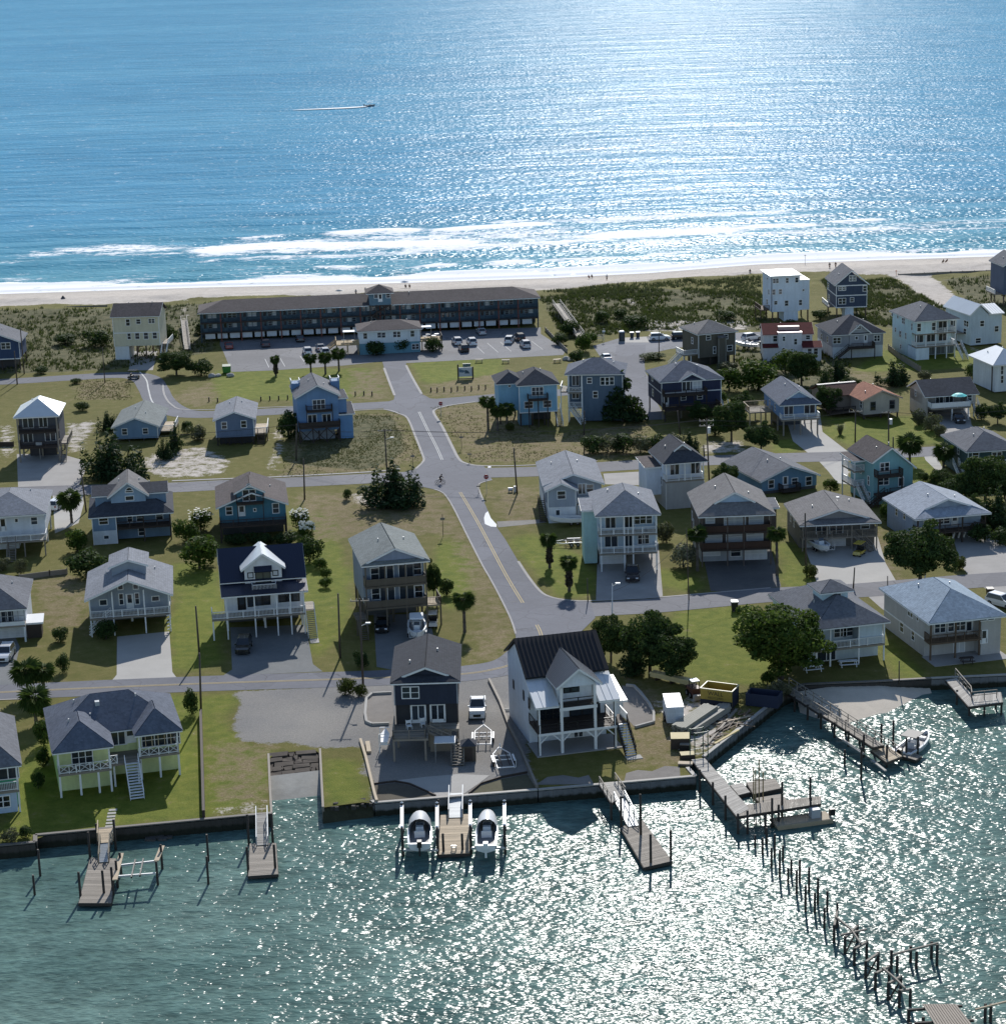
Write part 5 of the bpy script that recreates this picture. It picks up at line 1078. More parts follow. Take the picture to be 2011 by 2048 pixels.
for y in (dp+2,8,D-.3):h.posts([.2,W/2,W-.2],y,0,l1,.28,bd)
h.wall(.4,8,0,W-.4,D-.3,l1,paint((.10,.105,.11)),'ground_floor');h.deck(W,1,W+2,4.5,3.0,PALEWOOD);h.rail([(W+.1,1.05),(W+1.95,1.05),(W+1.95,4.5)],3.0,bd);h.posts([W+1.9],1.1,0,3,.2,bd);h.posts([W+1.9],4.4,0,3,.2,bd);h.deck(-1.5,-.5,-.05,3,2.2,bd);h.stairs((-.8,-.5,2.1),(-.8,-3,.1),1.1,bd,bd);h.posts([-1.4],-.4,0,2.1,.18,bd)
# 38 waterfront: left-edge green house
h=House('beach_house','green sided waterfront house with blue screened porch at the left edge','v',(-275,746),(164,692),(0,0),He=5.5);W,He=h.W,h.He;D=15;dp=2.2;z1=2.6
ge=siding((0.10,0.42,0.24));h.wall(0,dp,0,W,D,He,ge);h.roof('hip',-.45,-.45,W+.45,D+.45,He,2.4,SH_GREY);h.porch(dp,[z1],[.1,W*.5,W-.1],He,GREYWOOD,TRIM,TRIM);h.wall(.2,.3,0,W-.3,dp,z1-.3,siding((.42,.52,.66)),'lower_wall');h.wins([(60,730,2.2,1.8,'slide')],y=dp);h.wins([(25,965,1.4,1.2,'dbl')],y=.3)
for i in range(9):h.part('wall_batten',MB().box(W,dp+.8+i*1.3,0,W+.08,dp+1.0+i*1.3,He-.1),TRIM)
# 39 yellow U-shaped house
h=House('beach_house','pale yellow waterfront house with two hipped wings and central white stairs','v',(403,604),(1408,482),(483,940));W,He=h.W,h.He;D=14;z1=2.75;dp=2.0
ye=siding((0.60,0.66,0.34));lw=h.xs(836,py=560)[0];rx=h.xs(1068,py=520)[0];sb2=2.4
h.wall(0,5,0,W,D,He,ye);h.wall(0,dp,0,lw,5.1,He-.02,ye,'left_wing');h.wall(rx,sb2+dp,0,W,5.2,He-.03,ye,'right_wing')
h.roof('hip',-.5,4.2,W+.5,D+.5,He+.02,2.9,SH_BLUE);h.roof('hip',-.5,-.5,lw+.4,9.5,He,2.2,SH_BLUE);h.roof('hip',rx-.4,sb2-.5,W+.45,10,He,2.0,SH_BLUE);box_part(h,'vent',5.0,7.6,He+2.0,5.5,8.2,He+2.6,METG)
h.deck(0,0,lw,dp,z1);h.rail([(.05,dp),(.05,.06),(lw,.06)],z1,TRIM,style='x');h.posts([.1,lw*.4,lw*.75,lw-.1],.14,0,z1,.22);h.posts([.1,lw-.1],.14,z1,He,.18);h.deck(rx,sb2,W,sb2+dp,z1);h.rail([(rx,sb2+.06),(W-.05,sb2+.06),(W-.05,sb2+dp)],z1,TRIM,style='x');h.posts([rx+.1,(rx+W)/2,W-.1],sb2+.14,0,z1,.22);h.posts([rx+.1,W-.1],sb2+.14,z1,He,.18)
h.deck(lw,1.2,rx,5,z1-.01);h.rail([(lw,1.25),(lw+.8,1.25)],z1,TRIM,style='x');sx=h.xs(995,py=560,y=1.2)[0];h.stairs((sx,1.2,z1),(sx,-3.4,.1),1.5,TRIM,TRIM);h.posts([lw+.4,rx-.3],1.4,0,z1,.2);h.wins([(627,625,2.2,1.8,'tri')],y=dp);h.wins([(900,465,1.8,2.0,'slide'),(1000,445,1.3,2.0,'door')],y=5.0)
mb=MB()
for i in range(7):x=rx+.1+(W-rx-.2)*i/6;mb.box(x-.04,sb2+.08,z1+1,x+.04,sb2+.14,He)
h.part('screen_frame',mb,PALEWOOD);h.wins([(1225,485,4.2,1.5,'tri')],y=sb2+dp)
# 40 dark navy house in the centre
h=House('beach_house','tall dark navy waterfront house with white french doors and grey deck','x',(386,386),(934,369),(440,876));W,He=h.W,h.He;D=12.5;z1=2.75
nk=siding((0.030,0.038,0.062));z2=z1+2.5;h.wall(0,0,z2,W,D,He,nk);h.wall(.05,.5,z1,W-.05,D,z2,siding((.035,.036,.042)),'middle_wall');h.roof('dutch',-.4,-.4,W+.4,D+.4,He,1.5,shingle((.062,.066,.075)),dg=1.3,gmat=nk);h.corners(0,W,0,z2,He,paint((.3,.32,.36)));h.wins([(513,447,.9,1.3),(577,446,.9,1.3)]);h.wins([(607,612,1.6,2.05,'door2'),(757,607,1.6,2.05,'door2')],y=.5)
bx_=h.xs(690,py=700,y=0)[0];h.deck(-.2,-4.4,bx_,.45,z1,GREYWOOD);h.deck(bx_,-1.6,W+.1,.45,z1,GREYWOOD);h.rail([(-.15,.4),(-.15,-4.3),(bx_-.3,-4.3),(bx_-.3,-1.6)],z1,GREYWOOD,style='cable');h.stairs((bx_+.1,-2.0,z1),(bx_+2.6,-2.4,z1-1.1),1.1,GREYWOOD,GREYWOOD)
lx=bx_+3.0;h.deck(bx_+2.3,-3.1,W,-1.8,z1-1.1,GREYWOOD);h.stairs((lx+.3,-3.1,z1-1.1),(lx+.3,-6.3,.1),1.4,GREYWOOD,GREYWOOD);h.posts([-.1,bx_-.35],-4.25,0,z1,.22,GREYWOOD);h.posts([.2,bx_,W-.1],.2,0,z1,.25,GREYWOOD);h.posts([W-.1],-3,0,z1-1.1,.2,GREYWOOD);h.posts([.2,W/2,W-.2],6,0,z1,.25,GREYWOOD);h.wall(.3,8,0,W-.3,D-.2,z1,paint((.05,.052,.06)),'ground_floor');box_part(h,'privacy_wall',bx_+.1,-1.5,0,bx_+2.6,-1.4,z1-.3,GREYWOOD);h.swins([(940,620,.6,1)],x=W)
for x,y in ((1.6,-1.2),(3.2,-.6)):
 c_=thing('deck_chair','white deck chair on the navy house deck, '+('left one by the corner' if x<2 else 'right one by the doors'),'chair',h.P(x,y,z1),h.ang+.3,'chairs on the navy house deck')
 MB().box(-.3,-.3,.38,.3,.3,.44).build('seat',TRIM,c_);MB().beam((-.28,.28,.4),(-.28,.42,1.0),.06).beam((.28,.28,.4),(.28,.42,1.0),.06).box(-.28,.3,.62,.28,.38,.95).build('backrest',TRIM,c_)
 for sx_ in (-.27,.27):
  for sy_ in (-.27,.27):MB().box(sx_-.03,sy_-.03,0,sx_+.03,sy_+.03,.38).build('leg',TRIM,c_)
NAVY=h
# 41 white house with black roof and tin porch roofs
h=House('beach_house','white waterfront house with black roof, pale tin porch roofs and tall centre gable','y',(426,659),(1092,582),(448,1025));W,He=h.W,h.He;dp=4.4;D=14;z1=2.75;z2=5.6;H2=He+2.2
wk=siding((0.62,0.67,0.74));h.wall(0,dp,0,W,D,H2,wk,gable='side',rise=2.9);h.roof('side',-.35,dp-.35,W+.35,D+.35,H2,3.1,METK,seams=.5,trim=BLACK);a,b=h.xs(625,885,py=600,y=.3)
h.roof('shed',-.35,-.35,a-.4,dp+.05,He,1.95,METW,seams=.75);h.roof('shed',b+.4,-.35,W+.35,dp+.05,He,1.95,METW,seams=.75)
h.deck(0,0,W,dp,z1,DARKWOOD);h.rail([(.05,dp),(.05,.08),(W-.05,.08),(W-.05,dp)],z1,BLACK,style='cable');h.part('band_trim',MB().box(-.05,-.05,z1-.3,W+.05,.0,z1-.02),TRIM)
for x in (.12,W-.12):h.post(x,.15,0,He,.24,TRIM);h.part('post_sleeve',MB().box(x-.16,.0,0,x-.12,.3,He),BLACK)
ez=8.1;h.deck(a-.2,0,b+.2,dp,z2,DARKWOOD);h.part('band_trim',MB().box(a-.25,-.05,z2-.4,b+.25,0,z2-.02),TRIM);h.rail([(a,.08),(b,.08)],z2,BLACK,style='cable')
for x in (a,b):h.post(x,.15,0,ez,.3,TRIM)
h.wall(a-.1,0.0,ez-.1,b+.1,dp+4,ez+.1,wk,'center_gable',gable='front',rise=1.75);h.roof('front',a-.7,-.6,b+.7,dp+6,ez,2.05,metal((.055,.068,.09),.5),seams=.45);h.wall(a-.1,1.8,z2,b+.1,dp+3,ez,wk,'upper_wall');h.wins([(705,475,1.7,1.3,'dbl')],y=1.8,fm=BLACK);h.wins([(535,690,2.6,1.5,'tri'),(790,660,2.9,1.9,'slide'),(903,648,.6,1.4)],y=dp,fm=BLACK)
h.swins([(318,350,.4,.9),(293,425,.5,.9),(338,545,.4,1.0),(260,460,.4,.9),(380,610,.5,1.1)],fm=BLACK);mb=None
for x,sg in ((.12,1),(a,-1),(a,1),(b,-1),(b,1),(W-.12,-1)):h.part('bracket',MB().beam((x,.15,z1-1.3),(x+sg*1.1,.15,z1-.25),.14),TRIM)
box_part(h,'patio',-.3,-.3,.0,W+.6,dp-.1,.1,CONC2);h.wins([(760,835,1.0,1.9,'slide')],y=dp);h.put_win((W*.72,dp,1.2),3.4,2.1,'sash',gm=GARAGE,name='garage_door')
h.deck(W,.6,W+1.4,3.4,z1,DARKWOOD);h.stairs((W+.75,.6,z1),(W+.75,-3.0,.1),1.3,TRIM,BLACK);h.rail([(W+1.45,.7),(W+1.45,3.4)],z1,TRIM);h.posts([W+1.4],.7,0,z1,.16);h.wall(W,6,0,W+2.6,11,3.4,wk,'side_wing');h.roof('shed',W-.1,5.5,W+3,11.4,3.4,1.2,METG,seams=.6)
box_part(h,'step_pad',W,-4.2,0,W+1.8,-3.05,.08,CONC)
WHITEH=h
# 42 grey-roofed house behind the oak
h=House('beach_house','pale house with grey hip roof and square cupola behind the big oak','u',(440,615),(1020,551),(455,903));W,He=h.W,h.He;D=15;dp=2.2;z1=2.3
pb=siding((0.50,0.58,0.64));h.wall(0,dp,0,W,D,He,pb);h.roof('hip',-.5,-.5,W+.5,D+.5,He,2.6,SH_GREY);px=[.1]+h.xs(568,785,py=700)+[W-.1];h.porch(dp,[z1],px,He,GREYWOOD,TRIM,TRIM);h.wins([(640,625,1.6,1.2,'dbl'),(700,618,1.2,1.2),(810,588,1.0,.4),(855,582,1.0,.4)],y=dp);h.wall(px[2],.3,z1,W-.2,dp,He,pb,'front_room')
c=h.on(590,400,'z',He+2.0);h.wall(W*.5-1.7,D*.34,He+.6,W*.5+1.7,D*.34+3.4,He+3.0,siding((.52,.66,.74)),'cupola');h.roof('hip',W*.5-2.3,D*.34-.6,W*.5+2.3,D*.34+4,He+3.0,1.0,SH_GREY,name='cupola_roof');h.put_win((W*.5+.2,D*.34,He+2.25),1.0,0.8,'dbl');h.put_win((W*.25,dp,1.1),2.4,2.0,'slide')
# 43 beige house at right
h=House('beach_house','beige two storey waterfront house with pale blue hip roof at right','u',(1316,566),(1905,504),(1290,850));W,He=h.W,h.He;D=15;dp=1.9;z1=2.35
bg=siding((0.44,0.43,0.42));h.wall(0,dp,0,W,D,He,bg);h.wall(W*.72,.1,0,W,dp,He,bg,'front_room');h.roof('hip',-.55,-.55,W+.55,D+.55,He,2.5,shingle((.36,.43,.48)));h.deck(0,0,W*.72,dp,z1,BROWNWOOD);h.rail([(.05,dp),(.05,.06),(W*.72,.06)],z1,BROWNWOOD);h.posts([.1,W*.36,W*.7],.14,0,He,.2,BROWNWOOD);box_part(h,'band_trim',-.04,dp,z1-.1,0,D,z1+.1,TRIM);h.wins([(1400,590,1.4,1.3,'dbl'),(1530,575,2.4,1.3,'tri'),(1620,600,.9,1.9,'door')],y=dp);h.wins([(1735,525,.9,.4),(1785,520,.9,.4),(1735,660,.8,1.6,'door')],y=.1);h.swins([(1065,380,.7,1.0),(1118,420,.7,.9),(1165,468,.7,1.1),(1185,480,.7,1.1),(1230,510,.6,.9),(1110,585,1.1,1.3),(1195,650,.9,1.2)]);h.put_win((W*.5,dp,1.1),1.4,2.0,'slide',gm=CURT);box_part(h,'patio',-.3,-2.2,0,W+.4,dp-.05,.06,CONC2)
# 44, 45 two low houses on the right
h=House('beach_house','low grey brown house with wide gabled roof, balcony and boat parked in front','o',(333,583),(954,555),(335,775));W,He=h.W,h.He;D=12;dp=2.0;z1=He*.5
gbn=siding((0.17,0.16,0.15));h.wall(0,dp,0,W,D,He,gbn);h.roof('dutch',-.45,-.45,W+.45,D+.45,He,1.9,SH_TAN,dg=1.5,gmat=siding((.24,.24,.25)));h.porch(dp,[z1],[.1,W*.33,W*.66,W-.1],He,GREYWOOD,GREYWOOD,GREYWOOD);h.wins([(610,600,1.9,1.4,'slide'),(830,575,1.2,.9),(500,610,1.6,1.4,'slide')],y=dp);h.put_win((W*.48,dp,.95),2.9,1.6,'sash',gm=GARAGE,name='garage_door');h.put_win((W*.18,dp,.95),2.2,1.6,'sash',gm=GARAGE,name='garage_door');h.stairs((W*.72,.6,z1),(W*.9,-1.6,.1),1.0,GREYWOOD,GREYWOOD)
box_part(h,'vent',W*.55,7,He+1.3,W*.55+.5,7.4,He+1.75,TRIM);box_part(h,'vent',W*.62,9,He+1.3,W*.62+.4,9.4,He+1.7,TRIM);h.swins([(290,560,.8,.9),(265,520,.8,.9)])
h=House('beach_house','low blue grey house on piles with pale dutch gable roof behind a dark tree','o',(1216,534),(1782,484),(1235,735));W,He=h.W,h.He;D=12;z1=1.9
lb=siding((0.30,0.37,0.47));h.wall(0,1.8,z1,W,D,He,lb);h.wall(0,3,0,W*.35,D,z1,lb,'ground_floor');h.roof('dutch',-.6,-.6,W+.6,D+.6,He,2.2,shingle((.40,.43,.46)),dg=2.4,gmat=siding((.3,.36,.45)));h.deck(0,-.1,W,1.8,z1,DARKWOOD);h.rail([(.05,1.7),(.05,-.05),(W-.05,-.05),(W-.05,1.7)],z1,DARKWOOD);h.wins([(1300,545,.9,.9),(1405,540,2.8,.9,'tri'),(1512,528,.9,1.7,'door')],y=1.8);h.posts([.1,W*.33,W*.66,W-.1],.05,0,He,.2,DARKWOOD)
for i,x in enumerate((W*.62,W*.7,W*.78,W*.86)):h.part('brace',MB().beam((x,2.5,0),(x+.5,2.5,z1),.22),TRIM)
h.posts([W*.5,W-.2],D-.4,0,z1,.3,GREYWOOD);h.swins([(1070,470,.8,1.1),(1130,500,.8,1.1)])
rng=np.random.default_rng(5)
def leaf_mesh(name,centers,normals,size,mat,aspect=1.7,jit=0.5):
 n=len(centers)
 nn=normals+rng.normal(0,jit,(n,3));nn/=np.linalg.norm(nn,axis=1,keepdims=True)+1e-9
 a=np.cross(nn,rng.normal(0,1,(n,3)));a/=np.linalg.norm(a,axis=1,keepdims=True)+1e-9
 b=np.cross(nn,a)
 s=(size*rng.uniform(0.55,1.35,n))[:,None]
 v=np.stack([centers-a*s*aspect/2,centers+b*s*0.5,centers+a*s*aspect/2+nn*s*0.2,centers-b*s*0.5],1).reshape(-1,3)
 me=bpy.data.meshes.new(name)
 me.vertices.add(4*n);me.vertices.foreach_set('co',v.ravel())
 me.loops.add(4*n);me.loops.foreach_set('vertex_index',np.arange(4*n))
 me.polygons.add(n);me.polygons.foreach_set('loop_start',np.arange(0,4*n,4));me.polygons.foreach_set('loop_total',np.full(n,4))
 me.update();me.materials.append(mat)
 return me
def blobs_leaves(blobs,n,inner=0.35):
 """points on and in a set of ellipsoids; blobs: (cx,cy,cz,rx,ry,rz)"""
 B=np.array(blobs,float);w=(B[:,3]*B[:,4]+B[:,3]*B[:,5]+B[:,4]*B[:,5]);k=rng.choice(len(B),n,p=w/w.sum())
 d=rng.normal(0,1,(n,3));d/=np.linalg.norm(d,axis=1,keepdims=True)
 r=np.where(rng.random(n)<inner,rng.uniform(0.45,0.9,n),rng.uniform(0.86,1.08,n))[:,None]
 c=B[k,:3]+d*B[k,3:]*r
 m=c[:,2]>0.03
 return c[m],d[m]
LEAF={'dark':leafy((0.018,0.040,0.015),(0.062,0.096,0.030),.22),'cedar':leafy((0.014,0.032,0.014),(0.042,0.070,0.030),.16),'oak':leafy((0.028,0.062,0.014),(0.125,0.165,0.036),.32),'green':leafy((0.028,0.060,0.012),(0.085,0.130,0.026),.28),'pale':leafy((0.12,0.13,0.09),(0.26,0.26,0.20),.2),'grey':leafy((0.07,0.08,0.04),(0.19,0.18,0.11),.2),'palm':leafy((0.030,0.058,0.016),(0.075,0.110,0.030),.2),'straw':leafy((0.085,0.085,0.03),(0.20,0.17,0.085),.25),'olive':leafy((0.04,0.055,0.014),(0.10,0.11,0.03),.2)}
BARK=wood((0.075,0.06,0.05))
FLOWER=plain((0.72,0.72,0.66),.7)
_proto={}
def trunk_mesh(h,r,limbs,spread):
 mb=MB();mb.cyl((0,0,-.1),(0,0,h*.45),r,r*.7,7)
 for i in range(limbs):
  a=2*math.pi*(i+rng.random()*.5)/limbs;e=Vector((math.cos(a)*spread*.6,math.sin(a)*spread*.6,h*rng.uniform(.6,.85)))
  m=e*.5+Vector((0,0,h*.12));mb.cyl((0,0,h*.3),m,r*.5,r*.35,5);mb.cyl(m,e,r*.35,r*.12,5)
 return mb.mesh('trunk',BARK)
def shrub_proto(kind,var):
 """unit-size plants: about 1 m wide, 1 m tall, returned as (crown mesh, trunk mesh)"""
 key=(kind,var)
 if key in _proto:return _proto[key]
 if kind in ('round','green','pale','grey','olive','flower'):
  bl=[(0,0,.45,.36,.36,.42)]
  for i in range(7):
   a=rng.uniform(0,6.28);q=rng.uniform(.18,.34);bl.append((math.cos(a)*q,math.sin(a)*q,rng.uniform(.25,.7),.2*rng.uniform(.7,1.3),.2,.2*rng.uniform(.7,1.2)))
  c,d=blobs_leaves(bl,1500);m=LEAF['dark' if kind=='round' else 'green' if kind in ('green','flower')else kind];cr=leaf_mesh('crown',c,d,.055,m)
 elif kind=='cedar':
  bl=[]
  for i in range(16):
   a=rng.uniform(0,6.28);q=abs(rng.normal(0,.2));top_=max(.3,1.0-q*1.5*rng.uniform(.6,1.2));x,y=math.cos(a)*q,math.sin(a)*q
   n=6
   for j in range(n):t_=j/(n-1);bl.append((x*(1+.35*t_),y*(1+.35*t_),.08+top_*.88*t_,.16*(1-t_)+.025,.16*(1-t_)+.025,.10))
  for i in range(10):a=rng.uniform(0,6.28);bl.append((math.cos(a)*.38,math.sin(a)*.38,rng.uniform(.12,.35),.13,.13,.1))
  c,d=blobs_leaves(bl,3200,.3);d[:,2]+=.5;cr=leaf_mesh('crown',c,d,.036,LEAF['cedar'],2.6)
 elif kind=='cone':
  bl=[]
  for j in range(14):
   t_=j/13;rr=.46*(1-t_)**.8+.03
   for i in range(max(1,int(9*(1-t_)))):a=rng.uniform(0,6.28);bl.append((math.cos(a)*rr*.7,math.sin(a)*rr*.7,.06+.9*t_+rng.uniform(-.02,.02),rr*.42+.02,rr*.42+.02,.05))
  c,d=blobs_leaves(bl,3000,.3);d[:,2]-=.2;cr=leaf_mesh('crown',c,d,.04,LEAF['cedar'],2.6)
 elif kind in ('tree','darktree'):
  bl=[(0,0,.55,.36,.36,.3)]
  for i in range(34):
   a=rng.uniform(0,6.28);q=math.sqrt(rng.random())*.42;z=(.12+.78*rng.random()*(1-.3*(q/.42)**2)+.06)if kind=='tree' else.20+.66*rng.random()*(1-.4*(q/.42)**2)+.08;bl.append((math.cos(a)*q,math.sin(a)*q,z,.115*rng.uniform(.7,1.3),.115*rng.uniform(.7,1.3),.075*rng.uniform(.7,1.3)))
  c,d=blobs_leaves(bl,12000,.3);cr=leaf_mesh('crown',c,d,.026,LEAF['oak' if kind=='tree' else 'dark'])
 elif kind=='pampas':
  mb=MB()
  for i in range(90):
   a=rng.uniform(0,6.28);l=rng.uniform(.5,1.0);q=rng.uniform(.1,.45);p0=Vector((math.cos(a)*.06,math.sin(a)*.06,0));p1=Vector((math.cos(a)*q*.5,math.sin(a)*q*.5,l*.7));p2=Vector((math.cos(a)*q,math.sin(a)*q,l*.75));s_=Vector((-math.sin(a),math.cos(a),0))*.02
   mb.quad(p0-s_,p0+s_,p1+s_,p1-s_);mb.quad(p1-s_,p1+s_,p2)
  cr=mb.mesh('crown',LEAF['grey'],fix=False)
 tr_=trunk_mesh(.8,.03 if kind!='tree' else.035,5,.3)
 _proto[key]=(cr,tr_)
 return _proto[key]
NAMES={'round':'shrub','green':'shrub','pale':'shrub','grey':'shrub','olive':'shrub','flower':'flowering_shrub','cedar':'cedar_tree','cone':'conifer_tree','tree':'oak_tree','darktree':'evergreen_tree','pampas':'ornamental_grass'}
CATS={'round':'shrub','green':'shrub','pale':'shrub','grey':'shrub','olive':'shrub','flower':'shrub','cedar':'tree','cone':'tree','tree':'tree','darktree':'tree','pampas':'grass'}
def scale_at(px,py):
 """pixels per metre at a ground point, and cosine of the view's dip"""
 g=G(px,py);d=(g-CAM);return F_PX/d.dot(_f),math.sqrt(max(.05,1-(d.z/d.length)**2))
_vi=[0]
def plant(kind,px,py,wpx,hpx,label,group=None,z=0.0):
 s,c=scale_at(px,py);w,hh=wpx/s,hpx/s/c
 _vi[0]+=1;v=_vi[0]%(2 if kind in ('tree','darktree','cone')else 3)
 cr,tr_=shrub_proto(kind,v)
 g=G(px,py);g=g+Vector((0,w*.12,0));g.z=z
 t_=thing(NAMES[kind],label,CATS[kind],g,random.uniform(0,6.28),group);sc=(w,w,hh)
 o=link('crown',cr,t_);o.scale=sc
 o2=link('trunk',tr_,t_);o2.scale=(w,w,hh)
 if kind=='flower':
  mb=MB()
  for i in range(70):
   a=rng.uniform(0,6.28);q=rng.uniform(.1,.45)*w;zz=hh*rng.uniform(.55,.95);p=Vector((math.cos(a)*q,math.sin(a)*q,zz));r_=.16
   mb.quad(p+Vector((-r_,-r_,0)),p+Vector((r_,-r_,.03)),p+Vector((r_,r_,0)),p+Vector((-r_,r_,.03)));mb.quad(p+Vector((-r_,0,-r_)),p+Vector((r_,0,-r_)),p+Vector((r_,0,r_)),p+Vector((-r_,0,r_)))
  f_=mb.build('blossoms',FLOWER,t_,fix=False);f_['kind']='stuff'
 return t_
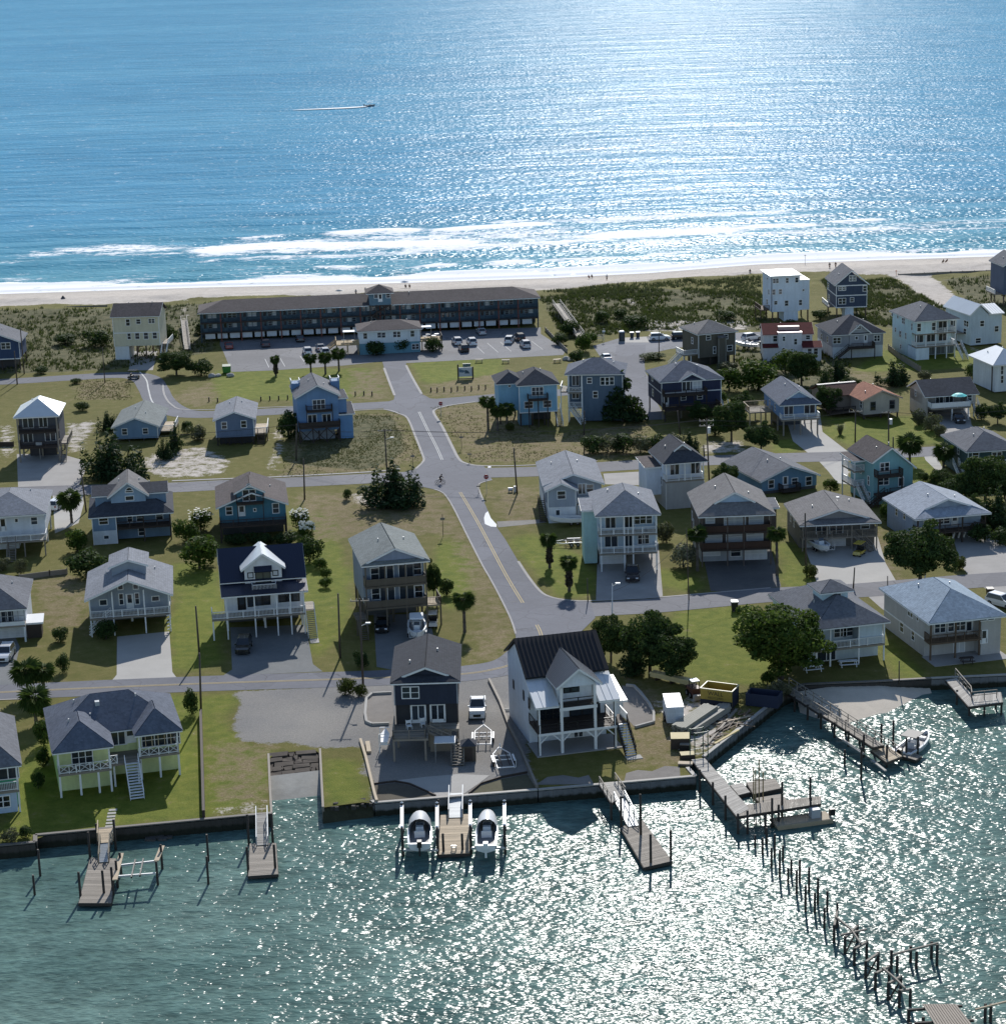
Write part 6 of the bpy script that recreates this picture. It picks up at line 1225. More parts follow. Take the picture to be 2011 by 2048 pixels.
for k,px,py,w,hp,lab in [('cedar',788,1014,145,92,'big dark cedar thicket beside the street corner left of the cyclist'),('cedar',222,958,135,100,'broad dark cedar in front of the small blue cottage'),('cedar',215,862,48,40,'low dark cedar behind the left corner of the small blue cottage'),('cedar',352,905,34,62,'narrow dark cedar between the two small cottages'),('cedar',329,920,36,50,'dark bushy cedar at the front corner of the pale green roofed cottage'),('cone',1246,846,92,104,'tall dark conifer covering the slate blue house'),('darktree',1222,1328,84,98,'dark tree touching the white house roof edge'),('darktree',1300,1348,130,132,'tallest dark tree of the clump beside the white house'),('darktree',1342,1364,108,100,'front right tree of the clump above the yellow beams'),('cedar',1264,1352,62,78,'low dark cedar in front of the clump beside the tin porch roof'),('tree',1564,1366,212,160,'big spreading green oak in front of the cupola house'),('darktree',1842,1178,152,135,'dense dark evergreen in front of the low blue grey house'),('darktree',1972,1015,120,110,'large dark evergreen beside the dark green house'),('darktree',1910,1020,80,70,'dark evergreen between the pale dutch gable house and the right edge'),('cedar',1995,1060,90,90,'dark cedar at the right edge beside the house on piles'),('darktree',2010,1000,80,90,'dark evergreen cut by the right edge below the dark green house'),('darktree',1463,885,80,88,'dark evergreen between the navy house and the blue stilt cottage'),('darktree',1522,908,72,66,'round dark evergreen beside the concrete driveway of the stilt cottage'),('cedar',1378,908,52,50,'small dark cedar behind the slim white house'),('darktree',1450,985,62,62,'dark tree beside the utility pole and the broad blue cottage'),('green',1458,782,70,50,'light green shrub right of the olive brown house'),('green',1518,782,95,66,'large light green shrub mound below the red roofed house'),('darktree',1603,770,78,72,'dark tree below the right corner of the red roofed house'),('cedar',1648,790,52,58,'dark cedar above the rear wing of the terracotta roofed cottage'),('cedar',1673,760,48,46,'dark cedar below the grey house with the front gable'),('cedar',1790,772,66,56,'spiky dark cedar behind the tan cottages'),('round',1941,758,34,34,'round dark shrub near the white metal hip roof at right'),('grey',1846,762,32,24,'grey green shrub right of the spiky cedar'),('darktree',1655,830,62,62,'dark tree left of the terracotta roofed cottage'),('green',1570,745,60,50,'green shrub under the red roofed house'),('round',1186,908,57,40,'roadside dark shrub, leftmost of the hedge along the middle street'),('grey',1215,906,57,40,'roadside shrub, second from left in the hedge along the middle street'),('round',1246,908,59,43,'roadside dark shrub, third in the hedge along the middle street'),('grey',1280,906,54,40,'roadside shrub, fourth in the hedge along the middle street'),('round',1312,905,52,38,'roadside dark shrub, fifth in the hedge along the middle street'),('grey',1342,902,52,36,'roadside shrub, last in the hedge along the middle street'),('darktree',352,752,82,52,'dark spreading shrub beside the cream house driveway'),('round',402,752,56,36,'low dark shrub left of the green bin'),('round',190,694,70,36,'dark dune shrub left of the cream house'),('round',130,690,60,24,'low dark dune thicket between the navy house and the cream house'),('round',336,688,40,40,'dark shrub right of the cream house stairs'),('round',405,668,36,24,'dark shrub at the left end of the motel'),('round',82,748,34,16,'low round shrub by the leaning poles'),('round',165,822,36,20,'low round shrub in the lot behind the metal roofed house'),('round',150,768,26,12,'small low bush beside the curved street at left'),('green',154,1104,58,50,'light green shrub right of the left edge white house deck'),('round',172,1158,92,60,'broad dark shrub mound behind the clerestory house'),('green',398,1140,98,70,'large green bush behind the navy metal roofed farmhouse'),('flower',402,1062,56,44,'white flowering shrub left of the teal house'),('green',372,1085,60,50,'green shrub between the blue and the teal houses'),('flower',600,1062,44,44,'white flowering shrub right of the teal house, upper one'),('flower',614,1078,36,34,'white flowering shrub right of the teal house, lower one'),('round',470,1090,60,22,'hedge shrub below the teal house, leftmost'),('round',520,1088,60,22,'hedge shrub below the teal house, middle one'),('round',570,1090,60,26,'hedge shrub below the teal house, right one'),('round',618,1126,62,56,'round dark bush at the right corner of the navy metal roof'),('green',640,1140,34,26,'small green shrub, top one of the three in the side yard'),('green',652,1158,30,24,'small green shrub, middle one of the three in the side yard'),('green',652,1176,28,22,'small green shrub, lowest of the three in the side yard'),('round',722,1336,36,36,'dark shrub beside the gravel drive under the tall grey house'),('olive',690,1392,44,40,'olive bush on the roadside island left of the dark navy house'),('olive',722,1394,32,28,'small olive bush at the foot of the roadside utility pole'),('round',383,1430,38,56,'dark upright shrub at the right end of the pale yellow house'),('round',121,1284,42,32,'dark shrub on the lawn left of the clerestory house'),('round',212,1280,50,44,'dark shrub under the clerestory house porch'),('round',128,1345,34,40,'dark shrub behind the pair of roadside palms'),('round',88,1492,46,56,'dark shrub between the two leftmost waterfront roofs'),('green',92,1440,34,40,'green shrub above the two leftmost waterfront roofs'),('round',76,1578,30,36,'round clipped shrub beside the green house wall, lower one'),('round',86,1535,36,40,'round clipped shrub beside the green house wall, upper one'),('grey',22,1684,40,26,'shrub on the seawall corner at the left edge'),('round',52,1678,34,26,'dark shrub on the seawall corner, right one'),('round',893,1192,36,38,'round dark bush right of the tall grey house'),('darktree',868,1205,38,90,'slender leafy tree at the right wall of the tall grey house'),('pale',1366,1135,56,54,'silvery pale shrub left of the brown three storey house'),('grey',1332,1085,44,46,'grey green shrub right of the pale blue porch house'),('green',1775,1045,40,44,'green shrub beside the teal saltbox stairs'),('green',1660,985,38,30,'low green shrub at the drive of the teal saltbox'),('olive',1618,1155,34,30,'olive shrub at the foot of the pole by the boat driveway'),('olive',1918,1140,34,30,'olive shrub right of the dense dark evergreen'),('round',2000,1090,50,36,'dark low shrub at right edge below the dark cedar'),('green',1534,1372,36,30,'bright green shrub under the left side of the oak'),('grey',1555,1396,60,34,'tangled grey shrub at the lagoon corner under the oak'),('pampas',1680,870,36,28,'clump of feathery grass beside the stilt cottage driveway'),('grey',1838,850,34,36,'grey shrub left of the tan cottage carport'),('grey',1862,862,40,40,'grey green shrub in front of the tan cottage carport, left one'),('grey',1878,874,32,28,'round grey green shrub in front of the tan cottage carport, right one'),('darktree',1995,848,52,44,'dark tree below the white metal hip roof at right'),('round',1962,840,36,36,'dark shrub right of the tan cottage'),('round',1845,965,28,22,'round clipped bush left of the right palm'),('round',1870,965,28,28,'round clipped bush at the foot of the right palm'),('round',752,712,52,32,'dark round bush against the office wall, left one'),('round',800,705,44,34,'dark round bush against the office wall, right one'),('round',866,705,44,34,'dark bush under the right office deck'),('round',1140,672,44,34,'dark shrub at the head of the dune walkway'),('green',1165,705,44,40,'green shrub beside the dune walkway, middle one'),('round',1152,728,36,30,'dark shrub below the dune walkway'),('green',1178,690,40,28,'green shrub right of the dune walkway'),('round',1204,648,40,28,'dark dune shrub above the beach access bins'),('round',1270,655,60,26,'dark dune shrub above the parked white suv'),('round',1240,636,36,20,'small dark dune shrub near the beach path'),('round',1450,640,50,20,'dark dune shrub left of the white boxy tower'),('round',1580,655,26,18,'small dark shrub at the base of the white boxy tower'),('olive',1020,862,24,18,'small shrub under the sky blue house'),('round',1300,720,60,14,'low dark grass mound on the turning circle island'),('round',578,880,60,62,'dark bush at the left wall of the vivid blue house'),('grey',396,880,44,34,'grey shrub left of the slate blue cottage'),('round',694,1000,22,24,'small dark upright bush by the middle street'),('grey',1450,745,50,24,'grey shrub behind the navy decked house'),('grey',5,1142,34,28,'feathery shrub at left edge above the screened porch house'),('grey',42,1150,30,36,'feathery shrub left of the dark shrub mound'),('darktree',1400,850,56,48,'dark evergreen right of the navy decked house, lower left one'),('green',1432,818,60,44,'green shrub right of the navy decked house'),('darktree',1488,838,64,56,'dark evergreen left of the blue stilt cottage deck'),('green',1548,800,56,44,'green shrub above the blue stilt cottage'),('round',1430,872,50,40,'dark shrub behind the street poles near the slim white house'),('darktree',1888,1000,66,62,'dark evergreen left of the large one beside the dark green house'),('darktree',1938,1052,70,64,'dark evergreen behind the house on piles, middle one'),('round',1960,1085,56,40,'dark shrub beside the house on piles driveway'),('green',1800,1020,44,36,'green shrub right of the teal saltbox'),('round',1640,640,40,22,'dark dune shrub between the boxy tower and the navy gabled house'),('darktree',1700,790,50,40,'dark tree behind the terracotta roofed cottage'),('green',1560,830,44,36,'green shrub behind the stilt cottage'),('round',1120,690,40,26,'dark shrub at the right end of the motel lot fence'),('green',1185,735,36,24,'green shrub above the slate blue house roof'),('round',375,868,30,28,'dark bush at left corner of the slate blue cottage')]:
 plant(k,px,py,w,hp,lab)
# palms: trunk and separate fronds
FR=None
def frond_mesh():
 mb=MB();L=1.0
 pts=[Vector((t_*L*(1-.10*t_),0,.28*t_-.62*t_*t_))for t_ in np.linspace(0,1,6)]
 mb.beam(pts[0],pts[2],.03,.02)
 for i in range(9):
  a=R(-80+20*i);tip=pts[3]+Vector((math.cos(a)*.55,math.sin(a)*.55,-.25-.22*abs(math.sin(a))));b0=pts[2];s_=Vector((-math.sin(a),math.cos(a),0))*.085;m_=b0.lerp(tip,.55)+Vector((0,0,.06))
  mb.quad(b0,m_-s_,tip,m_+s_)
 return mb.mesh('frond',LEAF['palm'],fix=False)
FR=frond_mesh()
DEAD=None
def palm(px,py,hpx,crown_px,label,shaggy=False):
 s,c=scale_at(px,py);H=hpx/s/c;cr=crown_px/s/2*1.25
 t_=thing('palm_tree',label,'palm tree',G(px,py),random.uniform(0,6.28));lean=Vector((random.uniform(-.15,.15),random.uniform(-.15,.15),0))
 mb=MB();n=7
 for i in range(n):
  a,b=i/n,(i+1)/n;mb.cyl(lean*a*a+Vector((0,0,H*a-.05)),lean*b*b+Vector((0,0,H*b)),.24-.05*a+.02,.20-.05*b,8)
 mb.build('trunk',wood((.10,.085,.07)),t_)
 nf_=36
 for i in range(nf_):
  o=link('frond',FR,t_);o.location=lean+Vector((0,0,H-.05));lvl=i/nf_
  o.rotation_euler=(random.uniform(-.3,.3),R(38)-R(95)*lvl+random.uniform(-.15,.15),i*2.399);k=cr*random.uniform(.85,1.1)*.86;o.scale=(k,k,k)
 if shaggy:
  bl=[(0,0,H*.25+i*H*.14,.45-.04*i,.45-.04*i,.5)for i in range(5)]
  cc,dd=blobs_leaves(bl,420);dd[:,2]-=.6;lm=leaf_mesh('dead_skirt',cc,dd,.3,wood((.07,.06,.045)),2.5);link('dead_skirt',lm,t_)
 return t_
for a in [(929,1264,66,44,'single palm on the lawn beside the main road'),(57,1394,52,58,'roadside palm at left, left one of the pair'),(89,1392,50,46,'roadside palm at left, right one of the pair'),(73,1448,52,62,'palm behind the two leftmost waterfront roofs'),(144,1046,50,48,'palm on the driveway of the left edge white house'),(976,860,58,32,'palm at the left side of the sky blue house, left one'),(995,862,42,30,'palm at the left side of the sky blue house, middle one'),(1014,860,44,34,'palm at the left side of the sky blue house, right one'),(1553,1150,84,38,'slender tall palm right of the brown three storey house'),(1394,1142,76,40,'palm in front of the left corner of the brown house'),(1818,930,44,50,'palm beside the middle street right of the teal saltbox'),(1885,950,48,42,'palm in front of the dark green house'),(622,746,30,26,'motel garden palm, left one of three'),(651,748,34,28,'motel garden palm, middle one of three'),(678,742,36,28,'motel garden palm, right one of three')]:palm(*a)
palm(1099,1135,58,34,'shaggy palm left of the pale blue porch house, upper one',True);palm(1138,1182,58,36,'shaggy palm left of the pale blue porch house, lower one',True)
palm(552,752,34,20,'thin shaggy palm at the edge of the motel lot',True)
# dune grass and rough grass: far too many blades to count
def tufts(name,polys,n,size,mat,label):
 pts=[]
 for p,share in polys:
  w=[P2(*q)for q in p];xs,ys=[q[0]for q in w],[q[1]for q in w];want=int(n*share);got=0
  while got<want:
   X_=rng.uniform(min(xs),max(xs),4000);Y_=rng.uniform(min(ys),max(ys),4000);ok=inside(w,X_,Y_)&(vnoise(X_,Y_,6,12)+.5*vnoise(X_,Y_,2,13)>rng.uniform(.35,.95,4000))
   sel=np.stack([X_[ok],Y_[ok]],1)[:want-got];pts.append(sel);got+=len(sel)
 pts=np.concatenate(pts);m=len(pts)
 ix=np.clip(((pts[:,0]-gx[0])/STEP).astype(int),0,len(gx)-1);iy=np.clip(((pts[:,1]-gy[0])/STEP).astype(int),0,len(gy)-1);zz=Zg[iy,ix]
 base=np.stack([pts[:,0],pts[:,1],zz],1);B=5
 base=np.repeat(base,B,0)+np.concatenate([rng.normal(0,size*.35,(m*B,2)),np.zeros((m*B,1))],1);k=len(base)
 a=rng.uniform(0,6.28,k);hgt=size*rng.uniform(.6,1.5,k);lean=rng.normal(0,.35,(k,2))*hgt[:,None];wd=size*.22
 sx=np.stack([np.cos(a)*wd,np.sin(a)*wd,np.zeros(k)],1);tip=base+np.concatenate([lean,hgt[:,None]],1);v=np.stack([base-sx,base+sx,tip],1).reshape(-1,3)
 me=bpy.data.meshes.new(name);me.vertices.add(3*k);me.vertices.foreach_set('co',v.ravel());me.loops.add(3*k);me.loops.foreach_set('vertex_index',np.arange(3*k));me.polygons.add(k);me.polygons.foreach_set('loop_start',np.arange(0,3*k,3));me.polygons.foreach_set('loop_total',np.full(k,3));me.update();me.materials.append(mat)
 return tag(link(name,me),label,'grass',kind='stuff')
tufts('dune_grass',[(ZONES['scrub'][0],.22),(ZONES['scrub'][1],.3),(ZONES['scrub'][2],.2),(ZONES['scrub'][3],.12),([(1085,590),(1230,574),(1520,560),(1520,592),(1200,600)],.16)],9000,.55,LEAF['grey'],'pale dune grass between the beach and the houses')
tufts('dune_scrub',[(ZONES['scrub'][0],.28),(ZONES['scrub'][1],.32),(ZONES['scrub'][2],.18),(ZONES['scrub'][3],.12),(ZONES['scrub'][4],.10)],5200,.6,LEAF['olive'],'low olive scrub covering the dunes')
tufts('rough_grass',[(ZONES['dry'][0],.16),(ZONES['scrub'][5],.2),(ZONES['dry'][2],.16),(ZONES['dry'][5],.08),(ZONES['dry'][10],.14)],11000,.17,LEAF['straw'],'rough unmown grass on the empty lots')
ORD=['first','second','third','fourth','fifth','sixth','seventh','eighth','ninth','tenth','eleventh','twelfth','thirteenth','fourteenth','fifteenth','sixteenth','seventeenth','eighteenth','nineteenth','twentieth']
def stained(c):
 t=NT('sheet_pile');n=t.noise(1.2,4);n2=t.noise(6,3);sx=t.n('SeparateXYZ');t.l(t.pos(),sx.inputs[0])
 f=t.ramp(t.math('ADD',sx.outputs['Z'],t.math('MULTIPLY',t.math('SUBTRACT',n,.5),.6)),-.95,-.65,1,0)
 t.col(t.hue(t.hue(t.mix(f,c,(.025,.028,.02)),n,.25),n2,.2));t.rough(.8);t.spec(.2);return t.m
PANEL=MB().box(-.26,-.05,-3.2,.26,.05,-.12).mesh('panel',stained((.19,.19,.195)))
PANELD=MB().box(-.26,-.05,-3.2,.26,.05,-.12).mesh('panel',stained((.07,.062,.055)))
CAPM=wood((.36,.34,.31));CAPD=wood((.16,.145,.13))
def seawall(pts,label,dark=False,capw=.45,capz=.06):
 W_=[Vector(P2(*p))for p in pts];t_=thing('seawall',label,'seawall',(W_[0].x,W_[0].y,0));o=W_[0];mb=MB();k=0
 for a,b in zip(W_[:-1],W_[1:]):
  d=b-a;L=d.length;an=math.atan2(d.y,d.x)
  mb.beam((a.x-o.x,a.y-o.y,capz),(b.x-o.x,b.y-o.y,capz),capw,.14)
  n=max(1,int(L/.54));nrm=Vector((d.y,-d.x)).normalized()
  for i in range(n):
   p=a+d*((i+.5)/n)-o+nrm*(.10+.05*(k%2));k+=1;q=link('panel',PANELD if dark else PANEL,t_);q.location=(p.x,p.y,0);q.rotation_euler=(0,0,an);q.scale=(L/n/.54*1.03,1,1)
 mb.build('cap',CAPD if dark else CAPM,t_);return t_
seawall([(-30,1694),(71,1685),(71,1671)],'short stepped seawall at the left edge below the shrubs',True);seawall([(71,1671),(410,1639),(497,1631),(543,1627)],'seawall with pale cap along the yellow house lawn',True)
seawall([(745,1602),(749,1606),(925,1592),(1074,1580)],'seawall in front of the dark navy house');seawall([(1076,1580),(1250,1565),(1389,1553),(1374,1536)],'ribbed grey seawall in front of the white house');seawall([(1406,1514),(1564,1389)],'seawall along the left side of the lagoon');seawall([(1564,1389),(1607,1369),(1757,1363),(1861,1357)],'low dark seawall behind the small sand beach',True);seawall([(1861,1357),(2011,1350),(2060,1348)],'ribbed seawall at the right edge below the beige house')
# slipway
t_=thing('boat_slipway','broken boat ramp with dark asphalt top between timber walls','boat ramp',G(590,1510));o=t_.location.copy()
LQ=[(537,1508,0),(538,1530,-.18),(539,1552,-.42),(541,1580,-1.0),(544,1632,-2.2)];RQ=[(640,1498,0),(641,1520,-.18),(642,1540,-.42),(644,1568,-1.0),(647,1622,-2.2)]
AD=concrete((.075,.062,.052),.35,.8);CW=concrete((.34,.33,.30),.2,.6)
a,b=G(*LQ[0][:2],0),G(*RQ[0][:2],0);c,d=G(*RQ[2][:2],-.42),G(*LQ[2][:2],-.42);nx_,ny_=6,5
cuts=[sorted([0,1]+[random.random()for _ in range(nx_-1)])for _ in range(ny_)]
for j in range(ny_):
 v0,v1=j/ny_,(j+1)/ny_
 for u0,u1 in zip(cuts[j][:-1],cuts[j][1:]):
  tz=Vector((0,0,random.uniform(-.16,.08)));e=.006
  q=[a.lerp(d,v).lerp(b.lerp(c,v),u)-o+tz+Vector((random.uniform(-.12,.12),random.uniform(-.15,.15),random.uniform(-.05,.05)))for u,v in ((u0+e,v0),(u1-e,v0),(u1-e,v1-.02),(u0+e,v1-.02))]
  MB().prism(q,(0,0,-.25)).build('ramp_slab',AD,t_)
MB().prism([p-o+Vector((0,0,-.3))for p in (a,b,c,d)],(0,0,-.1)).build('ramp_base',concrete((.09,.08,.065),.3,.8),t_)
for i in (2,3):
 a,b=G(*LQ[i][:2],LQ[i][2]),G(*RQ[i][:2],RQ[i][2]);c,d=G(*RQ[i+1][:2],RQ[i+1][2]),G(*LQ[i+1][:2],LQ[i+1][2]);MB().prism([p-o for p in (a,b,c,d)],(0,0,-.2)).build('ramp_slab',CW,t_)
for nm,pts in (('ramp_wall',[(543,1627),(540,1575),(537,1508)]),('ramp_wall',[(640,1498),(643,1560),(646,1615)])):
 mb=MB()
 for a,b in zip(pts[:-1],pts[1:]):a,b=G(*a)-o,G(*b)-o;mb.beam(a+Vector((0,0,-1.2)),b+Vector((0,0,-1.2)),.25,2.6)
 mb.build(nm,GREYWOOD,t_)
# rubble bank right of the ramp
mb=MB()
for i in range(90):
 u=random.random();a=G(648+98*u,1613-10*u+random.uniform(-3,8),random.uniform(-1.3,-.1));r_=random.uniform(.15,.42);n0=len(mb.v)
 for q in ((-1,-1,-1),(1,-1,-1),(1,1,-1),(-1,1,-1),(-1,-1,1),(1,-1,1),(1,1,1),(-1,1,1)):mb.v.append(tuple(a+Vector(q)*r_*random.uniform(.5,.8)))
 mb.f+=[tuple(n0+k for k in f)for f in ((0,3,2,1),(4,5,6,7),(0,1,5,4),(1,2,6,5),(2,3,7,6),(3,0,4,7))]
tag(mb.build('rubble_bank',concrete((.06,.055,.05),.3,1.0)),'dark rubble bank between the ramp and the navy house seawall','rubble',kind='stuff')
wb_=MB();pA=[(646,1612),(690,1606),(747,1599)]
for a,b in zip(pA[:-1],pA[1:]):a,b=G(*a),G(*b);wb_.quad(a,b,b+Vector((0,-2.2,-2.4)),a+Vector((0,-2.2,-2.4)))
x_=wb_.build('bank_slope',concrete((.05,.05,.03),.3,1.0),fix=False);x_['kind']='structure'
# small sand beach
bz=[((1590,1384),-.5),((1680,1370),-.35),((1760,1366),-.4),((1852,1360),-.7)];bo=[((1602,1440),-1.85),((1690,1466),-1.75),((1775,1440),-1.75),((1866,1396),-1.8)]
mb=MB();n=len(bz)
for (p,z),(q,zz)in zip(bz,bo):mb.v+=[tuple(G(*p,z)),tuple(G(*q,zz))]
mb.f=[(2*i,2*i+2,2*i+3,2*i+1)for i in range(n-1)];x_=mb.build('sand_beach',concrete((.56,.50,.42),.14,.4),fix=False);x_['kind']='structure'
def pile_px(px,yb,yt,z=WATER_Z):
 b=G(px,yb,z);d=b-CAM;s=F_PX/d.dot(_f);c=math.sqrt(1-(d.z/d.length)**2);return b,(yb-yt)/s/c
class Dock:
 def __init__(s,label,o,name='dock',cat='dock'):
  s.t=thing(name,label,cat,o);s.o=Vector(o)
 def L(s,p):return Vector(p)-s.o
 def deck(s,q,mat=None,th=.28,bw=.16,name='decking',frame=True,gap=.02):
  """q: four world corners a,b (near board) and c,d (far); boards run a->b"""
  a,b,c,d=[s.L(p)for p in q];n=max(2,int(max((d-a).length,(c-b).length)/bw));mb=MB();dz=Vector((0,0,-.05))
  for i in range(n):
   u,v=i/n,(i+1)/n-gap/bw/n;jz=Vector((0,0,random.uniform(-.008,.008)));mb.prism([a.lerp(d,u)+jz,b.lerp(c,u)+jz,b.lerp(c,v)+jz,a.lerp(d,v)+jz],dz)
  mb.build(name,mat or GREYWOOD,s.t)
  if frame:
   f=MB()
   for p,r_ in ((a,b),(b,c),(c,d),(d,a)):k=Vector((0,0,-.05-th/2));f.beam(p+k,r_+k,.12,th)
   f.build('frame',PILEWOOD,s.t)
 def pile(s,px,yb,yt,r=.14,cap=None):
  b,hh=pile_px(px,yb,yt);p=s.L(b);MB().cyl(p+Vector((0,0,-2)),p+Vector((0,0,hh)),r,r*.92,9).build('piling',PILEWOOD,s.t,True)
  if cap:MB().cyl(p+Vector((0,0,hh)),p+Vector((0,0,hh+.12)),r*1.1,.02,9).build('piling_cap',cap,s.t)
 def beam(s,a,b,w,h=None,mat=None,name='beam'):MB().beam(s.L(a),s.L(b),w,h).build(name,mat or GREYWOOD,s.t)
 def rail(s,pts,h=1.0,mat=None,step=1.4,mid=True):
  mb=MB()
  for a,b in zip(pts[:-1],pts[1:]):
   a,b=s.L(a),s.L(b);n=max(1,int((b-a).length/step));k=Vector((0,0,h))
   mb.beam(a+k,b+k,.1,.07)
   if mid:mb.beam(a+k*.55,b+k*.55,.05,.09)
   for i in range(n+1):p=a.lerp(b,i/n);mb.beam(p,p+k,.1)
  mb.build('railing',mat or GREYWOOD,s.t)
 def gangway(s,a,b,w,mat=None,rails=True,rm=None):
  a,b=Vector(a),Vector(b);d=b-a;sd=Vector((-d.y,d.x,0)).normalized()*(w/2);s.deck([a-sd,a+sd,b+sd,b-sd],mat or GREYWOOD,.14,.2,'gangway')
  if rails:s.rail([a+sd,b+sd],.95,rm);s.rail([a-sd,b-sd],.95,rm)
FZ=-1.0
d=Dock('floating dock with gangway below the yellow house',G(195,1740,FZ));d.deck([G(181,1715,FZ),G(232,1717,FZ),G(223,1806,FZ),G(158,1806,FZ)]);d.deck([G(197,1656,.12),G(228,1654,.12),G(224,1684,.1),G(198,1686,.1)],PALEWOOD);d.gangway(G(211,1684,.1),G(208,1724,FZ+.08),1.0,METG,True,PALEWOOD)
for a in [(162,1800,1745),(209,1795,1742),(181,1722,1665),(227,1790,1735),(232,1700,1640),(196,1690,1648)]:d.pile(*a)
d.rail([G(197,1656,.12),G(196,1682,.1)],.9,PALEWOOD);d.rail([G(230,1652,.12),G(226,1682,.1)],.9,PALEWOOD)
d=Dock('empty boat lift frame right of the yellow house dock',G(270,1740,WATER_Z),'boat_lift','boat lift');zl=.4
d.beam(G(243,1707,zl),G(230,1760,zl),.5,.12,PALEWOOD);d.beam(G(325,1692,zl),G(313,1722,zl),.5,.12,PALEWOOD);d.beam(G(240,1731,zl-.15),G(314,1722,zl-.15),.16,.2,GALV);d.beam(G(235,1753,zl-.15),G(312,1747,zl-.15),.16,.2,GALV)
for x0,y0,x1,y1 in ((271,1720,263,1755),(287,1718,280,1752)):d.beam(G(x0,y0,zl),G(x1,y1,zl),.14,.2,BLACK)
for a in [(325,1738,1690),(316,1770,1724),(236,1775,1722),(243,1750,1706)]:d.pile(*a)
d=Dock('floating dock with aluminium gangway left of the boat ramp',G(525,1720,FZ));d.deck([G(500,1687,FZ),G(552,1686,FZ),G(556,1748,FZ),G(497,1752,FZ)]);d.gangway(G(524,1628,.12),G(525,1690,FZ+.08),1.2,CAPM,True,METG)
for a in [(498,1690,1630),(546,1688,1628),(497,1748,1695),(551,1745,1690)]:d.pile(*a)
d=Dock('new timber dock between the two boat lifts',G(908,1670,FZ));d.deck([G(881,1630,FZ),G(937,1628,FZ),G(939,1706,FZ),G(877,1709,FZ)],PALEWOOD);d.gangway(G(912,1586,.1),G(911,1635,FZ+.08),1.5,METG,True,METG);d.pile(887,1712,1668);d.pile(925,1708,1668);d.pile(878,1640,1600)
d.rail([G(903,1700,FZ),G(912,1700,FZ)],.5,STEEL,.6)
def lift(label,x0,x1,y0,y1):
 d=Dock(label,G((x0+x1)/2,(y0+y1)/2,WATER_Z),'boat_lift','boat lift')
 for x in (x0,x1):
  d.pile(x,y0,y0-58,.16,TRIM);d.pile(x,y1,y1-58,.16,TRIM);a,ha=pile_px(x,y0,y0-52);b,hb=pile_px(x,y1,y1-52);d.beam(a+Vector((0,0,ha)),b+Vector((0,0,hb)),.34,.2,TRIM,'lift_rail')
 for f in (.25,.75):
  a=G(x0,y0+(y1-y0)*f,-.75);b=G(x1,y0+(y1-y0)*f,-.75);d.beam(a,b,.16,.22,GALV,'cradle_beam')
lift('boat lift on the left side of the new timber dock',806,876,1664,1712);lift('boat lift on the right side of the new timber dock',942,1010,1660,1708)
d=Dock('angled floating dock with gangway below the white house',G(1290,1690,FZ));d.deck([G(1240,1654,FZ),G(1284,1640,FZ),G(1343,1722,FZ),G(1287,1735,FZ)],GREYWOOD);d.deck([G(1198,1568,.12),G(1236,1564,.12),G(1250,1590,.12),G(1222,1606,.12)],CAPM);d.gangway(G(1238,1598,.1),G(1266,1652,FZ+.08),1.2,METG,True,METG)
for a in [(1242,1662,1594),(1281,1678,1590),(1301,1734,1670),(1341,1726,1662),(1222,1640,1606)]:d.pile(*a)
d.rail([G(1198,1568,.12),G(1222,1606,.12)],.9,GREYWOOD);d.rail([G(1229,1560,.12),G(1250,1590,.12)],.9,GREYWOOD)
d=Dock('l shaped timber pier under repair at the lagoon mouth',G(1440,1580),'pier','pier');ZP=.25;d.deck([G(1382,1519,ZP),G(1408,1516,ZP),G(1498,1617,ZP),G(1472,1632,ZP)],CAPM);d.deck([G(1472,1633,ZP-.02),G(1480,1610,ZP-.02),G(1640,1592,ZP-.02),G(1640,1607,ZP-.02)],GREYWOOD,bw=.2)
for a in [(1399,1585,1540),(1425,1610,1565),(1450,1640,1592),(1475,1668,1628),(1494,1668,1622),(1530,1668,1625),(1556,1652,1610),(1620,1640,1596),(1563,1640,1565),(1619,1628,1556),(1543,1655,1597)]:d.pile(*a)
mb_pts=[(1475,1640),(1494,1640)];d.beam(G(1475,1640,.0),G(1494,1660,-1.2),.12);d.beam(G(1494,1640,.0),G(1475,1662,-1.2),.12)
def float_(label,q,extras=(),mat=None):
 d=Dock(label,G(*q[0],FZ),'work_float','float');d.deck([G(*p,FZ)for p in q],mat or GREYWOOD,.4,.22);return d
float_('small wooden work float moored behind the l shaped pier, upper one',[(1492,1565),(1548,1556),(1562,1576),(1506,1588)]);float_('wooden work float moored against the l shaped pier, lower one',[(1510,1596),(1560,1588),(1575,1602),(1525,1612)]);float_('white decked float tied to the pier edge',[(1459,1570),(1484,1566),(1499,1584),(1476,1590)],mat=CAPM)
d=Dock('pile driving frame of tall timbers on the work float',G(1515,1610,FZ),'pile_rig','rig')
for x,yb,yt in ((1506,1605,1535),(1517,1608,1520),(1525,1600,1545),(1510,1615,1540)):b,hh=pile_px(x,yb,yt,FZ);MB().beam(d.L(b),d.L(b)+Vector((0,0,hh)),.12).build('upright',wood((.35,.26,.14)),d.t)
b,hh=pile_px(1512,1606,1515,FZ);d.beam(b+Vector((-1.6,0,hh)),b+Vector((1.6,0,hh+.1)),.1,mat=STEEL);d.beam(b+Vector((-.5,0,hh*.5)),b+Vector((1.0,0,hh*.5)),.12)
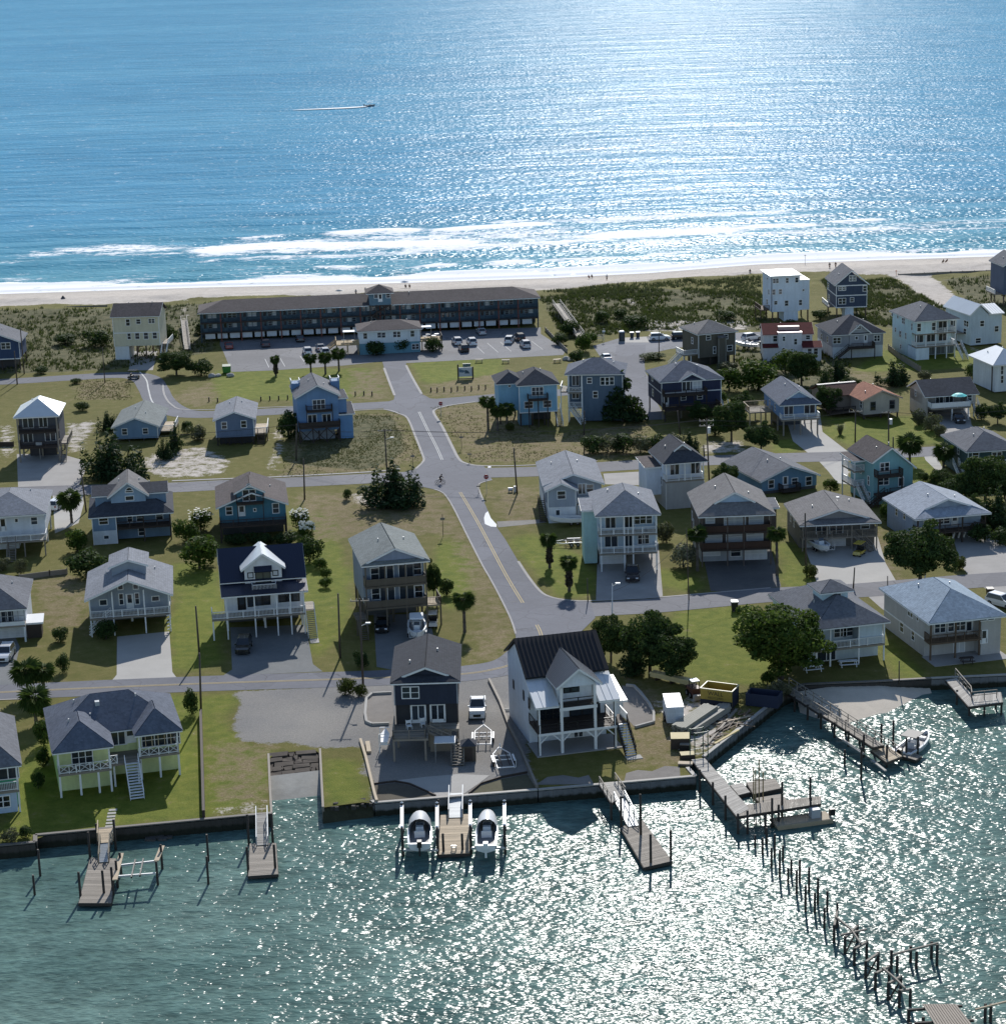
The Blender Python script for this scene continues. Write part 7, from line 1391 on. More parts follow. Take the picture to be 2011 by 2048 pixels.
# long pier on the right
d=Dock('long railed pier leading to the motorboat on the right',G(1660,1440),'pier','pier');ZP=.35
A0,A1=G(1566,1372,ZP),G(1756,1492,ZP);dv=(A1-A0);sd=Vector((-dv.y,dv.x,0)).normalized()*.75;d.deck([A0-sd,A0+sd,A1+sd,A1-sd],GREYWOOD);d.rail([A0+sd,A1+sd],1.0,GREYWOOD,2.0);d.rail([A0-sd,A1-sd],1.0,GREYWOOD,2.0)
q0=[G(1740,1500,-.4),G(1775,1492,-.4),G(1803,1512,-.4),G(1772,1524,-.4)];d.deck(q0,PALEWOOD);d.deck([G(1803,1512,FZ),G(1815,1500,FZ),G(1842,1512,FZ),G(1830,1520,FZ)],GREYWOOD);d.rail([q0[1],q0[2]],.9,GREYWOOD)
for i in range(7):
 u=(i+.3)/7
 for sg in (-1,1):p=d.L(A0.lerp(A1,u)+sd*sg);MB().cyl(p+Vector((0,0,-3.6)),p+Vector((0,0,.1)),.14,seg=8).build('piling',PILEWOOD,d.t)
for a in [(1761,1500,1448),(1785,1490,1442),(1811,1516,1476),(1834,1510,1474),(1688,1530,1500),(1721,1560,1495),(1772,1535,1490),(1726,1515,1470)]:d.pile(*a)
d.beam(G(1685,1480,-.3),G(1726,1508,-.3),.3,.15,CAPM,'lift_rail');d.beam(G(1742,1520,-.9),G(1770,1542,-.9),.3,.15,CAPM,'lift_rail');d.beam(G(1680,1405,1.3),G(1680,1405,3.2),.08,.08,STEEL,'lamp_post')
d=Dock('fixed timber pier with square railing at the right edge',G(1950,1400),'pier','pier');ZP=.3;d.deck([G(1890,1360,ZP),G(1912,1356,ZP),G(1950,1398,ZP),G(1936,1413,ZP)],CAPM);d.deck([G(1936,1413,ZP-.02),G(1948,1388,ZP-.02),G(2000,1384,ZP-.02),G(2004,1404,ZP-.02)],CAPM)
d.rail([G(1909,1352,ZP),G(1940,1388,ZP)],1.0,GREYWOOD);d.rail([G(1940,1388,ZP),G(1942,1400,ZP),G(1992,1395,ZP)],1.0,GREYWOOD)
for a in [(1937,1432,1412),(1967,1432,1405),(2001,1430,1403),(1990,1418,1398),(1912,1410,1380)]:d.pile(*a)
# ruined pier at lower right: bents, stringers, planks
d=Dock('ruined pier of bare bents and leftover stringers at lower right',G(1760,1930,WATER_Z),'ruined_pier','pier')
def bpx(x,y):return pz('B',x,y)
bents=[((715,880),(735,780)),((790,960),(875,880)),((855,1040),(940,990)),((932,1130),(1018,1070)),((1000,1210),(1095,1160)),((1088,1280),(1175,1230)),((1165,1330),(1240,1320))]
tops=[]
for i,(a,b)in enumerate(bents):
 pr=[]
 for x,y in (a,b):
  px,py=bpx(x,y);d.pile(px,py,py-34,.15);bb,hh=pile_px(px,py,py-32);pr.append(bb+Vector((0,0,hh)))
 d.beam(pr[0],pr[1],.2,.2,GREYWOOD,'cap_beam');tops.append((pr[0]+pr[1])/2+Vector((0,0,.2)))
 if i in (1,3,5):d.beam(pr[0]+Vector((0,0,-.3)),pr[1]+Vector((0,0,-1.7)),.12,.12,PILEWOOD,'brace');d.beam(pr[1]+Vector((0,0,-.3)),pr[0]+Vector((0,0,-1.7)),.12,.12,PILEWOOD,'brace')
for i in (0,1,4,5):d.beam(tops[i],tops[i+1],.14,.18,GREYWOOD,'stringer')
d.beam(G(*bpx(760,830),.3),G(*bpx(940,790),.3),.16,.16,GREYWOOD,'stringer')
fin=[(1110,1060,940),(1150,1090,980),(1243,1020,910),(1283,1060,950),(1387,990,880),(1425,1040,900)]
for x,yb,yt in fin:px,py=bpx(x,yb);d.pile(px,py,bpx(x,yt)[1],.15)
d.beam(G(*bpx(1120,965),.3),G(*bpx(1430,885),.3),.16,.16,GREYWOOD,'stringer')
d2=Dock('surviving planked end of the ruined pier at the bottom edge',G(*bpx(1480,1400),.5),'pier_deck','pier');ca,cb_,cc_,cd_=[G(*bpx(*p),.5)for p in ((1325,1305),(1560,1305),(1760,1560),(1480,1560))];n=13
for i in range(n):
 u,v=i/n,(i+.78)/n;MB().prism([d2.L(p)for p in (ca.lerp(cb_,u),ca.lerp(cb_,v),cd_.lerp(cc_,v),cd_.lerp(cc_,u))],(0,0,-.08)).build('plank',wood((.30,.255,.21)),d2.t)
for x,y in ((1230,1360),(1330,1400),(1480,1470),(1240,1440),(1560,1380),(1600,1400)):px,py=bpx(x,y+70);d2.pile(px,py,bpx(x,y)[1],.16)
d2.beam(G(*bpx(1220,1350),.25),G(*bpx(1600,1320),.25),.2,.2,PILEWOOD,'cap_beam');d2.beam(G(*bpx(1270,1440),.25),G(*bpx(1680,1420),.25),.2,.2,PILEWOOD,'cap_beam')
d3=Dock('two leaning piles with a yellow stringer at the bottom right corner',G(*bpx(1780,1420),WATER_Z),'ruined_pier','pier')
for x in (1757,1795):px,py=bpx(x,1430);d3.pile(px,py,bpx(x,1310)[1],.15)
d3.beam(G(*bpx(1690,1345),.4),G(*bpx(1960,1275),.4),.14,.14,PALEWOOD,'stringer')
# lone pilings
def lone(px,yb,yt,label,group=None,r=.13):
 b,hh=pile_px(px,yb,yt);t_=thing('piling',label,'piling',b,0,group);MB().cyl((0,0,-2),(0,0,hh),r,r*.9,9).build('shaft',PILEWOOD,t_,True);MB().cyl((0,0,hh-.02),(0,0,hh+.05),r*.95,r*.6,9).build('worn_top',GREYWOOD,t_)
row=[(170,250,140),(250,230,90),(222,300,160),(305,320,135),(283,390,230),(340,455,245),(362,350,215),(398,500,370),(420,440,310),(457,570,385),(478,495,312),(518,695,492),(542,565,365),(582,705,540),(603,645,440),(648,810,645),(668,695,530),(737,750,610)]
for i,(x,yb,yt)in enumerate(row):(px,py),(_,pt)=bpx(x,yb),bpx(x,yt);lone(px,py-8,pt,'bare piling in the diagonal double row, %s counted from the l shaped pier'%ORD[i],'diagonal row of bare pilings')
for a in [(81,1752,1700,'lone piling left of the yellow house dock, upper one'),(70,1790,1751,'lone piling left of the yellow house dock, lower one'),(417,1722,1670,'lone piling between the two left docks, upper one'),(417,1768,1714,'lone piling between the two left docks, lower one')]:lone(*a)
mb=MB()
for i in range(26):
 a=G(295+random.uniform(-1,48),1672+random.uniform(-4,8),WATER_Z+.05);r_=random.uniform(.12,.4);mb.box(a.x-r_,a.y-r_,a.z-.3,a.x+r_,a.y+r_*.8,a.z+r_*.5)
tag(mb.build('oyster_rocks',concrete((.10,.095,.09),.3,2.0)),'low oyster rocks in the shallows right of the yellow house dock','rocks',kind='stuff')
GEL=paint((.78,.79,.80),.25,.04)
def boat(label,pos,yaw,L=7.0,Bm=2.5,top='t',canvas=None,motor=(.02,.02,.02),hullc=None,cover=None,name='motorboat',console=True):
 t_=thing(name,label,'boat',pos,yaw);hm=hullc or GEL;st=[(0,.92,.95,.10),(.25,1,.95,.04),(.5,1,1.0,0),(.72,.82,1.1,.05),(.88,.48,1.22,.25),(.97,.16,1.32,.6),(1.0,.02,1.36,.9)]
 rings=[[(-L/2+L*x,b*Bm/2,s_),(-L/2+L*x,b*Bm/2*.82,k+.28),(-L/2+L*x,0,k),(-L/2+L*x,-b*Bm/2*.82,k+.28),(-L/2+L*x,-b*Bm/2,s_)]for x,b,s_,k in st]
 mb=MB();mb.loft(rings,False,False);mb.f.append((0,1,2,3,4));mb.build('hull',hm,t_)
 g=MB()
 for i in range(len(st)-1):
  for sg in (-1,1):
   x0,b0,s0,_k=st[i];x1,b1,s1,_k=st[i+1];a,b=Vector((-L/2+L*x0,sg*b0*Bm/2,s0)),Vector((-L/2+L*x1,sg*b1*Bm/2,s1));ai=Vector((a.x,sg*max(0,b0*Bm/2-.22),s0+.02));bi=Vector((b.x,sg*max(0,b1*Bm/2-.22),s1+.02));g.quad(a,b,bi,ai);g.quad(ai,bi,bi-Vector((0,0,.45)),ai-Vector((0,0,.45)))
 g.quad((-L/2,-Bm*.46,.95),(-L/2,Bm*.46,.95),(-L/2+.35,Bm*.46,.97),(-L/2+.35,-Bm*.46,.97));g.build('gunwale',hm,t_)
 fl=MB().quad(*[(-L/2+L*x,b*Bm/2*.9,.52+(.3 if x>.7 else 0))for x,b,s_,k in st[:-1]],*[(-L/2+L*x,-b*Bm/2*.9,.52+(.3 if x>.7 else 0))for x,b,s_,k in reversed(st[:-1])]);fl.build('cockpit_floor',paint((.22,.21,.21),.6),t_,fix=False)
 if cover:
  MB().loft([[(-L*.42,-Bm*.45,1.0),(-L*.42,Bm*.45,1.0),(-L*.42,0,1.35)],[(L*.1,-Bm*.48,1.05),(L*.1,Bm*.48,1.05),(L*.1,0,1.7)],[(L*.47,-.1,1.36),(L*.47,.1,1.36),(L*.47,0,1.4)]]).build('cover',cover,t_)
 elif console:
  MB().loft([[(-.35,-.42,.5),(.55,-.42,.5),(.55,.42,.5),(-.35,.42,.5)],[(-.25,-.4,1.35),(.3,-.4,1.35),(.3,.4,1.35),(-.25,.4,1.35)]]).build('console',hm,t_);MB().quad((.32,-.4,1.35),(.32,.4,1.35),(.12,.36,1.75),(.12,-.36,1.75)).build('windshield',glass(),t_,fix=False)
  MB().box(-1.35,-.55,.5,-.8,.55,1.0).box(-1.35,-.55,1.0,-1.25,.55,1.35).build('seat',paint((.7,.7,.72),.5),t_);MB().box(L*.22,-.5,.8,L*.3,.5,1.05).build('bow_seat',paint((.7,.7,.72),.5),t_)
 if top=='t':
  MB().loft([[(-1.5,-.95,2.45),(1.1,-.95,2.45),(1.3,0,2.45),(1.1,.95,2.45),(-1.5,.95,2.45)],[(-1.4,-.85,2.58),(1.0,-.85,2.58),(1.15,0,2.6),(1.0,.85,2.58),(-1.4,.85,2.58)]]).build('hardtop',GEL,t_)
  for x in (-.5,.5):
   for y in (-.5,.5):MB().cyl((x,y,.6),(x*1.3,y*1.5,2.46),.035,seg=6).build('top_support',STEEL,t_)
 elif top=='dodger':
  rings=[[(x,math.cos(a)*Bm*.47*w,1.0+math.sin(a)*h_)for a in np.linspace(0,math.pi,9)]for x,w,h_ in ((-.2,1,1.25),(L*.2,.97,1.35),(L*.38,.75,.95),(L*.47,.3,.5))];MB().loft(rings,False,False).build('canvas_top',canvas or GEL,t_,True)
 elif top=='bimini':
  MB().box(-1.9,-1.0,2.2,.4,1.0,2.28).build('bimini',paint((.05,.05,.06),.6),t_)
  for x in (-1.7,.2):
   for y in (-.9,.9):MB().cyl((x,y,.95),(x,y,2.2),.03,seg=6).build('top_support',STEEL,t_)
 m_=MB().box(-L/2-.75,-.24,.85,-L/2-.1,.24,1.5).build('outboard',plain(motor,.3),t_);MB().box(-L/2-.5,-.1,-.2,-L/2-.25,.1,.85).build('motor_leg',plain(motor,.4),m_)
 return t_
NB=-math.pi/2;FB=math.pi/2
boat('white boat with grey canvas top on the left lift',G(840,1676,-.55),FB+.02,7.4,2.6,'dodger',paint((.45,.47,.49),.6));boat('white boat with rounded white top on the right lift',G(974,1676,-.55),FB-.03,8.2,2.35,'dodger',None,(.75,.76,.77))
boat('white center console boat on a trailer under the tall grey house',G(834,1268,.55),NB+.05,7.0,2.5,'t');boat('white boat on a trailer outside the low grey brown garage',G(1640,1098,.55),NB+.25,6.2,2.3,'none');boat('long pale skiff moored beside the white lower storey house',G(1140,1046,.5),math.pi+.02,6.5,2.0,'none',console=False);boat('white motorboat with black bimini at the end of the long railed pier',G(1828,1500,WATER_Z-.3),FB-.62,7.2,2.6,'bimini')
boat('white center console boat behind the red roofed house',G(1492,694,.5),2.6,6,2.2,'none')
# wakeboat far offshore
WK=G(740,213,WATER_Z);boat('small dark boat speeding offshore with a white wake',WK+Vector((0,0,-.2)),.06,5.5,2.0,'t',hullc=paint((.16,.19,.22),.4))
fo_=NT('foam');fo_.col((.82,.86,.88));fo_.rough(.9)
q=smooth_line([P2(x,y,WATER_Z)for x,y in [(585,221),(640,218.8),(690,216.6),(720,214.8),(735,213.6)]],6);Lw,Rw=offset_line(q,[(.5+2.6*math.sin(math.pi*min(1,i/len(q)*1.05))+.5*random.random())for i in range(len(q))]);mb=MB();mb.v=[(p.x,p.y,WATER_Z+.32)for p in Lw]+[(p.x,p.y,WATER_Z+.32)for p in Rw];mb.f=[(i,len(q)+i,len(q)+i+1,i+1)for i in range(len(q)-1)];x_=mb.build('boat_wake',fo_.m,fix=False);x_['kind']='structure'
# work skiff
t_=thing('work_skiff','flat wooden work skiff with grey console and outboard beside the l shaped pier','boat',G(1604,1646,WATER_Z),math.atan2((G(1660,1640,WATER_Z)-G(1556,1654,WATER_Z)).y,(G(1660,1640,WATER_Z)-G(1556,1654,WATER_Z)).x));LQ=(G(1664,1640,WATER_Z)-G(1556,1654,WATER_Z)).length/2
MB().loft([[(-LQ,-1.0,-.2),(LQ,-1.0,-.2),(LQ,1.0,-.2),(-LQ,1.0,-.2)],[(-LQ-.3,-1.15,.5),(LQ,-1.15,.5),(LQ,1.15,.5),(-LQ-.3,1.15,.5)]]).build('hull',PALEWOOD,t_);MB().box(-LQ-.2,-1.05,.5,LQ-.1,1.05,.54).build('deck',wood((.36,.30,.22)),t_);MB().box(LQ-2.2,-.45,.54,LQ-1.2,.45,1.5).build('console',paint((.4,.42,.45),.5),t_);MB().box(LQ,-.22,.5,LQ+.6,.22,1.2).build('outboard',BLACK,t_)
_wheel=None
def wheels(t_,spots,r=.36,w=.24,rim=(.35,.35,.37)):
 for x,y in spots:
  o=MB().cyl((0,-w/2,0),(0,w/2,0),r,seg=14).build('wheel',TYRE,t_);o.location=(x,y,r);s_=1 if y>0 else -1
  MB().cyl((0,s_*(w/2-.01),0),(0,s_*(w/2+.015),0),r*.6,seg=10).build('rim',plain(rim,.35,.5,.6),o)
def trailer(label,pos,yaw,L=6.5):
 t_=thing('boat_trailer',label,'trailer',pos,yaw);m=GEL;z=.55
 for sg in (-1,1):MB().beam((-L/2,sg*.95,z),(L*.18,sg*.95,z),.08,.12).build('side_rail',m,t_);MB().beam((L*.18,sg*.95,z),(L/2,0,z),.08,.12).build('tongue',m,t_);MB().beam((-L/2+.3,sg*.45,z+.25),(L*.15,sg*.45,z+.25),.12,.1).build('bunk',DARKWOOD,t_);MB().box(-1.6,sg*1.2-.11,.70,.4,sg*1.2+.11,.75).build('fender',m,t_);MB().beam((-L/2+.1,sg*1.1,z),(-L/2+.1,sg*1.1,z+.9),.06).build('guide_post',m,t_)
 for x in (-L/2+.3,-.6,L*.1):MB().beam((x,-.95,z-.02),(x,.95,z-.02),.1,.1).build('cross_beam',m,t_)
 MB().beam((L*.36,0,z),(L*.36,0,z+.8),.1).build('winch_post',m,t_);wheels(t_,[(-1.1,1.2),(-1.1,-1.2),(-.1,1.2),(-.1,-1.2)],.32,.2);return t_
trailer('white boat trailer behind the white pickup',G(966,1478),FB-.02);trailer('white boat trailer nearest the seawall of the navy house',G(1005,1524),FB+.12);trailer('boat trailer carrying the boat under the tall grey house',G(834,1268),FB+.05,6.2)
trailer('boat trailer carrying the white boat outside the low garage',G(1640,1098),FB+.25,5.6);trailer('boat trailer under the long pale skiff',G(1140,1046),math.pi+.02,5.6);trailer('empty boat trailer on the lawn left of the pale blue porch house',G(1140,1090),math.pi+.03,6.5);trailer('boat trailer behind the red roofed house',G(1492,694),2.6,5.5)
def car(label,px,py,yaw,kind='suv',c=(.7,.7,.72),name=None):
 dims={'suv':(4.7,1.9,1.72),'sedan':(4.6,1.82,1.45),'pickup':(5.7,2.0,1.88)}[kind];L,W_,H_=dims
 t_=thing(name or{'suv':'parked_suv','sedan':'parked_car','pickup':'pickup_truck'}[kind],label,{'suv':'suv','sedan':'car','pickup':'pickup'}[kind],G(px,py),yaw);m=carpaint(c);w=W_/2;bh=.98 if kind!='sedan' else.88
 prof={'suv':[(-L/2,.5,.95),(-L/2+.06,1.05,.97),(L*.18,1.08,1),(L*.40,.96,.97),(L/2-.03,.8,.9),(L/2,.5,.86)],'sedan':[(-L/2,.5,.93),(-L/2+.08,.95,.95),(-L*.3,.98,1),(L*.18,.95,1),(L*.4,.84,.96),(L/2,.5,.86)],'pickup':[(-L/2,.55,.98),(-L/2+.04,1.08,.99),(0,1.1,1),(L*.2,1.14,1),(L*.44,1.08,.97),(L/2,.6,.93)]}[kind]
 rings=[[(x,-w*b*.96,.26),(x,-w*b,zt*.62),(x,-w*b*.93,zt),(x,w*b*.93,zt),(x,w*b,zt*.62),(x,w*b*.96,.26)]for x,zt,b in prof];MB().loft(rings).build('body',m,t_)
 x0,x1,xa,xb={'suv':(-L*.47,L*.22,-L*.40,L*.04),'sedan':(-L*.36,L*.2,-L*.22,L*.05),'pickup':(-L*.13,L*.22,-L*.09,L*.08)}[kind];zb=1.04 if kind=='suv' else.95 if kind=='sedan' else 1.1
 MB().loft([[(x0,-w*.92,zb),(x1,-w*.9,zb),(x1,w*.9,zb),(x0,w*.92,zb)],[(xa,-w*.74,H_-.05),(xb,-w*.74,H_-.05),(xb,w*.74,H_-.05),(xa,w*.74,H_-.05)]]).build('windows',glass(),t_);MB().loft([[(xa-.06,-w*.76,H_-.06),(xb+.06,-w*.76,H_-.06),(xb+.06,w*.76,H_-.06),(xa-.06,w*.76,H_-.06)],[(xa+.05,-w*.68,H_),(xb-.08,-w*.68,H_),(xb-.08,w*.68,H_),(xa+.05,w*.68,H_)]]).build('roof',m,t_)
 for sg in (-1,1):
  MB().beam((x0+.02,sg*w*.91,zb),(xa,sg*w*.745,H_-.05),.09).build('pillar',m,t_);MB().beam((x1-.02,sg*w*.9,zb),(xb,sg*w*.745,H_-.05),.07).build('pillar',m,t_);MB().box(L/2-.16,sg*w*.62-.2,.62,L/2-.03,sg*w*.62+.2,.8).build('headlight',plain((.75,.77,.8),.15,.6),t_);MB().box(-L/2-.01,sg*w*.74-.14,.72,-L/2+.1,sg*w*.74+.14,.95).build('taillight',plain((.28,.015,.012),.3),t_);MB().box(x1-.12,sg*(w+.02)-.1,zb+.02,x1+.06,sg*(w+.02)+.1,zb+.2).build('mirror',m,t_)
 MB().box(L/2-.06,-w*.45,.42,L/2+.02,w*.45,.72).build('grille',BLACK,t_);wheels(t_,[(L*.31,w-.1),(L*.31,-w+.1),(-L*.31,w-.1),(-L*.31,-w+.1)],.36 if kind!='pickup' else.41)
 if kind=='pickup':MB().box(-L/2+.1,-w*.8,.75,-L*.16,w*.8,1.095).build('truck_bed',plain((.03,.03,.032),.7),t_)
 return t_
Wc,Kc,Sc,Rc=(.80,.80,.81),(.012,.013,.016),(.42,.43,.45),(.22,.012,.012);pa_=R(100)
for a in [('red car in the motel shade, leftmost in the lot',458,696,pa_,'sedan',Rc),('dark suv second from left in the motel lot',531,692,pa_,'suv',(.05,.03,.05)),('black car parked in the motel shade left of the office',600,682,pa_,'sedan',Kc),('white suv left of the office, behind the garden palms',615,708,pa_,'suv',Wc),('silver car beside the office deck, upper one',641,700,pa_,'sedan',Sc),('white car beside the office deck, lower one',650,709,pa_,'suv',Wc),('white suv right of the office, left one',914,688,pa_,'suv',Wc),('black suv right of the office in the lower row',927,702,pa_,'suv',Kc),('white suv right of the office, right one',943,689,pa_,'suv',Wc),('silver car in the motel shade right of the office',962,668,pa_,'sedan',Sc),('white suv in the middle of the right lot',1019,685,R(80),'suv',Wc),('black suv in the right lot behind a silver one',1039,680,pa_,'suv',Kc),('silver suv at the right end of the motel lot',1050,694,pa_,'suv',(.6,.6,.62)),('white suv parked sideways by the beach access',1318,680,R(4),'suv',Wc),('black suv half hidden behind the olive brown house',1362,678,R(4),'suv',Kc),('white sedan at the head of the lane above the slate blue house',1211,720,R(100),'sedan',Wc),('white suv behind the red roofed house',1502,680,R(30),'suv',Wc),('white car in the driveway beside the left palm',116,1016,R(75),'suv',Wc),('silver suv parked at the left edge by the screened porch house',12,1316,NB,'suv',(.62,.63,.66)),('dark suv in the shade under the navy roofed farmhouse',488,1300,NB,'suv',(.02,.022,.02)),('black pickup under the pale blue porch house',1264,1155,NB-.05,'pickup',(.035,.025,.025)),('dark car in the carport of the tan cottage',1916,843,NB,'sedan',(.03,.03,.035)),('white car at the right edge beside the beige house',2003,1212,R(-50),'suv',Wc),('dark car in the shade under the tall grey house',765,1258,NB,'sedan',Kc),('white pickup facing the water beside the dark navy house',955,1424,NB-.02,'pickup',(.84,.85,.86))]:car(*a)
def golf_cart(label,px,py,yaw,c):
 t_=thing('golf_cart',label,'golf cart',G(px,py),yaw);m=carpaint(c);MB().loft([[(-1.2,-.6,.3),(1.2,-.6,.3),(1.2,.6,.3),(-1.2,.6,.3)],[(-1.2,-.6,.6),(1.1,-.5,.75),(1.1,.5,.75),(-1.2,.6,.6)]]).build('body',m,t_);MB().box(-1.1,-.6,1.88,.9,.6,1.96).build('roof',m,t_);MB().box(-.6,-.55,.6,-.1,.55,.85).box(-.65,-.55,.85,-.52,.55,1.25).build('seat',BLACK,t_)
 for x in (-1.0,.8):
  for y in (-.55,.55):MB().cyl((x,y,.6),(x,y,1.9),.03,seg=6).build('roof_post',BLACK,t_)
 wheels(t_,[(.85,.5),(.85,-.5),(-.85,.5),(-.85,-.5)],.25,.2)
golf_cart('dark buggy driving on the bend of the upper left street',268,758,R(-10),(.02,.02,.04));golf_cart('white golf cart under the side deck of the tall grey house',866,1252,NB,(.78,.76,.72));golf_cart('yellow cart parked in the shade by the low garage',1717,1110,R(-120),(.5,.38,.05))
t_=thing('cargo_trailer','white enclosed cargo trailer in the construction yard','trailer',G(1346,1440),NB+.02);MB().loft([[(-2.4,-1.0,.5),(2.2,-1.0,.5),(2.5,0,.5),(2.2,1.0,.5),(-2.4,1.0,.5)],[(-2.4,-1.0,2.4),(2.2,-1.0,2.4),(2.5,0,2.4),(2.2,1.0,2.4),(-2.4,1.0,2.4)]]).build('body',siding((.5,.55,.62),.6),t_);MB().box(-2.42,-1.02,2.4,2.3,1.02,2.5).build('roof',GEL,t_);MB().beam((2.3,0,.5),(3.4,0,.5),.12).build('tongue',BLACK,t_);wheels(t_,[(-.5,1.05),(-.5,-1.05),(.3,1.05),(.3,-1.05)],.33)
for sg in (-1,1):MB().box(-1.0,sg*1.1-.14,.72,.8,sg*1.1+.14,.8).build('fender',BLACK,t_)
DY=paint((.34,.25,.05),.5,.25)
def text_mesh(txt,size,mat,parent,loc,rot):
 cu=bpy.data.curves.new('lettering','FONT');cu.body=txt;cu.size=size;cu.extrude=.004;cu.align_x='CENTER';o=bpy.data.objects.new('lettering',cu);COL.objects.link(o);dg=bpy.context.evaluated_depsgraph_get();me=bpy.data.meshes.new_from_object(o.evaluated_get(dg));bpy.data.objects.remove(o)
 me.materials.clear();me.materials.append(mat);q=link('lettering',me,parent);q.location=loc;q.rotation_euler=rot;return q
a,b=G(1400,1412),G(1463,1420);an=math.atan2((b-a).y,(b-a).x);Ld=(b-a).length;t_=thing('dumpster','yellow roll off dumpster with faded lettering and dark base','dumpster',a,an);Hd=2.3;Dd=2.6
MB().box(0,0,.15,Ld,.1,Hd).build('front_panel',DY,t_);MB().box(0,Dd-.1,.15,Ld,Dd,Hd).build('back_panel',DY,t_);MB().box(0,.1,.15,.1,Dd-.1,Hd).build('end_panel',DY,t_);MB().box(Ld-.1,.1,.15,Ld,Dd-.1,Hd).build('end_panel',paint((.02,.025,.05),.6),t_);MB().box(.05,.05,.1,Ld-.05,Dd-.05,.3).build('floor',BLACK,t_);MB().box(-.02,-.03,.12,Ld+.02,-.003,.95).build('base_panel',paint((.02,.025,.04),.6),t_)
rim=MB();
for p,q in (((0,0),(Ld,0)),((Ld,0),(Ld,Dd)),((Ld,Dd),(0,Dd)),((0,Dd),(0,0))):rim.beam((*p,Hd),(*q,Hd),.14,.1)
rim.build('rim',paint((.55,.5,.32),.5),t_);MB().box(.4,.4,.3,Ld-.4,Dd-.4,1.1).build('debris',wood((.08,.06,.05)),t_);text_mesh('WALL',.72,BLACK,t_,(Ld*.48,-.012,1.55),(R(90),0,0));text_mesh('RECYCLING',.36,BLACK,t_,(Ld*.48,-.012,1.12),(R(90),0,0))
a=G(1490,1412);t_=thing('dumpster','dark blue dumpster in the shade beside the yellow one','dumpster',a,an+.05)
for nm,bx_ in (('front_panel',(0,0,.1,4,.1,1.6)),('back_panel',(0,2.1,.1,4,2.2,1.6)),('end_panel',(0,.1,.1,.1,2.1,1.6)),('end_panel',(3.9,.1,.1,4,2.1,1.6)),('floor',(.05,.05,.08,3.95,2.1,.2))):MB().box(*bx_).build(nm,paint((.02,.028,.06),.6),t_)
t_=thing('skid_steer','small rusty loader with white roof left of the yellow dumpster','loader',G(1388,1392),NB+.3);MB().box(-1.1,-.6,.35,.8,.6,1.2).build('body',paint((.10,.045,.03),.6),t_);MB().box(-.6,-.5,2.0,.5,.5,2.1).build('roof',TRIM,t_)
for x in (-.55,.45):
 for y in (-.45,.45):MB().beam((x,y,1.2),(x,y,2.0),.07).build('roof_post',BLACK,t_)
MB().box(1.3,-.75,.1,1.9,.75,.7).build('bucket',paint((.35,.33,.3),.6),t_)
for y in (-.65,.65):MB().beam((-.8,y,1.15),(1.4,y,.5),.14).build('lift_arm',paint((.12,.05,.03),.6),t_)
wheels(t_,[(.5,.7),(.5,-.7),(-.6,.7),(-.6,-.7)],.38)
def stack(label,px0,px1,w,z0,nw,nh,sec,mat,name='lumber_stack',jit=.15):
 a,b=G(*px0),G(*px1);an=math.atan2((b-a).y,(b-a).x);L=(b-a).length;t_=thing(name,label,'lumber',a,an)
 for j in range(nh):
  for i in range(nw):o_=random.uniform(-jit,jit);MB().box(o_,i*sec[0]*1.04,z0+j*sec[1]*1.03,L+o_,i*sec[0]*1.04+sec[0],z0+j*sec[1]*1.03+sec[1]).build('board',mat,t_)
 for u in (.15,.5,.85):MB().box(L*u-.05,-.1,0,L*u+.05,nw*sec[0]*1.05,z0).build('bearer',DARKWOOD,t_)
stack('bundle of long yellow beams on the grass below the conifers',(1298,1358),(1384,1378),1,.35,3,2,(.32,.3),wood((.55,.47,.25)))
stack('tall stack of grey timbers in the construction yard',(1372,1476),(1436,1432),1,.2,6,4,(.3,.28),wood((.24,.235,.20)),jit=.4);stack('stack of grey planks behind the tall timber stack',(1392,1470),(1462,1424),1,.15,5,3,(.3,.25),wood((.28,.27,.24)),jit=.4)
for i,(p,q,lab)in enumerate([((1412,1492),(1472,1420),'long plank lying at the edge of the lagoon seawall, outermost'),((1430,1450),(1500,1434),'loose plank near the seawall, upper one'),((1420,1474),(1462,1448),'loose dark timber near the seawall, middle one'),((1428,1490),(1476,1462),'loose yellowish plank near the seawall, lower one'),((1408,1440),(1490,1452),'dark timber crossing behind the loose planks')]):
 a,b=G(*p),G(*q);an=math.atan2((b-a).y,(b-a).x);t_=thing('timber',lab,'timber',a,an);MB().box(0,-.15,.02,(b-a).length,.15,.2).build('board',[GREYWOOD,PALEWOOD,DARKWOOD,wood((.5,.4,.2)),PILEWOOD][i],t_);MB().box(0,-.16,.0,.12,.16,.21).build('end_grain',PALEWOOD,t_)
def crate(label,px,py,w,d,hh,mat,topm):
 t_=thing('material_pallet',label,'pallet',G(px,py),random.uniform(-.2,.1));
 for y in (-d/2+.05,0,d/2-.05):MB().box(-w/2,y-.05,0,w/2,y+.05,.12).build('runner',DARKWOOD,t_)
 MB().box(-w/2,-d/2,.12,w/2,d/2,hh-.05).build('load',mat,t_);MB().box(-w/2-.02,-d/2-.02,hh-.05,w/2+.02,d/2+.02,hh).build('top_sheet',topm,t_)
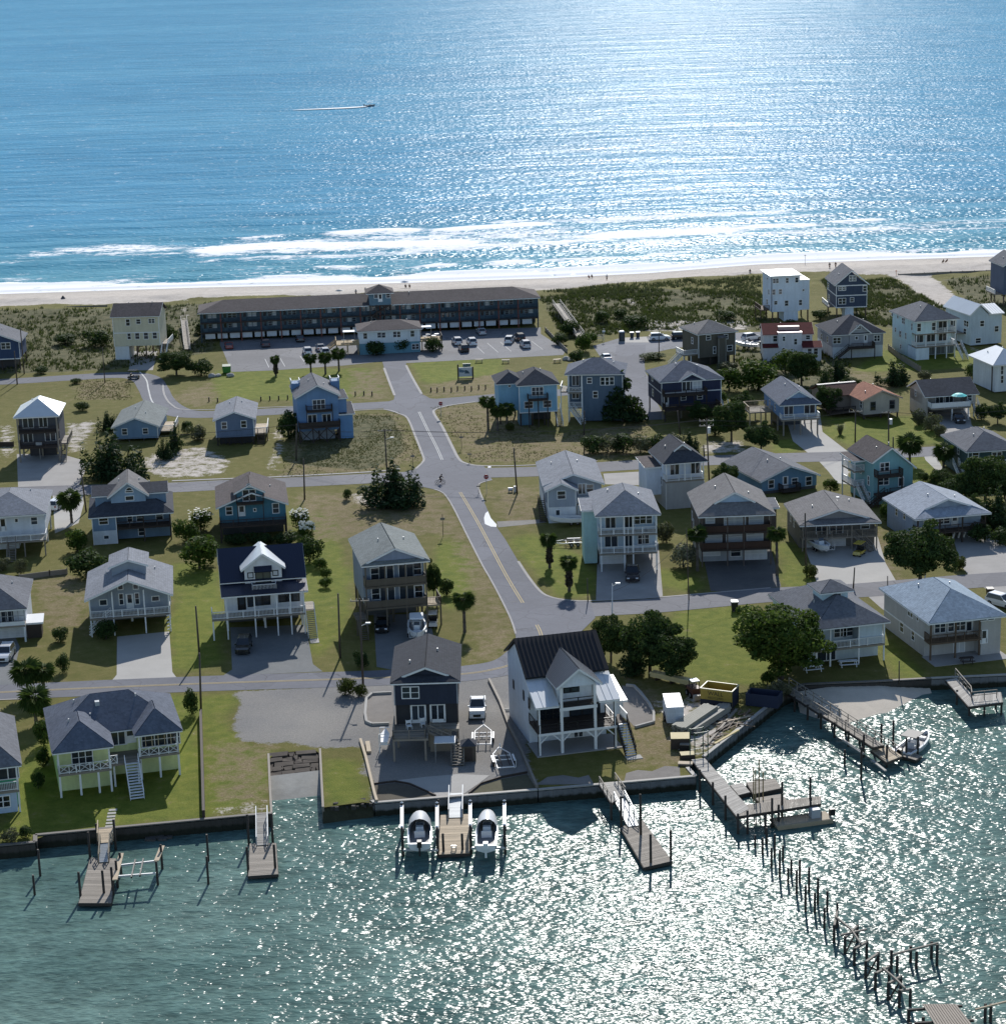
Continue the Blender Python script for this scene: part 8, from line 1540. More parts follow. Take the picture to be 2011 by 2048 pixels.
crate('tall pallet with pale plywood top in the construction yard',1360,1492,2.2,2.0,1.3,DARKWOOD,wood((.55,.46,.26)));crate('low pallet with pale top below the tall pallet',1374,1516,1.6,1.1,.6,DARKWOOD,wood((.55,.47,.28)));crate('small dark pallet beside the pier head',1370,1500,1.2,.9,.8,BLACK,GREYWOOD);crate('thin pallet at the corner of the white house seawall',1370,1530,1.6,.8,.3,GREYWOOD,PALEWOOD)
t_=thing('scaffold','green metal scaffold frame beside the timber stack','scaffold',G(1397,1512),.3)
for x in (-.8,.8):
 for y in (-.7,.7):MB().cyl((x,y,0),(x,y,3.2),.06,seg=6).build('upright',plain((.05,.10,.06),.5),t_)
for z in (.6,1.8,3.1):
 for y in (-.7,.7):MB().beam((-.8,y,z),(.8,y,z),.07).build('ledger',plain((.05,.10,.06),.5),t_)
mb=MB()
for i in range(70):
 a=G(random.uniform(1400,1500),random.uniform(1425,1495));
 if not inside([P2(*p)for p in ((1395,1500),(1440,1425),(1500,1415),(1545,1398),(1410,1508))],np.array([a.x]),np.array([a.y]))[0]:continue
 an=random.uniform(-.4,1.4);l_=random.uniform(.6,2.6);v_=Vector((math.cos(an),math.sin(an),random.uniform(-.03,.06)))*l_;mb.beam(a+Vector((0,0,.1)),a+v_+Vector((0,0,.12)),random.uniform(.08,.2),.08)
tag(mb.build('timber_debris',wood((.14,.10,.07),.5)),'scattered brown timber offcuts behind the lagoon seawall','debris',kind='stuff')
def mast(px,yb,yt):
 b,hh=pile_px(px,yb,yt,0.0);return b,hh
POLES={}
def pole(key,xb,yb,xt,yt,label,arm=False,xfmr=False,lamp=None,r=.15,mat=None,arms2=False):
 b,hh=mast(xb,yb,yt);tp=G(xt,yt,0);ray_=ray(xt,yt);tt=(b.y)/ray_.y;top_=CAM+ray_*tt;t_=thing('utility_pole' if r>.1 else 'lamp_post',label,'pole',b);k=top_-b
 MB().cyl((0,0,-.5),k,r,r*.7,9).build('shaft',mat or wood((.085,.07,.058)),t_,True);POLES[key]=top_
 if arm:
  for j,dz in enumerate((.35,1.2)if arms2 else (.35,)):
   MB().beam(k+Vector((-1.2,.1,-dz)),k+Vector((1.2,.1,-dz)),.1,.12).build('crossarm',GREYWOOD,t_)
   for x in (-1.1,-.4,.4,1.1):MB().cyl(k+Vector((x,.1,-dz+.05)),k+Vector((x,.1,-dz+.28)),.05,.03,6).build('insulator',GALV,t_)
 if xfmr:
  MB().cyl(k+Vector((.4,-.1,-2.4)),k+Vector((.4,-.1,-1.4)),.28,seg=10).build('transformer',GALV,t_)
 if lamp:
  MB().beam(k+Vector((0,0,-lamp[1])),k+Vector((lamp[0],0,-lamp[1]+.4)),.07).build('lamp_arm',GALV,t_);MB().box(k.x+lamp[0]-.3,k.y-.15,k.z-lamp[1]+.3,k.x+lamp[0]+.3,k.y+.15,k.z-lamp[1]+.45).build('lamp_head',TRIM,t_)
 return t_
pole(1,399,1312,391.5,1212,'bare utility pole between the clerestory house and the farmhouse');pole(2,402,1428,399,1306,'utility pole right of the yellow house');pole(3,680,1316,676,1187,'bare pole left of the tall grey house');pole(4,726,1372,719,1197,'tall utility pole with crossarm and lamp by the roadside island',True,False,(.9,3.6));pole(5,774,950,769,858,'utility pole with crossarm above the big cedar thicket',True,False,(1.2,1.9));pole(6,592,921,593,848,'utility pole in front of the vivid blue house');pole(7,609,999,607,918,'bare pole beside the middle street right of the teal house');pole(8,1034,988,1027,896,'leaning pole on the corner lawn right of the stop sign');pole(9,1418,972,1412,838,'utility pole with transformer beside the slim white house',True,True,arms2=True)
pole(10,1377,1200,1372,1058,'thin roadside pole left of the brown three storey house',r=.09);pole(11,1611,1142,1609,1026,'utility pole beside the boat driveway');pole(12,1223,1300,1224,1168,'street lamp pole in front of the white house conifers',lamp=(.7,.3),r=.09,mat=GALV);pole(13,1709,884,1710,820,'utility pole with crossarm left of the terracotta cottage lawn',True);pole(14,1776,900,1776,822,'utility pole with transformer right of the terracotta cottage lawn',True,True);pole(15,1785,905,1785,874,'short pole stub beside the transformer pole');pole(16,1982,784,1983,730,'dark pole at the right edge by the white metal hip roof');pole(17,49,748,41,655,'leaning utility pole at left edge, right one of the pair');pole(18,35,769,29,702,'leaning utility pole at left edge, left one of the pair');pole(19,210,766,205,695,'thin utility pole beside the street left of the bend',r=.11);pole(20,173,1024,163,944,'leaning pole beside the left palm');pole(21,1705,1178,1708,1135,'bare pole behind the cupola house',r=.12);pole(22,1774,1216,1774,1152,'thin pole between the cupola house and the beige house',r=.09);pole(23,1317,711,1317,662,'pole on the turning circle island',r=.12);pole(24,1408,912,1406,890,'short pole stub behind the slim white house');pole(25,1360,868,1354,822,'short leaning pole in front of the navy decked house');pole(26,1797,1362,1797,1322,'thin post on the lawn beside the low dark seawall',r=.09);pole(27,1167,870,1168,822,'short pole in front of the slate blue house');pole(28,1847,1170,1850,1142,'pale short post in front of the dense dark evergreen',r=.1,mat=GALV);pole(29,1168,903,1168,872,'short dark pole at the left end of the street hedge');pole(30,1175,1204,1174,1157,'thin post at the corner lawn by the main road',r=.09)
def wire(label,pts,n=3,sag=.8,spread=.8,dz=.15):
 t_=thing('power_line',label,'power line',pts[0]);o=Vector(pts[0])
 for k in range(n):
  mb=MB();off=Vector(((k-(n-1)/2)*spread,.1,-dz-(.9 if k==n-1 else 0)))
  for a,b in zip(pts[:-1],pts[1:]):
   a,b=Vector(a)-o+off,Vector(b)-o+off;pr=a
   for i in range(1,9):u=i/8;p=a.lerp(b,u)-Vector((0,0,sag*4*u*(1-u)));mb.beam(pr,p,.028);pr=p
  mb.build('wire',plain((.05,.05,.055),.95,0.0),t_)
wire('overhead wires along the middle street from the left edge to the big cedar',[G(-60,985)+Vector((0,0,9)),POLES[6],POLES[5]]);wire('overhead wires from the big cedar to the transformer pole by the slim white house',[POLES[5],POLES[9]],4,1.2);wire('overhead wires from the slim white house to the right edge',[POLES[9],POLES[13],POLES[14],G(2080,905)+Vector((0,0,8.5))],3,.9);wire('thin service wire from the roadside pole to the tall grey house',[POLES[4],G(760,1265)+Vector((0,0,6.5))],2,.3,.2);wire('thin service wire from the street lamp to the pole by the boat driveway',[POLES[12],POLES[10],POLES[11]],1,1.0)
SIGNRED=plain((.30,.015,.02),.4)
for px,yb,yt,lab in ((973,987,949,'red stop sign at the corner right of the cyclist'),(882,834,803,'red stop sign at the upper street corner')):
 b,hh=mast(px,yb,yt);t_=thing('stop_sign',lab,'sign',b);MB().cyl((0,0,-.2),(0,0,hh),.045,seg=6).build('post',GALV,t_);oc=[(math.cos(R(22.5+45*i))*.42,-.06,hh-.4+math.sin(R(22.5+45*i))*.42)for i in range(8)];pn=MB().prism(oc,(0,.03,0)).build('face',SIGNRED,t_);text_mesh('STOP',.27,TRIM,pn,(0,-.066,hh-.49),(R(90),0,0))
for px,yb,yt,lab in ((1207,683,657,'white cross shaped sign post at the beach access'),(957,988,968,'low dark utility marker beside the corner stop sign'),(886,1072,1028,'thin sapling stake on the roadside lawn'),(826,938,905,'thin sign post at the left corner of the middle street'),(923,897,868,'thin sign post on the dry corner lot, upper one'),(939,924,904,'thin sign post on the dry corner lot, lower one')):
 b,hh=mast(px,yb,yt);t_=thing('sign_post',lab,'post',b);MB().cyl((0,0,-.2),(0,0,hh),.05,seg=6).build('post',DARKWOOD if 'white' not in lab else TRIM,t_);MB().box(-.35,-.05,hh*.72,.35,0,hh*.84).build('sign_plate',GREYWOOD if 'white' not in lab else TRIM,t_)
# motel sign board
b=G(931,758);t_=thing('motel_sign','white painted motel sign board between dark posts on the front lawn','sign',b,.05)
for x in (-1.55,1.55):MB().box(x-.14,-.14,0,x+.14,.14,3.2 if x<0 else 2.6).build('post',DARKWOOD,t_)
MB().box(-1.4,-.06,.55,1.4,.06,2.5).build('board',paint((.52,.56,.60),.5),t_);MB().box(-.5,-.05,2.55,1.1,.05,3.2).build('top_board',paint((.10,.16,.17),.5),t_);MB().box(-.55,-.1,3.2,1.15,.1,3.3).build('top_trim',paint((.6,.6,.52),.5),t_);MB().quad((-1.3,-.065,1.5),(-.5,-.065,1.4),(.2,-.065,1.75),(-1.3,-.065,2.2)).build('painted_wave',plain((.10,.17,.24)),t_,fix=False);MB().quad((-.2,-.066,1.2),(.9,-.066,1.15),(.6,-.066,1.7),(.0,-.066,2.0)).build('painted_patch',plain((.05,.09,.12)),t_,fix=False);MB().box(-1.4,-.08,.05,1.4,.08,.2).build('rail',DARKWOOD,t_)
# bollards along the street
bo=[('g',70,240),('g',135,245),('g',465,235),('g',533,230),('g',600,228),('g',668,224),('g',1183,195),('g',1248,192),('g',1310,195),('h',235,165),('h',283,165),('h',335,160),('h',390,165),('h',437,155),('h',492,152),('h',543,155),('h',598,145),('h',650,145)]
BOL=MB().cyl((0,0,-.1),(0,0,.85),.14,.13,8).mesh('shaft',DARKWOOD);BOT=MB().cyl((0,0,.85),(0,0,.93),.15,.05,8).mesh('cap',GREYWOOD)
for i,(z,x,y)in enumerate(bo):t_=thing('bollard','short dark bollard along the motel lawn kerb, %s from the left'%ORD[i],'bollard',GZ(z,x,y),0,'bollards along the motel lawn');link('shaft',BOL,t_);link('cap',BOT,t_)
# dune walkways
def walkway(label,p0,p1,z0,z1,w=1.5):
 d=Dock(label,G(*p0),'dune_walkway','walkway');a,b=G(*p0,z0),G(*p1,z1);v=b-a;sd=Vector((-v.y,v.x,0)).normalized()*(w/2);d.deck([a-sd,a+sd,b+sd,b-sd],GREYWOOD);d.rail([a+sd,b+sd],1.0,CAPM,1.8);d.rail([a-sd,b-sd],1.0,CAPM,1.8);n=8
 for i in range(n+1):
  for sg in (-1,1):p=d.L(a.lerp(b,i/n)+sd*sg);MB().box(p.x-.08,p.y-.08,-p.z*0-a.z*0-1.0,p.x+.08,p.y+.08,p.z).build('post',GREYWOOD,d.t)
walkway('long wooden dune walkway right of the motel',(1160,672),(1112,607),.9,2.4,1.8);walkway('short dune boardwalk left of the motel',(375,698),(368,640),.5,1.6,1.4)
# beach access bits
t_=thing('portable_toilet','dark portable toilet with white roof at the beach access','toilet',G(1243,682),.1);MB().box(-.6,-.6,0,.6,.6,2.1).build('cabin',paint((.035,.045,.05),.6),t_);MB().loft([[(-.65,-.65,2.1),(.65,-.65,2.1),(.65,.65,2.1),(-.65,.65,2.1)],[(-.4,-.5,2.35),(.4,-.5,2.35),(.4,.5,2.35),(-.4,.5,2.35)]]).build('roof',TRIM,t_);MB().box(-.4,-.63,.1,.4,-.6,1.9).build('door',paint((.06,.075,.08),.6),t_)
def bin_(label,px,py,c,lid,s_=1.0):
 t_=thing('wheelie_bin',label,'bin',G(px,py),0);MB().loft([[(-.28*s_,-.3*s_,.08),(.28*s_,-.3*s_,.08),(.28*s_,.3*s_,.08),(-.28*s_,.3*s_,.08)],[(-.36*s_,-.4*s_,1.05*s_),(.36*s_,-.4*s_,1.05*s_),(.36*s_,.4*s_,1.05*s_),(-.36*s_,.4*s_,1.05*s_)]]).build('body',plain(c,.5),t_);MB().box(-.38*s_,-.43*s_,1.05*s_,.38*s_,.43*s_,1.13*s_).build('lid',plain(lid,.5),t_);wheels(t_,[(-.15,.3*s_),(-.15,-.3*s_)],.12,.08)
bin_('trash bin with white lid at the beach access, left one',1263,676,(.04,.045,.05),(.8,.8,.8),1.2);bin_('trash bin with white lid at the beach access, right one',1275,675,(.04,.045,.05),(.8,.8,.8),1.2);bin_('black bin with pale lid on the roadside lawn left of the oak',1468,1222,(.02,.022,.022),(.6,.6,.6),1.3);bin_('black bin beside the white car at the right edge',1978,1196,(.015,.015,.017),(.05,.05,.05),1.3)
t_=thing('green_dumpster','bright green dumpster at the left corner of the motel lot','dumpster',G(454,746),.1);MB().loft([[(-.8,-.7,.15),(.8,-.7,.15),(.8,.7,.15),(-.8,.7,.15)],[(-.95,-.9,1.5),(.95,-.9,1.5),(.95,.8,1.7),(-.95,.8,1.7)]]).build('body',paint((.06,.22,.05),.5),t_);MB().loft([[(-.95,-.9,1.5),(.95,-.9,1.5),(.95,.8,1.7),(-.95,.8,1.7)],[(-.9,-.85,1.62),(.9,-.85,1.62),(.9,.75,1.82),(-.9,.75,1.82)]]).build('lid',paint((.04,.10,.045),.5),t_)
def picnic(label,px,py,yaw,m,w=1.7):
 t_=thing('picnic_table',label,'picnic table',G(px,py),yaw);MB().box(-w/2,-.38,.70,w/2,.38,.76).build('tabletop',m,t_)
 for y in (-.7,.7):MB().box(-w/2,y-.13,.42,w/2,y+.13,.47).build('bench',m,t_)
 for x in (-w/2+.25,w/2-.25):
  for sg in (-1,1):MB().beam((x,sg*.62,0),(x,sg*.2,.7),.09).build('leg',m,t_)
picnic('white picnic table on the shaded lawn below the cupola house, right one',1695,1332,.1,TRIM,2.4);picnic('white picnic bench on the shaded lawn below the cupola house, left one',1624,1342,.2,TRIM,2.4);picnic('picnic table on the motel lawn near the parking edge, left one',958,725,0,GREYWOOD);picnic('picnic table on the motel lawn near the parking edge, right one',1011,726,0,GREYWOOD);picnic('picnic table at the right end of the motel lawn',1114,725,.2,PALEWOOD);picnic('dark picnic table under the yard of the beige house',1932,1326,.1,DARKWOOD)
mb=MB();t_=thing('bike_rack','white rail rack beside the beach access posts','rack',G(1187,682),.05)
for z in (.5,.9,1.3):MB().beam((-2,0,z),(2,0,z),.12).build('rail',CAPM,t_)
for x in (-2,-.7,.7,2):MB().beam((x,0,0),(x,0,1.4),.12).build('post',CAPM,t_)
def rock(label,px,py,r_):
 bm=bmesh.new();bmesh.ops.create_icosphere(bm,subdivisions=2,radius=r_)
 for v in bm.verts:v.co*=1+.25*mnoise.noise(v.co*1.7+Vector((px,py,0)));v.co.z*=.6
 me=bpy.data.meshes.new('boulder');bm.to_mesh(me);bm.free();me.materials.append(concrete((.35,.34,.32),.2,1.0));o=link('boulder',me);o.location=G(px,py)+Vector((0,0,r_*.3));tag(o,label,'boulder')
rock('pale boulder at the left corner of the motel lawn, left one',424,754,.9);rock('pale boulder at the left corner of the motel lawn, middle one',436,753,.7);rock('pale boulder at the left corner of the motel lawn, right one',461,753,.9);rock('pale boulder at the right end of the motel lawn, near one',1132,720,.9);rock('pale boulder at the right end of the motel lawn, far one',1140,722,.7)
# garden walls, timber edges, fences
def low_wall(label,pts,hgt,w,mat,name='timber_edging',cat='edging',post=None):
 P_=[G(*p)for p in pts];t_=thing(name,label,cat,P_[0])
 for a,b in zip(P_[:-1],P_[1:]):MB().beam(a-P_[0]+Vector((0,0,hgt/2)),b-P_[0]+Vector((0,0,hgt/2)),w,hgt).build('rail' if post else 'timber',mat,t_)
 if post:
  for a,b in zip(P_[:-1],P_[1:]):
   n=max(1,int((b-a).length/post))
   for i in range(n+1):p=a.lerp(b,i/n)-P_[0];MB().box(p.x-.07,p.y-.07,0,p.x+.07,p.y+.07,hgt+.15).build('post',mat,t_)
 return t_
X_=lambda*p:pz('x',*p)
low_wall('pale timber edging left of the navy house yard',[X_(158,822),X_(200,960),X_(268,1245),X_(285,1300)],.35,.3,PALEWOOD);low_wall('long timber edging between the navy and the white house',[X_(1155,358),X_(1240,530),X_(1310,720),X_(1400,900),X_(1525,1190)],.4,.28,GREYWOOD);low_wall('rounded concrete border of the gravel bed left of the navy house',[X_(400,455),X_(250,462),X_(205,500),X_(195,620),X_(205,680),X_(250,700),X_(380,695)],.3,.32,CONC,'garden_border','border')
low_wall('dark timber edging of the planting bed at the navy house seawall, left one',[X_(255,1160),X_(430,1140),X_(540,1160),X_(740,1250)],.2,.15,DARKWOOD);low_wall('dark timber edging of the planting bed at the navy house seawall, right one',[X_(1000,1235),X_(1090,1160),X_(1250,1110),X_(1450,1072)],.25,.15,DARKWOOD)
Y_=lambda*p:pz('y',*p)
low_wall('concrete border around the gravel bed right of the white house',[Y_(1130,475),Y_(1190,480),Y_(1240,530),Y_(1310,620),Y_(1345,690),Y_(1345,760),Y_(1200,800)],.3,.3,CONC,'garden_border','border');low_wall('dark low wall between the yellow house lawn and the ramp lot',[(402,1432),(405,1530),(408,1636)],.9,.3,DARKWOOD,'low_wall','wall');low_wall('small concrete divider beside the white house drive',[Y_(190,668),Y_(290,655)],.3,.25,CONC,'garden_border','border');low_wall('timber log pair lying left of the navy house',[X_(212,840),X_(225,920)],.3,.5,PALEWOOD,'timber','timber')
GB=gravel((.20,.185,.17),(.26,.24,.22));flat('gravel_bed',[P2(*X_(*p))for p in [(400,455),(250,464),(208,500),(198,620),(208,680),(250,698),(420,695)]],.02,GB);flat('gravel_bed',[P2(*Y_(*p))for p in [(1100,470),(1190,482),(1240,530),(1310,620),(1343,690),(1343,758),(1200,795),(1110,700)]],.02,GB);flat('gravel_bed',[P2(*Y_(*p))for p in [(430,1240),(520,1180),(640,1165),(760,1185),(840,1165),(880,1235)]],.02,GB);flat('gravel_bed',[P2(*Y_(*p))for p in [(1115,1215),(1130,1150),(1220,1125),(1330,1135),(1430,1095),(1545,1100),(1550,1175)]],.02,GB)
flat('garden_bed',[P2(*X_(*p))for p in [(262,1168),(430,1148),(540,1168),(735,1255),(290,1285)]],.024,gravel((.09,.08,.065),(.12,.105,.08)));flat('garden_bed',[P2(*X_(*p))for p in [(1005,1240),(1095,1168),(1250,1118),(1450,1080),(1515,1185)]],.024,gravel((.10,.095,.06),(.13,.12,.08)));flat('concrete_slab',[P2(*X_(*p))for p in [(430,1130),(520,1150),(740,1250),(870,1248),(950,1240),(1080,1150),(1160,1090),(920,1080),(680,1100)]],.03,CONC)
low_wall('wooden rail fence along the motel lot right edge',[(1090,662),(1112,685),(1134,706)],.9,.08,GREYWOOD,'rail_fence','fence',2.0);low_wall('long low rail fence between the left house rows',[(40,1160),(100,1152),(135,1148)],.8,.08,GREYWOOD,'rail_fence','fence',2.5);low_wall('dark fence in front of the metal roofed house at left',[(0,893),(28,893)],.9,.08,DARKWOOD,'rail_fence','fence',2.0);low_wall('grey board fence along the lane beside the pale aqua house',[(1775,700),(1800,720),(1840,745)],1.2,.08,GREYWOOD,'rail_fence','fence',1.5);low_wall('sand fence beside the sand path at right',[(1795,554),(1900,549),(1995,546)],.8,.05,GREYWOOD,'rail_fence','fence',3.0);low_wall('low fence at the dune edge left of the cream house',[(0,625),(110,620),(215,616)],.8,.05,GREYWOOD,'rail_fence','fence',3.0)
# garden shed and yard things by the navy house
t_=thing('garden_shed','small brown shed with grey roof at the right of the navy house','shed',G(*X_(945,985)),0);MB().box(0,0,0,1.6,1.8,1.9).build('wall',wood((.09,.075,.06)),t_);MB().loft([[(-.15,-.15,1.9),(1.75,-.15,1.9),(1.75,1.95,1.9),(-.15,1.95,1.9)],[(.75,.85,2.5),(.85,.85,2.5),(.85,.95,2.5),(.75,.95,2.5)]]).build('roof',SH_DK,t_);MB().box(.4,-.03,.1,1.2,0,1.7).build('door',DARKWOOD,t_)
t_=thing('shade_canopy','white flat canopy beside the navy house stairs','canopy',NAVY.P(NAVY.W-1.6,-4.2,0),NAVY.ang);MB().box(-1.1,-.9,2.35,1.3,1.2,2.45).build('canopy_sheet',GEL,t_)
for x in (-1,1.2):
 for y in (-.8,1.1):MB().cyl((x,y,0),(x,y,2.36),.04,seg=6).build('leg',STEEL,t_)
t_=thing('boat_davit','white davit frame and tender stored left of the navy house','davit',NAVY.P(-1.3,-.5,0),NAVY.ang);MB().loft([[(-.4,-1.6,1.6),(.4,-1.6,1.6),(.3,-1.6,1.2),(-.3,-1.6,1.2)],[(-.5,.8,1.7),(.5,.8,1.7),(.35,.8,1.2),(-.35,.8,1.2)],[(-.05,2.0,1.9),(.05,2.0,1.9),(.04,2.0,1.7),(-.04,2.0,1.7)]]).build('tender_hull',GEL,t_)
for y in (-1.2,1.0):MB().beam((-.6,y,0),(-.6,y,2.4),.08).build('upright',TRIM,t_);MB().beam((-.6,y,2.4),(.5,y,2.4),.08).build('arm',TRIM,t_);MB().beam((-.6,y,1.15),(.6,y,1.15),.08).build('cradle_bar',TRIM,t_)
# turquoise umbrella and deck tables
def umbrella(label,pos,r_,hh,mat,tilt=0):
 t_=thing('parasol',label,'umbrella',pos);MB().cyl((0,0,0),(0,0,hh),.03,seg=6).build('pole',GALV,t_);rg=[[(math.cos(a)*q,math.sin(a)*q,hh-d_)for a in np.linspace(0,2*math.pi,13)[:-1]]for q,d_ in ((r_,.5),(r_*.5,.15),(.03,0))];MB().loft(rg,False).build('canopy',mat,t_);return t_
umbrella('turquoise umbrella on the white deck of the tan cottage',TANC.P(TANC.W*.62,-1.0,2.5),1.45,2.5,paint((.02,.55,.55),.6))
def table_set(label,pos):
 t_=thing('deck_table',label,'table',pos);MB().cyl((0,0,.7),(0,0,.75),.55,seg=12).build('tabletop',TRIM,t_);MB().cyl((0,0,0),(0,0,.7),.05,seg=6).build('pedestal',TRIM,t_)
for i,(x,y)in enumerate(((1.2,1.6),(3.2,2.0),(2.0,3.8),(4.0,4.0))):table_set('white table on the right office deck, %s of four'%ORD[i],OFFICE.P(OFFICE.W+x,y+.5,2.4))
for i,(x,y)in enumerate(((-1.4,1.8),(-3.4,2.2))):table_set('white table on the left office deck, %s'%('right one' if i==0 else 'left one'),OFFICE.P(x,y,2.4))
t_=thing('basketball_hoop','white basketball backboard in front of the three storey metal roofed house','hoop',GZ('f',310,680));MB().cyl((0,0,0),(0,0,3.0),.06,seg=6).build('pole',STEEL,t_);MB().box(-.55,-.3,2.5,.55,-.25,3.25).build('backboard',TRIM,t_);MB().beam((0,0,2.9),(0,-.28,2.9),.06).build('bracket',STEEL,t_)
t_=thing('propane_tank','small grey tank and meter box beside the corner utility pole','tank',GZ('m',840,320));MB().cyl((-.4,0,.45),(.4,0,.45),.32,seg=10).build('tank',GALV,t_);MB().box(.55,-.2,0,.95,.2,1.0).build('meter_box',paint((.6,.6,.6)),t_);MB().box(-.3,-.2,0,-.2,.2,.2).box(.2,-.2,0,.3,.2,.2).build('saddle',GALV,t_)
SKIN=plain((.30,.17,.11),.6)
def person(label,pos,yaw,top,bottom,pose='stand',hh=1.72,cat='person'):
 t_=thing('person',label,cat,pos,yaw);s=hh/1.75
 if pose=='stand':J={'pel':(0,0,.95),'chest':(0,0,1.3),'neck':(0,0,1.48),'head':(0,.01,1.62),'lk':(.1,.03,.5),'la':(.12,-.02,.06),'lt':(.12,.16,.04),'rk':(-.1,.05,.5),'ra':(-.13,.05,.06),'rt':(-.13,.22,.04),'ls':(.2,0,1.42),'le':(.27,-.03,1.15),'lh':(.27,.08,.9),'rs':(-.2,0,1.42),'re':(-.27,-.02,1.15),'rh':(-.27,.1,.9)}
 elif pose=='sit':J={'pel':(0,0,.38),'chest':(0,-.12,.72),'neck':(0,-.14,.9),'head':(0,-.12,1.04),'lk':(.12,.45,.45),'la':(.12,.55,.06),'lt':(.12,.7,.04),'rk':(-.12,.45,.45),'ra':(-.12,.55,.06),'rt':(-.12,.7,.04),'ls':(.2,-.13,.84),'le':(.27,.05,.62),'lh':(.2,.3,.52),'rs':(-.2,-.13,.84),'re':(-.27,.05,.62),'rh':(-.2,.3,.52)}
 else:J={'pel':(0,-.1,1.02),'chest':(0,.15,1.34),'neck':(0,.26,1.48),'head':(0,.34,1.60),'lk':(.1,.28,.75),'la':(.1,.1,.32),'lt':(.1,.25,.28),'rk':(-.1,.2,.62),'ra':(-.1,-.02,.20),'rt':(-.1,.14,.16),'ls':(.2,.24,1.42),'le':(.24,.42,1.2),'lh':(.22,.62,1.06),'rs':(-.2,.24,1.42),'re':(-.24,.42,1.2),'rh':(-.22,.62,1.06)}
 E=[('pel','chest'),('chest','neck'),('neck','head'),('pel','lk'),('lk','la'),('la','lt'),('pel','rk'),('rk','ra'),('ra','rt'),('chest','ls'),('ls','le'),('le','lh'),('chest','rs'),('rs','re'),('re','rh')]
 rad={'pel':.16,'chest':.17,'neck':.07,'head':.115,'lk':.075,'la':.05,'lt':.045,'rk':.075,'ra':.05,'rt':.045,'ls':.075,'le':.05,'lh':.04,'rs':.075,'re':.05,'rh':.04};keys=list(J)
 def skinned(name,ks,mat,grow=0.0,root='pel'):
  me=bpy.data.meshes.new(name);me.from_pydata([Vector(J[k])*s for k in ks],[(ks.index(a),ks.index(b))for a,b in E if a in ks and b in ks],[]);o=link(name,me,t_);me.materials.append(mat);m=o.modifiers.new('skin','SKIN');
  for i,k in enumerate(ks):sv=me.skin_vertices[0].data[i];sv.radius=((rad[k]+grow)*s,(rad[k]+grow)*s);sv.use_root=(k==root)
  sd_=o.modifiers.new('sub','SUBSURF');sd_.levels=1;sd_.render_levels=1;return o
 skinned('body',keys,SKIN);skinned('shirt',['pel','chest','ls','le','rs','re'],plain(top,.8),.025,'chest');skinned('shorts',['pel','lk','rk'],plain(bottom,.8),.02)
 bm=bmesh.new();bmesh.ops.create_icosphere(bm,subdivisions=2,radius=.125*s);me=bpy.data.meshes.new('hair');bm.to_mesh(me);bm.free();me.materials.append(plain((.03,.02,.015),.8));o=link('hair',me,t_);o.location=Vector(J['head'])*s+Vector((0,-.03,.04))*s
 return t_
def BG(px,py):
 z=0.0
 for _ in range(6):
  g=G(px,py,z);dd=float(coast(g.x))-g.y;z=-1.5+1.85*dd/22 if dd<24 else.35
  z=min(z,.35)
 return G(px,py,z)
for lab,px,py,top,bot,pose in [('person standing on the beach right of the motel end',1213,562,(.5,.5,.5),(.1,.1,.12),'stand'),('person in dark clothes standing on the beach left of the white boxy tower',1499,551,(.05,.05,.06),(.03,.03,.04),'stand'),('person on the beach above the navy gabled house, left one',1658,538,(.06,.06,.08),(.04,.04,.05),'stand'),('person on the beach above the navy gabled house, right one',1670,537,(.1,.05,.05),(.03,.03,.04),'stand'),('person on the beach left of the motel tower, left one',712,592,(.4,.4,.42),(.1,.1,.15),'stand'),('person on the beach left of the motel tower, right one',731,588,(.6,.55,.5),(.2,.2,.25),'stand'),('person seated under the beach umbrella right of the motel tower, left one',811,577,(.04,.04,.05),(.05,.05,.06),'sit'),('person seated under the beach umbrella right of the motel tower, right one',819,577,(.04,.04,.05),(.1,.05,.05),'sit'),('person seated on the beach at right, left one',1885,527,(.05,.06,.06),(.03,.03,.04),'sit'),('person seated on the beach at right, right one',1892,526,(.06,.05,.05),(.03,.03,.04),'sit'),('person seated on the sand right of the motel, left one',1177,558,(.2,.08,.06),(.05,.05,.06),'sit'),('person seated on the sand right of the motel, right one',1183,557,(.06,.06,.07),(.05,.05,.06),'sit')]:person(lab,BG(px,py)+Vector((0,0,.02)),random.uniform(-.6,.6)+(0 if pose=='stand' else 0),top,bot,pose)
umbrella('pale beach umbrella right of the motel tower',BG(810,576),1.2,2.1,paint((.6,.62,.64),.7));umbrella('pale beach umbrella left of the motel tower',BG(679,593),1.2,2.0,paint((.55,.5,.45),.7))
t_=thing('beach_tent','small dark tent on the beach above the navy house at left','tent',BG(127,602));MB().loft([[(-1,-.8,0),(1,-.8,0),(1,.8,0),(-1,.8,0)],[(-.1,-.1,1.4),(.1,-.1,1.4),(.1,.1,1.4),(-.1,.1,1.4)]]).build('canopy',paint((.06,.06,.07),.7),t_);MB().box(-3.2,-.3,.02,-1.6,.3,.12).build('mat',paint((.1,.1,.1),.8),t_)
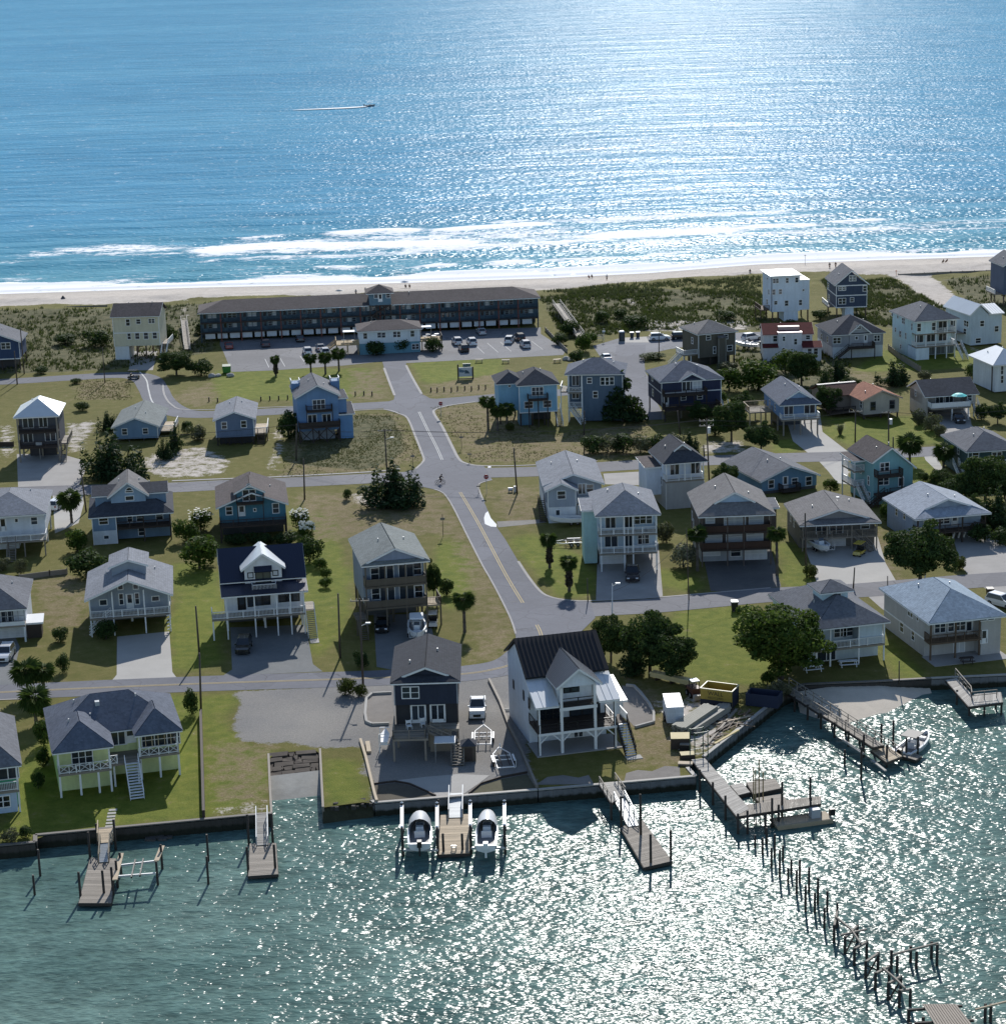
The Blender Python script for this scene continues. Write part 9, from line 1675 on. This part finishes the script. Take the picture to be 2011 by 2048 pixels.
for px,yb,yt,lab,c in ((1609,529,509,'tall thin post standing on the beach above the white boxy tower',(.4,.4,.4)),(1791,552,540,'orange marker post beside the sand path',(.5,.16,.04)),(1235,580,565,'thin dark post at the top of the beach path',(.08,.07,.06))):
 b=BG(px,yb);s,c_=scale_at(px,yb);t_=thing('marker_post',lab,'post',b);MB().cyl((0,0,-.2),(0,0,(yb-yt)/s/c_),.06,seg=6).build('shaft',plain(c),t_);MB().box(-.3,-.03,(yb-yt)/s/c_-.35,.3,.03,(yb-yt)/s/c_-.2).build('plate',plain(c),t_)
# cyclist on the middle street crossing
cp=G(880,968);yw=R(-80);person('cyclist in dark clothes riding through the street crossing',cp+Vector((0,0,.03)),yw,(.03,.03,.035),(.02,.02,.025),'ride')
t_=thing('bicycle','bicycle ridden by the person at the street crossing','bicycle',cp,yw)
for y in (-.52,.55):
 w_=MB()
 for i in range(18):a,b=2*math.pi*i/18,2*math.pi*(i+1)/18;w_.beam((0,math.cos(a)*.34,.36+math.sin(a)*.34),(0,math.cos(b)*.34,.36+math.sin(b)*.34),.05)
 for i in range(6):a=math.pi*i/6;w_.beam((0,math.cos(a)*.33,.36+math.sin(a)*.33),(0,-math.cos(a)*.33,.36-math.sin(a)*.33),.012)
 w_.v=[(x,yy+y,z)for x,yy,z in w_.v];w_.build('wheel',TYRE,t_)
fm_=MB();
for a,b in (((0,-.52,.36),(0,-.05,.38)),((0,-.05,.38),(0,-.18,.9)),((0,-.18,.85),(0,.38,.9)),((0,-.05,.38),(0,.38,.82)),((0,.38,.95),(0,.55,.36)),((0,-.52,.36),(0,-.18,.8))):fm_.beam(a,b,.045)
fm_.build('frame',plain((.1,.1,.12),.4),t_);MB().box(-.08,-.32,.92,.08,-.05,.99).build('saddle',BLACK,t_);MB().beam((-.28,.42,1.03),(.28,.42,1.03),.04).beam((0,.38,.9),(0,.42,1.03),.04).build('handlebar',BLACK,t_)
# stepping stones from the yellow house stairs to its dock
for i,(x,y)in enumerate(((862,1030),(853,1055),(848,1080),(845,1105),(840,1130),(835,1155))):
 o=MB().box(-.45,-.25,0,.45,.25,.06).build('stepping_stone',CONC);o.location=GZ('v',x,y);o.rotation_euler=(0,0,.1);tag(o,'square stepping stone between the yellow house and its dock, %s from the house'%ORD[i],'stone','stepping stones to the yellow house dock')
